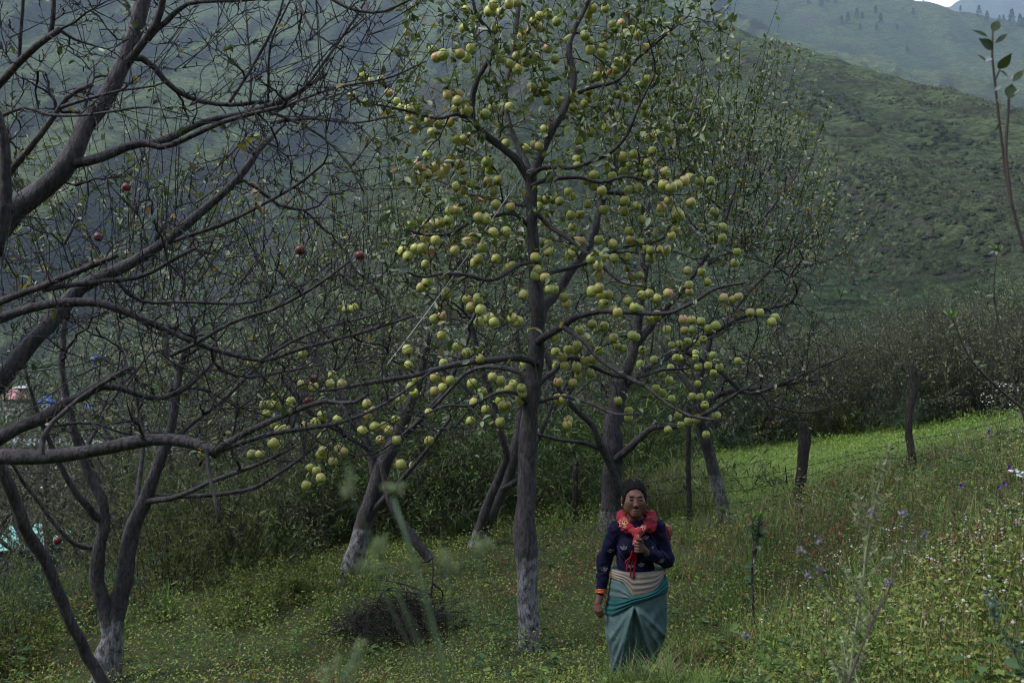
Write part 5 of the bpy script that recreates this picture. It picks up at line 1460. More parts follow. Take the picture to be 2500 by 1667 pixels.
# hanging hand: palm, four unequal curled fingers, thumb
pw = LA[2]
kn = L_(1458, 1469, -.045)
cap(G, pw, kn, .021, .024, .01, (1.05, .75, 1))
fing = [(-.022, .000, .032, .030), (-.009, -.010, .036, .033), (.005, -.014, .034, .031), (.017, -.012, .028, .026)]
for dx, dy, l1, l2 in fing:
    a = kn + np.array([dx * .9, dy, -.012]); b = a + np.array([.004, -.014, -l1]); c = b + np.array([.010, .004, -l2 * .85]); d = c + np.array([.010, .012, -l2 * .45])
    cap(G, a, b, .0095, .0088, .004); cap(G, b, c, .0088, .008, .003); cap(G, c, d, .008, .0068, .003)
th = pw + np.array([.012, -.014, -.022])
cap(G, th, th + np.array([.016, -.016, -.030]), .012, .0105, .006); cap(G, th + np.array([.016, -.016, -.030]), th + np.array([.016, -.020, -.060]), .0102, .008, .003)
# fist closed on the scarf ends
fk = L_(1551, 1318, -.205)
cap(G, RA[2], fk + np.array([.020, .012, -.012]), .022, .026, .012)
ell(G, fk + np.array([.012, .0, 0]), (.024, .022, .036), .010)
for i, (dz, ln) in enumerate(((.030, .036), (.010, .042), (-.010, .040), (-.028, .032))):
    a = fk + np.array([.020, -.016, dz]); b = a + np.array([-.028, -.020, -.002]); c = b + np.array([-.018, .014, -.001]); d = c + np.array([.006, .020, 0])
    cap(G, a, b, .0112, .0105, .004); cap(G, b, c, .0102, .0095, .003); cap(G, c, d, .0095, .0082, .003)
a = fk + np.array([.018, -.012, .030]); b = a + np.array([-.010, -.026, .020]); c = b + np.array([-.022, -.004, .004])
cap(G, a, b, .0125, .011, .005); cap(G, b, c, .0105, .009, .003)
v, q = nets(G)
skin = np.array([0.094, 0.048, 0.034]); col = np.tile(skin, (len(v), 1))
def paint(c, r, rgb, w=1.0, front=True):
    d = (v - c) / np.asarray(r); m = np.exp(-np.clip((d ** 2).sum(1), 0, 9) ** 2)[:, None] * w
    if front: m = m * (v[:, 1:2] < -.06)
    col[:] = col * (1 - m) + np.asarray(rgb) * m
paint(HD(0, -.095, -.079), (.023, .03, .009), (.085, .034, .029), .5)
paint(HD(0, -.095, -.0785), (.016, .03, .0030), (.035, .016, .014), .55)
for s in (-1, 1):
    paint(HD(s * .032, -.085, .005), (.019, .03, .011), (.075, .038, .027), .25)
    paint(HD(s * .031, -.085, .002), (.0150, .03, .0062), (.016, .010, .008), .9)
    paint(HD(s * .040, -.085, .002), (.0045, .03, .0036), (.09, .07, .06), .3)
    paint(HD(s * .022, -.085, .002), (.0040, .03, .0034), (.09, .07, .06), .3)
    paint(HD(s * .034, -.09, .030), (.020, .03, .0036), (.03, .018, .014), .4)
    paint(HD(s * .012, -.10, -.049), (.005, .03, .004), (.05, .024, .018), .4)
    paint(HD(s * .045, -.07, -.035), (.024, .05, .024), (.095, .047, .033), .5)
for dz in (.046, .056, .066):
    paint(HD(0, -.08, dz), (.042, .05, .0022), (.10, .05, .034), .55)
def m_skin():
    m, nt, b, out = mat_new('skin')
    at = N(nt, 'ShaderNodeVertexColor', layer_name='Col'); n = noise_node(nt, 45, 3)
    c = mixc(nt, 1.0, at.outputs[0], ramp(nt, n.outputs['Fac'], [(0.3, (.82,) * 3), (.7, (1.12,) * 3)]).outputs[0], 'MULTIPLY')
    nt.links.new(c, b.inputs['Base Color']); b.inputs['Roughness'].default_value = 0.62; b.inputs['Specular IOR Level'].default_value = .22
    b.inputs['Subsurface Weight'].default_value = 0.08; b.inputs['Subsurface Radius'].default_value = (.01, .004, .002)
    return m
Geo().add(wb(v), f4=q, col=col).build('body', m_skin(), woman)

# ---- hair: parted, combed back into a low knot
G = grid((-.20, -.20, 1.2), (.20, .24, 1.60), .004)
ell(G, HD(0, .042, .030), (.084, .102, .101))
ell(G, HD(0, .12, -.02), (.058, .045, .050), .02)
for s in (-1, 1): ell(G, HD(s * .072, .010, .006), (.013, .044, .046), .02)
ell(G, HD(0, -.115, -.060), (.077, .10, .115), .012, sub=True)
ell(G, HD(0, -.094, .040), (.070, .064, .046), .008, sub=True)
ell(G, HD(0, -.02, .142), (.005, .10, .022), .012, sub=True)
v, q = nets(G)
M_HAIR, nt_, b_, _ = mat_new('black_hair'); n_ = noise_node(nt_, 60, 3, .6, stretch=(1, .15, .6))
nt_.links.new(ramp(nt_, n_.outputs['Fac'], [(.35, (.002, .002, .0022)), (.7, (.007, .007, .0075))]).outputs[0], b_.inputs['Base Color']); b_.inputs['Roughness'].default_value = .7; b_.inputs['Specular IOR Level'].default_value = .1; bump(nt_, b_, n_.outputs['Fac'], .5, .006)
hair = Geo().add(wb(v), f4=q)
# combed strands from the parting and hairline back to the knot, and a few loose wisps
ns = 420; u_h = rng.uniform(-1, 1, ns); sgn = np.sign(u_h); fr_ = np.abs(u_h)
st_ = np.stack([sgn * (.006 + fr_ * .080), -.058 + .062 * fr_ ** 2.2, .084 - .075 * fr_ ** 1.9], 1) + rng.normal(size=(ns, 3)) * .003
en_ = np.stack([sgn * rng.uniform(.0, .04, ns), rng.uniform(.10, .14, ns), rng.uniform(-.06, .03, ns)], 1)
md_ = np.stack([sgn * (.025 + .068 * fr_), .045 + 0 * fr_, .125 - .09 * fr_ ** 1.5], 1)
tt_ = np.linspace(0, 1, 9)[None, :, None]
SQ_ = (1 - tt_) ** 2 * st_[:, None] + 2 * tt_ * (1 - tt_) * (md_ * np.array([1.12, 1, 1.18]))[:, None] + tt_ ** 2 * en_[:, None]
el_ = np.sqrt(((SQ_ - np.array([0, .042, .030])) ** 2 / np.array([.085, .103, .102]) ** 2).sum(-1, keepdims=True))
SQ_ = np.array([0, .042, .030]) + (SQ_ - np.array([0, .042, .030])) / el_ * rng.uniform(.985, 1.03, (ns, 1, 1))
hv_, hq_ = tubes(SQ_ + np.array([hx, -.045, hz]), np.full((ns, 9), .0020), 4); hair.add(wb(hv_), f4=hq_)
nw = 10; w0 = np.stack([rng.choice([-1, 1], nw) * rng.uniform(.05, .085, nw), rng.uniform(-.03, .03, nw), rng.uniform(.0, .085, nw)], 1)
W_ = w0[:, None] + np.linspace(0, 1, 5)[None, :, None] * (nrm(w0 * np.array([1.2, .2, .6]) + rng.normal(size=(nw, 3)) * .03)[:, None] * rng.uniform(.008, .022, (nw, 1, 1)) + np.array([0, 0, -.012]))
hv_, hq_ = tubes(W_ + np.array([hx, -.045, hz]), np.full((nw, 5), .0010), 3); hair.add(wb(hv_), f4=hq_)
hair.build('hair', M_HAIR, woman)

# ---- jacket
G = grid((-.36, -.30, .70), (.36, .30, 1.36), .0045)
cap(G, L_(1512, 1290, .005), L_(1600, 1287, .005), .056, .056, .05, (1, 1, .9))
cap(G, L_(1552, 1300, .0), L_(1551, 1420, .005), .122, .126, .04, (1.06, .88, 1))
ell(G, L_(1530, 1335, -.075), (.060, .050, .055), .05); ell(G, L_(1578, 1333, -.075), (.060, .050, .055), .05)
cap(G, LA[0], LA[1], .053, .050, .03); cap(G, LA[1], LA[2] + (LA[2] - LA[1]) * -.02, .053, .036, .015)
cap(G, RA[0], RA[1], .054, .054, .03); cap(G, RA[1], RA[2] + (RA[1] - RA[2]) * .10, .057, .036, .015)
sl, X, Y, Z = box_sub(G, G['o'], G['o'] + G['h'] * (G['n'] - 1))
torso = (np.abs(X + .004) < .19)
zc = L_(0, 1408)[2] - .012 * (X > .14)
G['f'] = np.where((np.abs(X + 0.0) < .185) & (X > -.215), np.maximum(G['f'], (zc - Z)), G['f']).astype(np.float32)
G['f'] += (.0034 * np.sin(Z * 62 + 14 * X + 7 * np.sin(X * 23 + Z * 9)) * np.sin(Y * 30 + X * 24 + Z * 13) + .0026 * np.sin(Z * 105 - X * 60 + 4 * np.sin(Z * 21)) * np.sin(Z * 17 + Y * 25) * (np.abs(X) > .15)).astype(np.float32)
v, q = nets(G)
M_JACKET, nt_, b_, _ = mat_new('blue_velvet'); n_ = noise_node(nt_, 26, 4); n2_ = noise_node(nt_, 260, 2)
nt_.links.new(ramp(nt_, n_.outputs['Fac'], [(.3, (.0016, .002, .010)), (.7, (.004, .0046, .022))]).outputs[0], b_.inputs['Base Color'])
b_.inputs['Roughness'].default_value = .75; b_.inputs['Sheen Weight'].default_value = .16; b_.inputs['Sheen Roughness'].default_value = .4; b_.inputs['Sheen Tint'].default_value = (.25, .28, .75, 1); b_.inputs['Specular IOR Level'].default_value = .1
bump(nt_, b_, n2_.outputs['Fac'], .3, .003)
jacket = Geo().add(wb(v), f4=q).build('jacket', M_JACKET, woman)
jbvh = BVHTree.FromPolygons([Vector(p) for p in v], [tuple(f) for f in q])

# embroidered crescents with a small lotus in each
M_THREAD = mat_flat('silver_thread', (.15, .145, .165), .6, .4)
def on_jacket(x, z):
    h = jbvh.ray_cast(Vector((x, -.6, z)), Vector((0, 1, 0)))
    return None if h[0] is None else np.array(h[0]) + np.array(h[1]) * .002
for rx, ry, rot in ((448, 825, .1), (1205, 845, -.1), (595, 1125, .05), (420, 1205, .2), (912, 985, 0), (850, 1375, 0), (500, 1360, -.5), (1130, 1310, .3), (212, 1700, 0), (690, 1400, 0), (1010, 1130, .1), (330, 1480, .2)):
    px, py = 1420 + rx * .1658, 1140 + ry * .1658
    c0 = L_(px, py); g = Geo(); ok = True
    curves = []
    for rr_, w_ in ((.021, .0022), (.0165, .0014)):
        curves.append((np.array([(rr_ * math.cos(t), rr_ * math.sin(t) + .004) for t in np.linspace(math.pi * 1.02, math.pi * 1.98, 10)]), w_))
    for t in np.linspace(.5, math.pi - .5, 5):
        curves.append((np.array([(0, -.008), (.010 * math.cos(t), -.004 + .010 * math.sin(t)), (.013 * math.cos(t), -.004 + .014 * math.sin(t))]), .0013))
    for cv, w_ in curves:
        pts = []
        for a_, b_2 in cv:
            xx = c0[0] + a_ * math.cos(rot) - b_2 * math.sin(rot); zz = c0[2] + a_ * math.sin(rot) + b_2 * math.cos(rot)
            h_ = on_jacket(xx, zz)
            if h_ is None: ok = False; break
            pts.append(h_)
        if ok and np.ptp(np.array(pts)[:, 1]) < .05:
            t_, qq, f3 = one_tube(np.array(pts), np.full(len(pts), w_), 4); g.add(wb(t_), f3=f3, f4=qq)
    if g.n: g.build('embroidered_crescent', M_THREAD, jacket)

# ---- skirt: a wrapped cloth gathered in pleats at the front
SIL = np.array([(1386, 1494, 1619), (1416, 1493, 1624), (1440, 1490, 1628), (1471, 1484, 1629), (1508, 1478, 1628), (1545, 1478, 1625), (1575, 1486, 1616), (1600, 1491, 1606), (1625, 1492, 1594), (1650, 1493, 1588), (1672, 1494, 1586)], float)
def skirt_axis(z):
    py = 1690 - z / WS
    l = np.interp(py, SIL[:, 0], SIL[:, 1]); r = np.interp(py, SIL[:, 0], SIL[:, 2])
    return ((l + r) / 2 - 1555) * WS, (r - l) / 2 * WS
KN = L_(1541, 1460)
def skirt_pt(th, z, off=0.0, folds=True):
    """th: 0 faces the camera, + to image right"""
    cx, hw = skirt_axis(z); hd = hw * .74 + .012
    x = np.sin(th); y = -np.cos(th)
    X = cx + hw * x; f = 0.0
    if folds:
        dz = np.clip(KN[2] - z, 0, 1); fr = smooth(.15, .6, np.cos(th)); lat = cx + hw * x
        for k, (sl_, amp, w_) in enumerate(((-.42, .012, .012), (-.28, .050, .010), (-.20, .046, .008), (-.12, .034, .007), (-.03, -.034, .012), (.16, -.030, .020), (.33, .034, .016), (.62, .018, .018), (.95, .022, .018), (-.62, .016, .014))):
            xr = KN[0] + sl_ * dz * (1 - .25 * dz)
            f = f + amp * np.exp(-((lat - xr) / (w_ + .012 * dz)) ** 2) * smooth(.0, .07, dz) * fr
        # slack swags hanging from the right hip
        sw = (z - KN[2]) - .55 * (lat - KN[0]) + 2.2 * np.clip(lat - KN[0], 0, 1) ** 2
        f = f + .0050 * np.sin(sw * 38 + 2.5 * np.sin(lat * 30)) * smooth(.02, .09, lat - KN[0]) * smooth(.0, -.08, z - KN[2] - .02) * fr * smooth(-.40, -.15, z - KN[2])
        f = f + .007 * np.sin(th * 9 + 3 * np.sin(z * 6)) * (1 - fr) * smooth(.8, .5, z) + .0016 * np.sin(lat * 150 + z * 60 + 3 * np.sin(z * 30)) * smooth(.0, .1, dz)
    return np.stack([cx + (hw + off + f * .6) * x, (hd + off + f) * y + .012, z + 0 * th], -1)
th = np.linspace(-math.pi, math.pi, 193)[:-1]; zs = np.linspace(L_(0, 1388)[2], L_(0, 1668)[2], 90)
TH, ZZ = np.meshgrid(th, zs, indexing='ij')
sv = skirt_pt(TH, ZZ)
# uneven hem
sv[:, :, 2] += (.03 * np.sin(TH * 2 + .6) + .015 * np.sin(TH * 5)) * np.linspace(0, 1, 90)[None] ** 3
def ring_quads(nt_, nz, closed=True):
    i = np.arange(nt_ if closed else nt_ - 1)[:, None]; j = np.arange(nz - 1)[None]
    i2 = (i + 1) % nt_
    return np.stack([i * nz + j, i * nz + j + 1, i2 * nz + j + 1, i2 * nz + j], -1).reshape(-1, 4)
def m_cloth(name, c1, c2, scale=7, worn=None):
    m, nt, b, out = mat_new(name); n = noise_node(nt, scale, 5, .6); w = noise_node(nt, 300, 2, stretch=(1, 1, .4))
    c = ramp(nt, n.outputs['Fac'], [(.3, c1), (.68, c2)]).outputs[0]
    k = ramp(nt, w.outputs['Fac'], [(.3, (.8,) * 3), (.7, (1.15,) * 3)]).outputs[0]
    nt.links.new(mixc(nt, 1, c, k, 'MULTIPLY'), b.inputs['Base Color']); b.inputs['Roughness'].default_value = .9; b.inputs['Specular IOR Level'].default_value = .1
    bump(nt, b, w.outputs['Fac'], .25, .002)
    return m
M_SKIRT = m_cloth('teal_cotton', (.040, .076, .079), (.086, .136, .138)); M_SASH = m_cloth('deep_teal_cotton', (.009, .050, .056), (.020, .085, .090)); M_WRAP = m_cloth('beige_cotton', (.13, .115, .098), (.22, .195, .165))
gs_ = Geo().add(wb(sv.reshape(-1, 3)), f4=ring_quads(192, 90))
gs_.add(wb(np.concatenate([sv[:, 0], [sv[:, 0].mean(0)]])), f3=[(k, (k + 1) % 192, 192) for k in range(192)])
gs_.build('skirt', M_SKIRT, woman)

def band(name, mat, t0, t1, zlo, zhi, off, npl, amp, n=90, m=26, slant=0.0):
    """pleated cloth laid over the skirt between two edges"""
    tt = np.linspace(t0, t1, n)[:, None]; u = np.linspace(0, 1, m)[None]
    lo = zlo(tt); hi = zhi(tt); z = lo + (hi - lo) * u
    o = off * np.sin(np.pi * np.clip(u, .02, .98)) ** .35 + amp * np.sin(u * npl * 2 * np.pi + slant * tt) * np.sin(np.pi * u)
    p = skirt_pt(np.broadcast_to(tt, z.shape), z, 0, False)
    ctr = np.stack([skirt_axis(z)[0], np.full(z.shape, .012), z], -1)
    d = nrm((p - ctr) * np.array([1, 1, 0])); p = p + d * (o + .004)[..., None]
    i = np.arange(n - 1)[:, None]; j = np.arange(m - 1)[None]
    q = np.stack([i * m + j, i * m + j + 1, (i + 1) * m + j + 1, (i + 1) * m + j], -1).reshape(-1, 4)
    return Geo().add(wb(p.reshape(-1, 3)), f4=q).build(name, mat, woman)
zz = lambda py: L_(0, py)[2]
thx = lambda px: np.arcsin(np.clip((px - 1555) / 71.0, -1, 1))
def edge(pts):
    pts = np.array(pts, float); a = thx(pts[:, 0])
    return lambda t: np.interp(t, a, (1690 - pts[:, 1]) * WS)
band('waist_cloth', M_WRAP, -1.3, 2.0, edge([(1490, 1408), (1512, 1412), (1523, 1424), (1535, 1443), (1560, 1438), (1585, 1431), (1600, 1421), (1612, 1405), (1625, 1395)]), lambda t: zz(1386) + 0 * t, .010, 4, .0032, slant=1.2)
band('skirt_fold', M_SKIRT, -1.52, -.10, edge([(1484, 1476), (1500, 1470), (1520, 1458), (1540, 1447), (1556, 1440)]), edge([(1484, 1410), (1505, 1411), (1520, 1425), (1534, 1443), (1556, 1440)]), .008, 3.5, .004, slant=1.0)
band('sash', M_SASH, -1.52, 1.95, edge([(1484, 1501), (1500, 1492), (1518, 1477), (1540, 1461), (1560, 1453), (1590, 1444), (1612, 1441), (1626, 1439)]), edge([(1484, 1458), (1500, 1455), (1520, 1449), (1535, 1443), (1560, 1437), (1590, 1428), (1606, 1415), (1626, 1400)]), .013, 3, .004)

# ---- scarf
G = grid((-.26, -.27, 1.02), (.28, .24, 1.36), .004)
nape = L_(1550, 1256, .095)
for a, b, c, k_ in ((L_(1520, 1257, .02), L_(1524, 1272, -.085), L_(1546, 1292, -.150), 0), (L_(1590, 1256, .02), L_(1580, 1272, -.085), L_(1556, 1290, -.150), 1)):
    cap(G, nape, a, .023, .024, .016, (1.1, .8, 1)); cap(G, a, b, .027, .030, .016, (1.15, .5, 1.1)); cap(G, b, c, .030, .020, .016, (1.1, .45, 1.15))
cap(G, L_(1594, 1262, .0), L_(1584, 1284, -.105), .026, .024, .016, (1.3, .5, 1)); cap(G, L_(1516, 1264, .0), L_(1524, 1286, -.10), .024, .022, .016, (1.2, .5, 1))
ell(G, L_(1551, 1286, -.165), (.030, .026, .026), .012)
cap(G, L_(1551, 1290, -.17), L_(1541, 1312, -.20), .026, .016, .012)
sl, X, Y, Z = box_sub(G, G['o'], G['o'] + G['h'] * (G['n'] - 1))
G['f'] += (.0010 * np.sin(X * 150 + Z * 120 + 5 * np.sin(Y * 40 + Z * 30)) + .0016 * np.sin(Z * 120 - X * 80) * np.sin(Y * 60 + Z * 40)).astype(np.float32)
v, q = nets(G)
def m_scarf():
    m, nt, b, out = mat_new('red_printed_cotton')
    n = noise_node(nt, 16, 3); c = ramp(nt, n.outputs['Fac'], [(.3, (.12, .006, .012)), (.7, (.26, .014, .026))]).outputs[0]
    tc = nt.nodes.new('ShaderNodeTexCoord')
    vo = N(nt, 'ShaderNodeTexVoronoi', Scale=62.0); vo.feature = 'DISTANCE_TO_EDGE'; nt.links.new(tc.outputs['Object'], vo.inputs['Vector'])
    ms = noise_node(nt, 11, 2)
    ln = ramp(nt, vo.outputs['Distance'], [(.05, (1, 1, 1)), (.10, (0, 0, 0))]).outputs[0]
    mk = ramp(nt, ms.outputs['Fac'], [(.52, (0, 0, 0)), (.60, (1, 1, 1))]).outputs[0]
    f = mixc(nt, 1, ln, mk, 'MULTIPLY')
    c = mixc(nt, f, c, (.42, .27, .15))
    nt.links.new(c, b.inputs['Base Color']); b.inputs['Roughness'].default_value = .8
    return m
M_SCARF = m_scarf()
scarf = Geo().add(wb(v), f4=q).build('scarf', M_SCARF, woman)
M_TASSEL = mat_flat('red_tassel', (.26, .012, .022), .9, .1, .3, 40)
for x0, x1, y1 in ((1538, 1524, 1382), (1541, 1533, 1396), (1543, 1540, 1400), (1546, 1542, 1398), (1536, 1521, 1366)):
    p = resample(np.array([L_(x0, 1330, -.195), L_((x0 + x1) / 2 + 2, 1350, -.165), L_(x1 + 1, (1350 + y1) / 2, -.150), L_(x1, y1, -.145)]), 12)
    t_, qq, f3 = one_tube(p, np.linspace(.0062, .0045, 12), 6); Geo().add(wb(t_), f3=f3, f4=qq).build('tassel', M_TASSEL, scarf)
# scarf end hanging behind her elbow
G = grid((.05, -.1, .88), (.36, .30, 1.30), .005)
cap(G, L_(1612, 1288, .11), L_(1630, 1304, .12), .036, .042, .03, (.9, .7, 1)); cap(G, L_(1630, 1304, .12), L_(1632, 1334, .12), .042, .034, .03, (1, .7, 1))
v, q = nets(G)
Geo().add(wb(v), f4=q).build('scarf_end', M_SCARF, scarf)
# ---- bangles and earrings
M_BANGLE = mat_flat('orange_red_bangle', (.36, .075, .02), .5, .4, .4, 90); M_GOLD = mat_flat('gold', (.55, .36, .12), .3, .6, .1, 20, metallic=.8)
ax = nrm(LA[2] - LA[1]); u_ = nrm(np.cross(ax, [0, 1, 0])); w_ = np.cross(ax, u_)
for k_ in range(3):
    c_ = LA[2] + ax * (.002 - .010 * k_)
    ring = np.array([c_ + (u_ * math.cos(t) + w_ * math.sin(t)) * .037 for t in np.linspace(0, 2 * math.pi, 25)])
    t_, qq, f3 = one_tube(ring, np.full(25, .0055), 6, cap=False); Geo().add(wb(t_), f4=qq).build('bangle', M_BANGLE, woman)
for s in (-1, 1):
    c_ = HD(s * .088, .0, -.048)
    ring = np.array([c_ + np.array([0, math.cos(t), math.sin(t)]) * .009 for t in np.linspace(0, 2 * math.pi, 13)])
    t_, qq, f3 = one_tube(ring, np.full(13, .003), 5, cap=False); Geo().add(wb(t_), f4=qq).build('earring', M_GOLD, woman)
# ================================================================== FENCE
M_POST = mat_bark('weathered_post', (.022, .018, .016), (.060, .050, .046), lime=False)
M_WIRE = mat_flat('rusty_wire', (.035, .032, .032), .6, .4, .4, 60, metallic=.5)
def post(pts, w, d, label, prongs=()):
    b0 = P(pts[0][0], pts[0][1], d); b0[2] = Hs(b0[0], b0[1]) - .12
    root = thing('fence_post', label, 'fence post', b0, 0, 'posts of the barbed wire fence')
    def lg(pp, ww):
        q = resample(np.concatenate([pp, (np.array(ww) * d / F / 2)[:, None]], 1), 26)
        v, qq, f3 = one_tube(q[:, :3], q[:, 3], 10, .22, int(pts[0][0])); return v, qq, f3
    pp = np.concatenate([[b0], px_limb(pts[1:], d, d)])
    v, qq, f3 = lg(pp, np.interp(np.linspace(0, 1, len(pp)), np.linspace(0, 1, len(w)), w)); Geo().add(v, f3=f3, f4=qq).build('stake', M_POST, root)
    for p, ww in prongs:
        v, qq, f3 = lg(px_limb(p, d, d + .02), ww); Geo().add(v, f3=f3, f4=qq).build('prong', M_POST, root)
    return root
post([(1682, 1290), (1683, 1230), (1680, 1150), (1681, 1060), (1679, 985)], [14, 14, 13, 12, 11], 12.45, 'thin dark fence post between the woman and the leaning trunk', [([(1680, 1200), (1672, 1188), (1669, 1186)], [6, 5, 4])])
post([(1954, 1222), (1954, 1200), (1958, 1140), (1962, 1080), (1961, 1030)], [34, 29, 26, 27, 20], 12.4, 'thick weathered stump used as fence post below the bare branches', [([(1966, 1110), (1972, 1075), (1974, 1052)], [18, 16, 10])])
post([(2231, 1172), (2227, 1120), (2219, 1060), (2222, 1000), (2230, 950), (2226, 905), (2229, 876)], [26, 20, 17, 18, 20, 12, 9], 11.4, 'tall forked fence post with a splintered top at the meadow edge', [([(2228, 965), (2240, 940), (2246, 920), (2250, 904)], [16, 13, 12, 10])])
post([(1404, 1340), (1405, 1280), (1404, 1200), (1405, 1122)], [17, 15, 15, 14], 13.4, 'dark upright post in the shade behind the fruiting tree')
post([(2137, 1160), (2137, 1135)], [6, 5], 11.9, 'small broken picket between the stump post and the forked post')
def wire(pts, name, label, n=70, barb=True):
    p = resample(np.array([P(*a) for a in pts]), n); g = Geo()
    v, q, f3 = one_tube(p, np.full(n, .0030), 4); g.add(v, f3=f3, f4=q)
    k = np.arange(2, n - 1); c = p[k]; S = []
    for s in (-1, 1):
        dv = nrm(rng.normal(size=(len(k), 3)) + UP * .3) * .022 * s
        S.append(np.stack([c - dv, c, c + dv], 1))
    v, q = tubes(np.concatenate(S), np.full((2 * len(k), 3), .0022), 3); g.add(v, f4=q)
    o = g.build(name, M_WIRE); return tag(o, label, 'wire', 'strands of the fence')
wire([(1405, 1150, 13.4), (1540, 1180, 12.9), (1682, 1165, 12.45), (1770, 1168, 12.4), (1860, 1160, 12.4), (1956, 1140, 12.35), (2100, 1105, 11.9), (2222, 1075, 11.4), (2360, 1050, 11.0), (2560, 995, 10.4)], 'barbed_wire', 'top strand of rusty barbed wire along the meadow')
wire([(1405, 1205, 13.4), (1540, 1215, 12.9), (1682, 1200, 12.45), (1780, 1200, 12.4), (1870, 1186, 12.4), (1955, 1166, 12.35), (2100, 1120, 11.9), (2226, 1115, 11.4), (2360, 1080, 11.0), (2560, 1030, 10.4)], 'barbed_wire', 'middle strand of rusty barbed wire along the meadow')
wire([(1405, 1260, 13.4), (1560, 1255, 12.8), (1683, 1235, 12.45), (1790, 1228, 12.4), (1955, 1196, 12.35), (2100, 1158, 11.9), (2229, 1130, 11.4), (2360, 1100, 11.0), (2560, 1050, 10.4)], 'barbed_wire', 'lowest strand of rusty barbed wire just above the grass')

# rope tied round the fork of the fruiting tree, taut down to the left
M_ROPE = mat_flat('pale_rope', (.34, .335, .33), .8, .2, .15, 80)
p = resample(np.array([P(1272, 432, 8.12), P(1180, 560, 7.9), P(1060, 730, 7.6), P(945, 890, 7.3)]), 40)
p[:, 2] -= .03 * np.sin(np.linspace(0, math.pi, 40))
g = Geo(); v, q, f3 = one_tube(p, np.full(40, .0034), 6); g.add(v, f3=f3, f4=q)
fc = P(1292, 424, D0)
for k in range(3):
    t = np.linspace(0, 2 * math.pi, 25); c = fc + UP * (.02 - .022 * k)
    ring = np.stack([c[0] + .052 * np.cos(t), c[1] + .056 * np.sin(t), c[2] + .02 * np.cos(t + k)], 1)
    v, q, f3 = one_tube(ring, np.full(25, .0045), 6, cap=False); g.add(v, f4=q)
v, q, f3 = one_tube(resample(np.array([fc + np.array([-.05, -.03, .02]), fc + np.array([-.075, -.06, .07]), fc + np.array([-.06, -.06, .10]), fc + np.array([-.03, -.06, .05])]), 14), np.full(14, .004), 5); g.add(v, f3=f3, f4=q)
tag(g.build('rope', M_ROPE), 'pale rope tied at the fork of the fruiting tree, stretched down leftwards', 'rope')

# ================================================================== BRUSHWOOD HEAP
D = 8.9
c0 = P(975, 1500, D); c0[2] = Hs(c0[0], c0[1])
heap = thing('brushwood_heap', 'dark heap of dry twigs lying in the herbs before the leaning trunk', 'brushwood', c0)
n = 620
a = rng.uniform(0, 2 * np.pi, n); rr_ = np.sqrt(rng.random(n)); hx_, hy_ = .52, .40
cen = c0 + np.stack([np.cos(a) * rr_ * hx_, np.sin(a) * rr_ * hy_, (1 - rr_ ** 2) * .28 * rng.random(n) + .03], 1)
dv = nrm(rng.normal(size=(n, 3)) * np.array([1, 1, .35])); Ls = rng.uniform(.15, .6, n)
Q = cen[:, None] + dv[:, None] * (np.linspace(-.5, .5, 5)[None] * Ls[:, None])[..., None] + rng.normal(size=(n, 5, 3)) * .018
Q[:, :, 2] = np.maximum(Q[:, :, 2], c0[2] + .01)
M_DRY = mat_bark('dry_twigs', (.018, .015, .013), (.055, .047, .040), lime=False)
v, q = tubes(Q, rng.uniform(.002, .006, (n, 1)) * np.linspace(1, .5, 5)[None], 3); Geo().add(v, f4=q).build('twigs', M_DRY, heap, kind='stuff')
for pts in ([(1052, 1455), (1057, 1400), (1056, 1370), (1054, 1355)], [(1050, 1450), (1000, 1430), (950, 1418), (905, 1415)], [(1040, 1452), (980, 1443), (930, 1440), (894, 1441)], [(1058, 1425), (1080, 1445), (1075, 1475)], [(920, 1470), (935, 1445), (962, 1434), (985, 1455)]):
    p = resample(px_limb(pts, D - .25, D - .15), 14); v, q, f3 = one_tube(p, np.linspace(.010, .004, 14), 5, .1, 3); Geo().add(v, f3=f3, f4=q).build('stick', M_DRY, heap)

# ================================================================== YOUNG SHOOTS AND WEEDS CLOSE TO THE LENS
M_BIGLEAF = mat_attr('big_apple_leaf', rough=.45, spec=.35, transl=.25, pale_back=.8, noise=.35, nscale=60)
M_GREENSTEM = mat_attr('green_stem', rough=.7, spec=.2)
def big_leaf(root, b, t, w, col, nrm_hint=(0, -1, .35), curl=.10):
    b = np.asarray(b); t = np.asarray(t); d = t - b; L = np.linalg.norm(d); d = d / L
    s = nrm(np.cross(d, nrm_hint)); n_ = np.cross(s, d)
    u = np.linspace(0, 1, 8); wd = w * np.array([.06, .62, .93, 1.0, .90, .66, .33, .02]) * .5
    rows = []
    for ui, wi in zip(u, wd):
        m = b + d * L * ui - n_ * L * curl * ui ** 2
        rows.append([m + s * wi + n_ * wi * .28, m, m - s * wi + n_ * wi * .28])
    v = np.array(rows).reshape(-1, 3)
    q = [[i * 3 + j, (i + 1) * 3 + j, (i + 1) * 3 + j + 1, i * 3 + j + 1] for i in range(7) for j in (0, 1)]
    return Geo().add(v, f4=q, col=col).build('leaf', M_BIGLEAF, root)
D = 2.7
def grnd(px, py, d):
    p = P(px, py, d); p[2] = Hs(p[0], p[1]) - .03; return p
b0 = grnd(2640, 1500, D + .1)
sap = thing('apple_sapling', 'young apple shoot with large dark leaves, two thin stems against the hill', 'sapling', b0)
ST = [([(2640, 1500), (2560, 800), (2505, 620), (2475, 520), (2455, 420), (2440, 300), (2428, 190), (2421, 100), (2424, 75)], 7, 2.6), ([(2470, 505), (2462, 440), (2456, 380), (2458, 320), (2462, 270), (2463, 235)], 4.5, 3), ([(2430, 195), (2440, 172), (2444, 160)], 2.5, 2)]
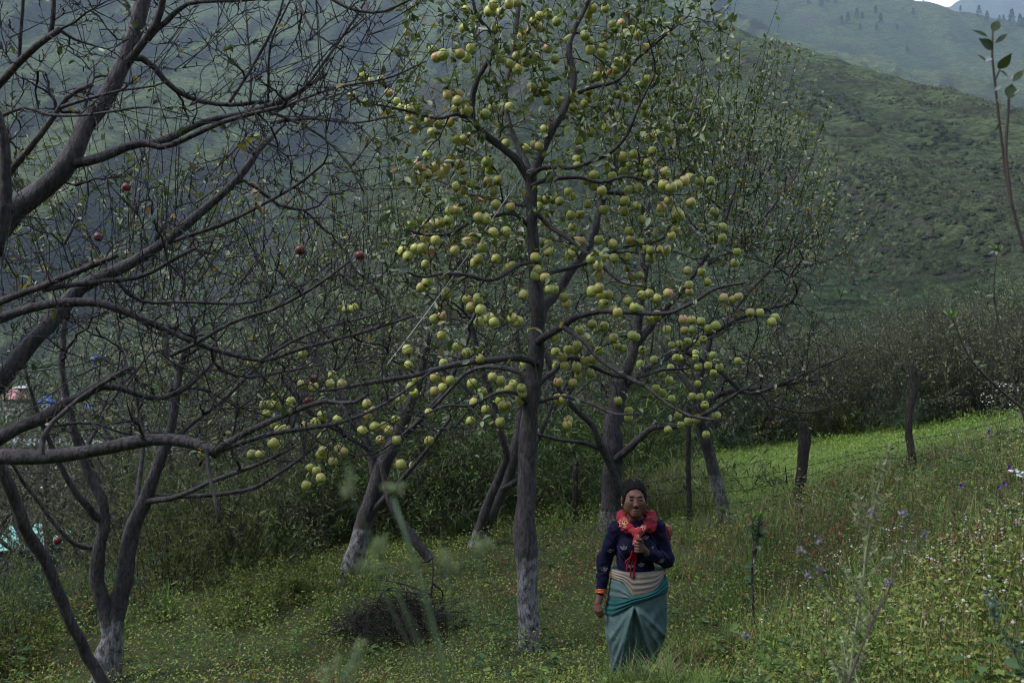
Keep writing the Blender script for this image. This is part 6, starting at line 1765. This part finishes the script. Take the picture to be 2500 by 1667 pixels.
for k, (pts, w0_, w1_) in enumerate(ST):
    pp = px_limb(pts, D, D + .05)
    if k == 0: pp[0] = b0
    p = resample(pp, 30); v, q, f3 = one_tube(p, np.linspace(w0_, w1_, 30) * D / F, 8, .08, k)
    Geo().add(v, f3=f3, f4=q, col=(.045, .034, .034)).build('stem', M_GREENSTEM, sap)
LG = (.040, .062, .020)
LV = [((2423, 78), (2440, 48), 23, LG), ((2411, 90), (2374, 71), 10, LG), ((2424, 122), (2392, 93), 27, (.034, .058, .02)), ((2429, 106), (2465, 79), 13, LG), ((2407, 150), (2387, 131), 8, LG), ((2437, 168), (2470, 133), 26, (.05, .075, .02)),
      ((2460, 188), (2443, 170), 10, LG), ((2473, 200), (2502, 168), 17, (.045, .07, .02)), ((2464, 242), (2472, 203), 30, (.036, .06, .02)), ((2420, 142), (2408, 148), 12, (.30, .31, .33)), ((2428, 222), (2448, 203), 9, (.32, .33, .34)),
      ((2463, 195), (2475, 183), 10, (.30, .31, .32)), ((2475, 232), (2488, 218), 6, (.33, .33, .34)), ((2434, 243), (2452, 250), 11, (.05, .075, .045)), ((2463, 278), (2490, 263), 9, (.06, .065, .05)), ((2444, 300), (2432, 318), 8, LG)]
for b, t, w, c in LV:
    big_leaf(sap, P(b[0], b[1], D + .02), P(t[0], t[1], D + rng.uniform(-.03, .05)), w * D / F, c, nrm_hint=nrm(np.array([rng.normal() * .2, -1, .3])))

def leafy_shoot(name, label, stems, d, leaves, col, Lr=(.03, .05), aspect=.42, cat='shoot', wdt=(3.5, 1.6)):
    b0 = grnd(stems[0][0][0], stems[0][0][1], d)
    root = thing(name, label, cat, b0)
    for pts in stems:
        pp = px_limb(pts, d, d)
        if pts is stems[0]: pp[0] = b0
        p = resample(pp, 30); v, q, f3 = one_tube(p, np.linspace(wdt[0], wdt[1], 30) * d / F, 6)
        Geo().add(v, f3=f3, f4=q, col=(.05, .04, .036)).build('stem', M_GREENSTEM, root)
        for _ in range(leaves):
            i = int(rng.integers(8, 30)); b = p[i]; dr = nrm(np.array([rng.normal(), rng.normal() * .6, rng.normal() * .5 + .35])); L = rng.uniform(*Lr)
            big_leaf(root, b, b + dr * L, L * aspect, np.array(col) * rng.uniform(.7, 1.4) if rng.random() > .10 else np.array((.16, .18, .15)), nrm_hint=nrm(np.array([rng.normal() * .5, -.6, .8])), curl=.2)
        for k in range(5):
            a = k * 1.26; L = Lr[1]; dr = nrm(np.array([math.cos(a) * .8, math.sin(a) * .5, .6])); big_leaf(root, p[-1], p[-1] + dr * L, L * .35, (.12, .19, .04), curl=.2)
    return root
leafy_shoot('apple_shoot', 'slender shoot with pale top leaves, tallest beside the forked post', [[(2520, 1120), (2500, 1020), (2470, 920), (2450, 840), (2432, 760), (2426, 700), (2430, 650), (2433, 612)], [(2500, 1000), (2440, 950), (2380, 890), (2350, 840), (2335, 800), (2322, 772)]], 5.2, 22, (.06, .085, .03))
leafy_shoot('leafy_weed', 'dark leafy weed standing on the slope right of the woman', [[(1840, 1370), (1838, 1350), (1840, 1320), (1836, 1295), (1838, 1270)], [(1842, 1360), (1848, 1325), (1852, 1290), (1856, 1262)]], 7.6, 30, (.030, .066, .024), Lr=(.04, .075), aspect=.5, cat='weed')
# feathery pale weed close to the lens
def feather_weed(name, label, pts, d, side, col, w=4.0, seg=26, blobs=None):
    b0 = grnd(pts[0][0], pts[0][1], d); root = thing(name, label, 'weed', b0)
    pp = px_limb(pts, d, d); pp[0] = b0
    p = resample(pp, 40); v, q, f3 = one_tube(p, np.linspace(w, 1.5, 40) * d / F, 6); Geo().add(v, f3=f3, f4=q, col=col).build('stem', M_GREENSTEM, root)
    g = Geo(); gs = Geo()
    for i in range(side):
        k = int(rng.integers(8, 39)); t = nrm(p[min(k + 1, 39)] - p[k - 1]); dr = nrm(t * .7 + rng.normal(size=3) * .5); L = rng.uniform(.05, .20) * (1.1 - k / 45) * d / 2.5
        q_ = resample(np.array([p[k], p[k] + dr * L * .5 + UP * .01, p[k] + dr * L + UP * .04 * d / 2.5]), 7); v, q, f3 = one_tube(q_, np.linspace(1.6, .7, 7) * d / F * .8, 4); gs.add(v, f3=f3, f4=q, col=col)
        m = seg; uu = rng.random(m) * 5.99; kk = uu.astype(int); b = q_[kk] + (q_[kk + 1] - q_[kk]) * (uu - kk)[:, None]
        ld = nrm(dr * .6 + rng.normal(size=(m, 3)) * .7); LL = rng.uniform(.006, .022, m) * d / 2.5
        v, q, c = quad_leaves(b, ld, UP + rng.normal(size=(m, 3)) * .5, LL, LL * .28, np.asarray(col)[None] * rng.uniform(.7, 1.4, (m, 1))); g.add(v, f4=q, col=c)
    gs.build('branches', M_GREENSTEM, root, kind='stuff'); g.build('foliage', M_HERB, root, kind='stuff')
    if blobs:
        for bx, by in blobs:
            m = 30; c = P(bx, by, d) + rng.normal(size=(m, 3)) * .0045; v, f, cc = florets(c, np.full(m, .003), np.tile([[.20, .185, .21]], (m, 1)), 1.2); Geo().add(v, f3=f, col=cc).build('flower_head', M_PETAL, root)
            q_ = resample(np.array([P(bx, by, d), p[int(np.argmin(((p - P(bx, by + 110, d)) ** 2).sum(1)))]]), 6); v, q, f3 = one_tube(q_, np.full(6, .0012), 4); Geo().add(v, f3=f3, f4=q, col=(.09, .085, .07)).build('stalk', M_GREENSTEM, root)
    return root
feather_weed('tall_weed', 'pale feathery weed out of focus, rising alone in front of the right slope', [(2085, 1620), (2085, 1560), (2105, 1440), (2115, 1340), (2130, 1250), (2150, 1170), (2165, 1120)], 2.7, 60, (.21, .24, .13), w=6.0, seg=34)
feather_weed('dry_weed', 'dried brown weed with round grey-lilac heads beside the pale feathery weed', [(2060, 1720), (2080, 1640), (2120, 1540), (2170, 1440), (2190, 1380), (2200, 1330)], 2.3, 10, (.085, .065, .06), w=7, seg=6, blobs=[(1998, 1318), (2003, 1392), (1952, 1342), (2130, 1250), (2207, 1253), (2170, 1420), (1972, 1405), (2258, 1303), (1822, 1550)])
feather_weed('tall_weed', 'blue-green mugwort sprig blurred in the bottom right corner', [(2560, 1760), (2500, 1640), (2460, 1560), (2420, 1490), (2400, 1450)], 1.9, 26, (.075, .13, .085), w=6)
# grass stems with seed heads blurred right in front of the lens
def seed_stalk(label, stem, d, heads, col=(.20, .25, .12)):
    b0 = P(stem[0][0], stem[0][1], d); gz = Hs(b0[0], b0[1]); b0[2] = gz
    root = thing('grass_stalk', label, 'grass stalk', b0)
    pp = np.concatenate([[b0], px_limb(stem, d, d)]); p = resample(pp, 40); v, q, f3 = one_tube(p, np.full(40, .0011), 5); Geo().add(v, f3=f3, f4=q, col=(.10, .16, .09)).build('stem', M_GREENSTEM, root)
    for (x, y, ln, an) in heads:
        m = 70; u = rng.random(m); ax_ = np.array([math.cos(R(an)), 0, math.sin(R(an))])
        c = P(x, y, d) + ax_ * ((u - .5)[:, None] * ln * d / F) + rng.normal(size=(m, 3)) * (.16 * ln * d / F) * (1 - np.abs(u - .5) * 1.2)[:, None]
        LL = rng.uniform(.003, .006, m); v, q, cc = quad_leaves(c, nrm(ax_ + rng.normal(size=(m, 3)) * .6), UP + rng.normal(size=(m, 3)), LL, LL * .4, np.asarray(col)[None] * rng.uniform(.7, 1.3, (m, 1)))
        Geo().add(v, f4=q, col=cc).build('seed_head', M_HERB, root)
        k = int(np.argmin(((p - P(x, y, d)) ** 2).sum(1))); q_ = resample(np.array([P(x, y, d), p[max(0, k - 4)]]), 6); v, q, f3 = one_tube(q_, np.full(6, .0004), 4); Geo().add(v, f3=f3, f4=q, col=(.12, .18, .09)).build('stalk', M_GREENSTEM, root)
    return root
seed_stalk('green grass stalk blurred close to the lens, crossing the brushwood heap', [(1095, 1690), (1070, 1560), (1035, 1440), (1005, 1350), (985, 1270), (960, 1215)], .75, [(848, 1190, 60, 80), (955, 1188, 50, 5), (900, 1365, 80, 45), (1090, 1365, 50, -50), (1175, 1335, 40, 30), (925, 1335, 40, 60)])
seed_stalk('short grass stalk with blurred seed heads at the bottom edge', [(800, 1760), (820, 1700), (850, 1640), (870, 1590)], .75, [(803, 1640, 70, 45), (872, 1600, 60, 80), (1090, 1600, 10, 0)][:2])
# white umbels and purple flowers by the right edge
def flower_plant(name, label, stems, d, r, col, n=14, spread=.03, cat='flower'):
    b0 = grnd(stems[0][0][0], stems[0][0][1], d); root = thing(name, label, cat, b0)
    for pts in stems:
        pp = px_limb(pts, d, d); p = resample(pp, 12); v, q, f3 = one_tube(p, np.full(12, .0018), 4); Geo().add(v, f3=f3, f4=q, col=(.06, .085, .03)).build('stem', M_GREENSTEM, root)
        c = p[-1] + rng.normal(size=(n, 3)) * np.array([spread, spread, spread * .3]); v, f, cc = florets(c, np.full(n, r), np.tile([col], (n, 1)) * rng.uniform(.75, 1.2, (n, 1)), .4, 6); Geo().add(v, f3=f, col=cc).build('flower_head', M_PETAL, root)
    return root
WH = (.62, .63, .60)
flower_plant('umbel_plant', 'white umbel flowers above the meadow edge at far right', [[(2440, 1060), (2432, 1000), (2425, 940)], [(2440, 1060), (2450, 1000), (2455, 942)], [(2440, 1060), (2420, 1010), (2405, 965)], [(2445, 1060), (2465, 1010), (2470, 983)], [(2445, 1060), (2480, 1010), (2482, 1000)], [(2440, 1060), (2410, 1000), (2400, 978)], [(2445, 1060), (2440, 1000), (2468, 952)]], 8.2, .0065, WH, 11, .045)
flower_plant('white_flower', 'fluffy white flower cluster on the slope at the right edge', [[(2488, 1200), (2486, 1160)], [(2490, 1200), (2496, 1155)], [(2484, 1200), (2478, 1150)]], 6.2, .012, (.55, .57, .57), 12, .016)
for k, (px, py, dd_, lb) in enumerate(((2415, 1053, 8.0, 'violet bindweed flower at the top of the meadow edge'), (2347, 1186, 6.6, 'violet bindweed flower left of the white cluster'), (2438, 1190, 6.4, 'violet bindweed flower below the white cluster'), (2452, 1181, 6.5, 'small violet flower beside the white cluster'), (2465, 1141, 6.6, 'small violet flower above the white cluster'))):
    b0 = grnd(px, py + 40, dd_); root = thing('bindweed_flower', lb, 'flower', b0)
    tp = P(px, py, dd_); q_ = resample(np.array([b0, (b0 + tp) / 2 + np.array([.01, 0, 0]), tp]), 8); v, q, f3 = one_tube(q_, np.full(8, .0015), 4); Geo().add(v, f3=f3, f4=q, col=(.06, .08, .03)).build('stem', M_GREENSTEM, root)
    v, q = lathe([(.002, -.02), (.005, -.01), (.010, 0), (.015, .004)], 10); Rm = np.array([[1, 0, 0], [0, .5, -.87], [0, .87, .5]])
    Geo().add(v @ Rm.T + tp, f4=q, col=(.10, .04, .26)).build('trumpet', M_PETAL, root)

# ================================================================== VALLEY: FIELD, RIVER, SHED, HUTS, PINES
def strip(x, yc, w, dz, name, mat, nx=60):
    xs = x; v = []
    for k, xx in enumerate(xs):
        for s in np.linspace(-.5, .5, 6):
            yy = yc(xx) + s * w; v.append((xx, yy, 0))
    v = np.array(v); v[:, 2] = H(v[:, 0], v[:, 1]) + dz
    n = len(xs); i = np.arange(n - 1)[:, None]; j = np.arange(5)[None]
    q = np.stack([i * 6 + j, (i + 1) * 6 + j, (i + 1) * 6 + j + 1, i * 6 + j + 1], -1).reshape(-1, 4)
    return Geo().add(v, f4=q).build(name, mat, kind='structure')
# river of milky green melt water with a stony far bank
M_RIVER, nt_, b_, _ = mat_new('river_water'); n_ = noise_node(nt_, .5, 5, .6, stretch=(.3, 1, 1))
nt_.links.new(ramp(nt_, n_.outputs['Fac'], [(.42, (.10, .17, .17)), (.58, (.22, .29, .29)), (.68, (.6, .63, .63))]).outputs[0], b_.inputs['Base Color']); b_.inputs['Roughness'].default_value = .25; bump(nt_, b_, n_.outputs['Fac'], .6, .3)
xs = np.linspace(-150, 0, 60)
RV = lambda x: 136 + 4 * np.sin(x / 25.0)
v = np.array([(xx, RV(xx) + s * 9, -11.35) for xx in xs for s in np.linspace(-.5, .5, 6)])
i = np.arange(59)[:, None]; j = np.arange(5)[None]
Geo().add(v, f4=np.stack([i * 6 + j, (i + 1) * 6 + j, (i + 1) * 6 + j + 1, i * 6 + j + 1], -1).reshape(-1, 4)).build('river', M_RIVER, kind='structure')
n = 2600; xx = rng.uniform(-120, -5, n); yy = RV(xx) + 4.5 + np.abs(rng.normal(size=n)) * 1.6
ico = np.array([(0, 0, .6), (.9, 0, 0), (.28, .85, 0), (-.73, .53, 0), (-.73, -.53, 0), (.28, -.85, 0)]); icf = [(0, 1, 2), (0, 2, 3), (0, 3, 4), (0, 4, 5), (0, 5, 1)]
sz_ = rng.uniform(.1, .42, n); zz_ = np.maximum(H(xx, yy), -11.35)
v = (ico[None] * sz_[:, None, None] * rng.uniform(.7, 1.3, (n, 6, 1)) + np.stack([xx, yy, zz_], 1)[:, None]).reshape(-1, 3)
f = (np.arange(n)[:, None, None] * 6 + np.array(icf)[None]).reshape(-1, 3)
tag(Geo().add(v, f3=f, col=np.repeat(np.array([[.26, .255, .25]]) * rng.uniform(.5, 1.4, (n, 1)), 6, 0)).build('river_stones', mat_attr('river_stone', .9, .2), kind='stuff', smooth_=False), 'pale stones along the far bank of the river', 'stones')
# dry brown crop with a green strip through it
g = Geo(); n = 42000
yy = rng.uniform(66, 129, n) ; xx = rng.uniform(-78, -14, n) * yy / 120.0
strip_ = np.abs(yy - (91 + .02 * xx)) < 2.2
hh = np.where(strip_, .25, 1.15) * rng.uniform(.6, 1.2, n)
base_ = np.stack([xx, yy, H(xx, yy)], 1); dr = nrm(np.stack([rng.normal(size=n) * .35, rng.normal(size=n) * .35, np.ones(n)], 1))
cb = np.array([(.105, .082, .046), (.075, .060, .034), (.13, .105, .062), (.060, .066, .028)])[rng.integers(0, 4, n)] * rng.uniform(.7, 1.3, (n, 1)); cb[strip_] = np.array([.085, .125, .028])
v, q, c = quad_leaves(base_, dr, np.array([0, -1, .2]) + rng.normal(size=(n, 3)) * .4, hh, np.full(n, .22), cb); g.add(v, f4=q, col=c)
tag(g.build('crop', M_GRASS, kind='stuff', smooth_=False), 'dry brown millet field on the valley floor with a green strip', 'crop')
# scrub along the river and up the foot of the slope (reads as one mass)
g = Geo(); n = 30000
yy = rng.uniform(142, 185, n); xx = rng.uniform(-95, 15, n); k = vnoise(xx / 7, yy / 5, 300) > .42; xx, yy = xx[k], yy[k]; n = len(xx)
top = 1.2 + 3.2 * vnoise(xx / 5, yy / 5, 301); pz = H(xx, yy) + rng.random(n) * top
dr = rng.normal(size=(n, 3)); LL = rng.uniform(.35, .8, n); v, q, c = quad_leaves(np.stack([xx, yy, pz], 1), dr, UP + rng.normal(size=(n, 3)) * .5, LL, LL * .6, np.array([[.028, .044, .018]]) * rng.uniform(.5, 1.6, (n, 1))); g.add(v, f4=q, col=c)
tag(g.build('scrub', M_HERB, kind='stuff', smooth_=False), 'dark scrub growing along the far river bank', 'scrub')

def hip_house(name, label, px, d, w, dp, wall_h, roof_h, rcol, wcol, rz=0.0, pyroof=None):
    x_ = (px - 1250) / F * d
    z_ = Hs(x_, d) if pyroof is None else P(px, pyroof, d)[2] - wall_h - roof_h
    root = thing(name, label, 'building', (x_, d, z_), rz)
    mw = mat_flat(name + '_wall', wcol, .9, .1, .2, 1.5); mr_ = mat_flat(name + '_roof', rcol, .5, .4, .14, 1.2)
    def part(nm, v, f4=None, f3=None, mat=None, par=root):
        o = link(nm, Geo().add(v, f3=f3, f4=f4).mesh(nm, False), mat, par); return o
    hw, hd = w / 2, dp / 2
    z0 = -2.0 if pyroof is not None else -.5
    v = [(-hw, -hd, z0), (hw, -hd, z0), (hw, hd, z0), (-hw, hd, z0), (-hw, -hd, wall_h), (hw, -hd, wall_h), (hw, hd, wall_h), (-hw, hd, wall_h)]
    part('wall', v, [(0, 1, 5, 4), (1, 2, 6, 5), (2, 3, 7, 6), (3, 0, 4, 7), (4, 5, 6, 7)], None, mw)
    e = .5; rw = w * .28
    v = [(-hw - e, -hd - e, wall_h - .1), (hw + e, -hd - e, wall_h - .1), (hw + e, hd + e, wall_h - .1), (-hw - e, hd + e, wall_h - .1), (-rw, 0, wall_h + roof_h), (rw, 0, wall_h + roof_h)]
    rf = part('roof', v, [(0, 1, 5, 4), (2, 3, 4, 5), (0, 3, 2, 1)], [(1, 2, 5), (3, 0, 4)], mr_)
    # standing seams of the roof sheets
    for k in range(int(w / .9)):
        xx_ = -hw - e + (k + .5) * (w + 2 * e) / int(w / .9); xt = np.clip(xx_, -rw, rw); fr = 1.0 if abs(xx_) <= rw else 1 - (abs(xx_) - rw) / (hw + e - rw)
        a_ = np.array([xx_, -hd - e, wall_h - .1]); b_2 = np.array([xx_, (-hd - e) * (1 - fr), wall_h - .1 + (roof_h + .1) * fr]); t_, qq, f3 = one_tube(np.array([a_, (a_ + b_2) / 2, b_2]) + np.array([0, 0, .03]), np.full(3, .05), 4)
        part('seam', t_, qq, f3, mr_, rf)
    dz = wall_h * .8
    v, q = np.array([(-.5, -hd - .04, 0), (.5, -hd - .04, 0), (.5, -hd - .04, dz), (-.5, -hd - .04, dz)]), [(0, 1, 2, 3)]
    part('door', v, q, None, mat_flat(name + '_door', (.05, .035, .025), .8))
    return root
hip_house('shed', 'shed with a pale green metal hipped roof below the orchard', 72, 62, 3.7, 4.2, 2.1, .95, (.16, .36, .29), (.12, .10, .09), .35, 1280)
hip_house('hut', 'small hut with a bright blue roof beyond the river', 117, 196, 2.8, 3, 1.8, 1.6, (.03, .10, .36), (.25, .22, .2), .2, 966)
hip_house('hut', 'hut with a faded red roof beyond the river, left of the blue one', 35, 200, 3.0, 3, 1.8, 1.8, (.28, .09, .09), (.30, .25, .22), -.3, 950)
hip_house('hut', 'tiny hut with a blue roof higher on the far slope', 240, 215, 1.9, 2, 1.4, .9, (.03, .09, .30), (.2, .2, .2), 0, 864)
hip_house('hut', 'low hut with a blue sheet roof half behind the bare limb', 222, 190, 1.6, 2, 1.2, .8, (.04, .09, .28), (.32, .29, .25), .4, 984)
hip_house('hut', 'ochre hut with a white flat roof beside the red roofed one', 53, 202, 1.7, 2, 1.5, .25, (.45, .46, .47), (.32, .24, .14), 0, 942)
# a person far off on the green strip
d_ = 91.0; x_ = (100 - 1250) / F * d_; z_ = Hs(x_, d_)
fp = thing('person', 'far-off person in dark clothes with a white head covering on the green field strip', 'person', (x_, d_, z_))
G = grid((-.5, -.4, -.05), (.5, .4, 1.75), .03)
for s in (-1, 1):
    cap(G, (s * .10, 0, .85), (s * .12, 0, .05), .10, .07, .03); cap(G, (s * .12, 0, .05), (s * .12, -.14, .03), .06, .05, .02)
    cap(G, (s * .20, 0, 1.36), (s * .28, -.02, 1.05), .07, .055, .03); cap(G, (s * .28, -.02, 1.05), (s * .24, -.12, .82), .05, .045, .02)
cap(G, (0, 0, .9), (0, 0, 1.35), .16, .17, .05, (1.1, .75, 1)); cap(G, (0, 0, 1.4), (0, 0, 1.5), .06, .06, .02); ell(G, (0, 0, 1.58), (.09, .11, .12), .02)
v, q = nets(G); cc = np.where(v[:, 2:3] > 1.48, np.array([[.14, .08, .06]]), np.array([[.016, .018, .05]]))
link('body', Geo().add(v, f4=q, col=cc).mesh('body'), mat_attr('far_clothes', .9, .1), fp)
G = grid((-.3, -.3, 1.3), (.3, .3, 1.9), .03); ell(G, (0, .02, 1.64), (.15, .16, .13), .02); ell(G, (0, .08, 1.5), (.11, .10, .14), .03); v, q = nets(G)
link('head_cloth', Geo().add(v, f4=q).mesh('head_cloth'), mat_flat('white_cloth', (.75, .75, .76), .9), fp)

# pines on the far ridge
M_NEEDLE = mat_attr('pine_needles', .8, .1)
def pine_proto(seed):
    r_ = np.random.default_rng(seed); root = thing('pine_tree', 'pine', 'tree')
    v, q, f3 = one_tube(np.array([(0, 0, -1), (0, 0, 6), (.1, 0, 11.5)]), np.array([.35, .2, .05]), 6); link('trunk', Geo().add(v, f3=f3, f4=q).mesh('trunk'), M_POST, root)
    n = 900; h = r_.random(n) ** .8; z = 1.8 + h * 10.2; rad = (1 - h) ** .85 * 2.9 + .15; a = r_.uniform(0, 6.28, n); rr2 = rad * np.sqrt(r_.random(n)) * (1 + .25 * np.sin(a * 3 + z * 1.3))
    pos = np.stack([np.cos(a) * rr2, np.sin(a) * rr2, z - rr2 * .22], 1); dr = np.stack([np.cos(a), np.sin(a), -.35 + r_.normal(size=n) * .3], 1); L2 = r_.uniform(.5, 1.1, n)
    v, q, c = quad_leaves(pos, dr, UP + r_.normal(size=(n, 3)) * .5, L2, L2 * .5, np.array([[.022, .036, .018]]) * r_.uniform(.6, 1.5, (n, 1)))
    link('crown', Geo().add(v, f4=q, col=c).mesh('crown', False), M_NEEDLE, root, 'stuff'); return root
PP = [pine_proto(1), pine_proto(2)]
def hit_slope(px, py, d0=250):
    ds = np.linspace(d0, 2000, 900); pts = np.stack([(px - 1250) / F * ds, ds, CAM_Z - (py - 833.5) / F * ds], 1)
    k = np.argmax(H(pts[:, 0], pts[:, 1]) > pts[:, 2]); return pts[k]
PIN = [(1975, 14, 1.0), (2005, 18, 1.3), (2020, 10, 1.0), (2092, 50, 1.2), (2070, 62, 1.2), (2055, 60, .9), (2105, 48, .8), (2138, 38, 1.0), (2150, 62, 1.2), (2140, 78, .8), (2230, 38, .8), (2190, 75, .6), (2390, 45, 1.3), (2410, 54, 1.1), (2470, 60, 1.6), (2490, 68, 1.4), (2498, 72, 1.2), (2215, 130, .7), (2320, 20, 1.7), (2440, 55, .7), (2450, 56, .8), (2345, 30, .7), (2255, 6, .8), (2040, 12, .7), (2100, 75, .7)]
PIN.sort()
for i, (px, py, s) in enumerate(PIN):
    h_ = hit_slope(px, py, 620); loc = (h_[0], h_[1], Hs(h_[0], h_[1])); lab = 'small dark pine on the far ridge, %s from the left' % COUNT[i]
    if i < 2: o = PP[i]; o.location = loc; o.scale = (s,) * 3; tag(o, lab, 'tree', 'pines on the far ridge')
    else: dup(PP[i % 2], loc, rng.uniform(0, 6), s, lab, 'pines on the far ridge')
# ================================================================== TUSSOCKS AND LOW SCRUB ON THE SLOPES
def clumps(name, label, n, az0, az1, r0, r1, size, pal, seed, mask=None):
    r = r0 * (r1 / r0) ** rng.random(n); a = R(az0) + R(az1 - az0) * rng.random(n)
    x = r * np.sin(a); y = r * np.cos(a)
    m = fbm(x / (r1 / 14), y / (r1 / 14), seed, 3) + 0.35 * fbm(x / (r1 / 60), y / (r1 / 60), seed + 3, 2)
    k = m > rng.uniform(-.5, .45, n); x, y, r = x[k], y[k], r[k]; n = len(x)
    s = rng.uniform(.5, 1.5, n) * size * (.4 + .6 * r / r1)
    z = H(x, y) - s * .1
    t = rng.uniform(0, 6.28, n); ring = np.arange(5) / 5 * 2 * np.pi
    v = np.zeros((n, 6, 3)); v[:, 0] = np.stack([x, y, z + s * rng.uniform(.5, 1.0, n)], 1)
    rad = s[:, None] * rng.uniform(.6, 1.3, (n, 5))
    v[:, 1:, 0] = x[:, None] + rad * np.cos(ring[None] + t[:, None]); v[:, 1:, 1] = y[:, None] + rad * np.sin(ring[None] + t[:, None])
    v[:, 1:, 2] = H(v[:, 1:, 0], v[:, 1:, 1]) - s[:, None] * .1
    f = (np.arange(n)[:, None, None] * 6 + np.array([(0, 1, 2), (0, 2, 3), (0, 3, 4), (0, 4, 5), (0, 5, 1)])[None]).reshape(-1, 3)
    col = np.asarray(pal)[rng.integers(0, len(pal), n)] * rng.uniform(.6, 1.4, (n, 1))
    tag(Geo().add(v.reshape(-1, 3), f3=f, col=np.repeat(col, 6, 0)).build(name, M_TUS, kind='stuff', smooth_=False), label, 'scrub')
M_TUS = mat_attr('tussock', 1.0, .05)
clumps('tussocks', 'grass tussocks and low scrub on the near spur', 46000, 3, 34, 110, 470, .7, [(.040, .050, .022), (.030, .036, .018), (.036, .032, .022), (.024, .028, .015), (.050, .060, .026)], 400)
clumps('scrub', 'dark scrub patches on the great mountain slope', 20000, -34, 12, 200, 1000, 1.5, [(.024, .032, .018), (.020, .026, .016), (.036, .047, .023)], 420)

# dark scrub and broken rock in patches on the near spur
cx = []
for px, py in ((2010, 240), (2050, 275), (2090, 425), (2060, 440), (2160, 440), (2300, 360), (2350, 350), (1985, 260), (2140, 320), (2230, 300), (2260, 400), (2330, 470), (2200, 490), (2120, 520), (2400, 520), (2280, 560), (2440, 420), (2050, 520), (2180, 640), (2360, 640), (2460, 600), (2250, 250), (1900, 230)):
    h_ = hit_slope(px, py, 130)
    m = 34; cx.append(np.stack([h_[0] + rng.normal(size=m) * rng.uniform(4, 10), h_[1] + rng.normal(size=m) * rng.uniform(2, 5)], 1))
cx = np.concatenate(cx); n = len(cx); s_ = rng.uniform(.3, .95, n); z_ = H(cx[:, 0], cx[:, 1])
t_ = rng.uniform(0, 6.28, n); ring = np.arange(6) / 6 * 2 * np.pi; v = np.zeros((n, 13, 3))
v[:, 0] = np.stack([cx[:, 0], cx[:, 1], z_ + s_ * .9], 1)
for k, (rr_, zz_) in enumerate(((.7, .6), (1.05, -.15))):
    rad = s_[:, None] * rr_ * rng.uniform(.7, 1.25, (n, 6)); v[:, 1 + 6 * k:7 + 6 * k, 0] = cx[:, 0:1] + rad * np.cos(ring + t_[:, None]); v[:, 1 + 6 * k:7 + 6 * k, 1] = cx[:, 1:2] + rad * np.sin(ring + t_[:, None]); v[:, 1 + 6 * k:7 + 6 * k, 2] = (z_ + s_ * zz_)[:, None] + rng.normal(size=(n, 6)) * .15
f = [(0, 1 + j, 1 + (j + 1) % 6) for j in range(6)]; q = [(1 + j, 7 + j, 7 + (j + 1) % 6, 1 + (j + 1) % 6) for j in range(6)]
o13 = np.arange(n)[:, None, None] * 13
tag(Geo().add(v.reshape(-1, 3), f3=(o13 + np.array(f)[None]).reshape(-1, 3), f4=(o13 + np.array(q)[None]).reshape(-1, 4), col=np.repeat(np.array([(.028, .036, .018), (.032, .032, .022), (.024, .032, .016)])[rng.integers(0, 3, n)], 13, 0)).build('scrub', M_TUS, kind='stuff', smooth_=False), 'dark scrub and rock patches scattered over the near spur', 'scrub')
# ================================================================== HAZE
hz = bpy.data.materials.new('haze_air'); hz.use_nodes = True
nt = hz.node_tree; nt.nodes.clear()
o_ = nt.nodes.new('ShaderNodeOutputMaterial'); pv = nt.nodes.new('ShaderNodeVolumePrincipled')
pv.inputs['Color'].default_value = (0.60, 0.78, 1.0, 1)
pv.inputs['Density'].default_value = 0.00016
pv.inputs['Anisotropy'].default_value = 0.1
nt.links.new(pv.outputs[0], o_.inputs['Volume'])
x0, x1, y0, y1, z0, z1 = -3700, 3700, -1000, 3750, -400, 2200
v = [(x, y, z) for x in (x0, x1) for y in (y0, y1) for z in (z0, z1)]
f = [(0, 1, 3, 2), (4, 6, 7, 5), (0, 4, 5, 1), (2, 3, 7, 6), (0, 2, 6, 4), (1, 5, 7, 3)]
hb = Geo().add(v, f4=f).build('haze', hz, smooth_=False, kind='stuff')
tag(hb, 'thin blue evening haze hanging in the valley air', 'haze')
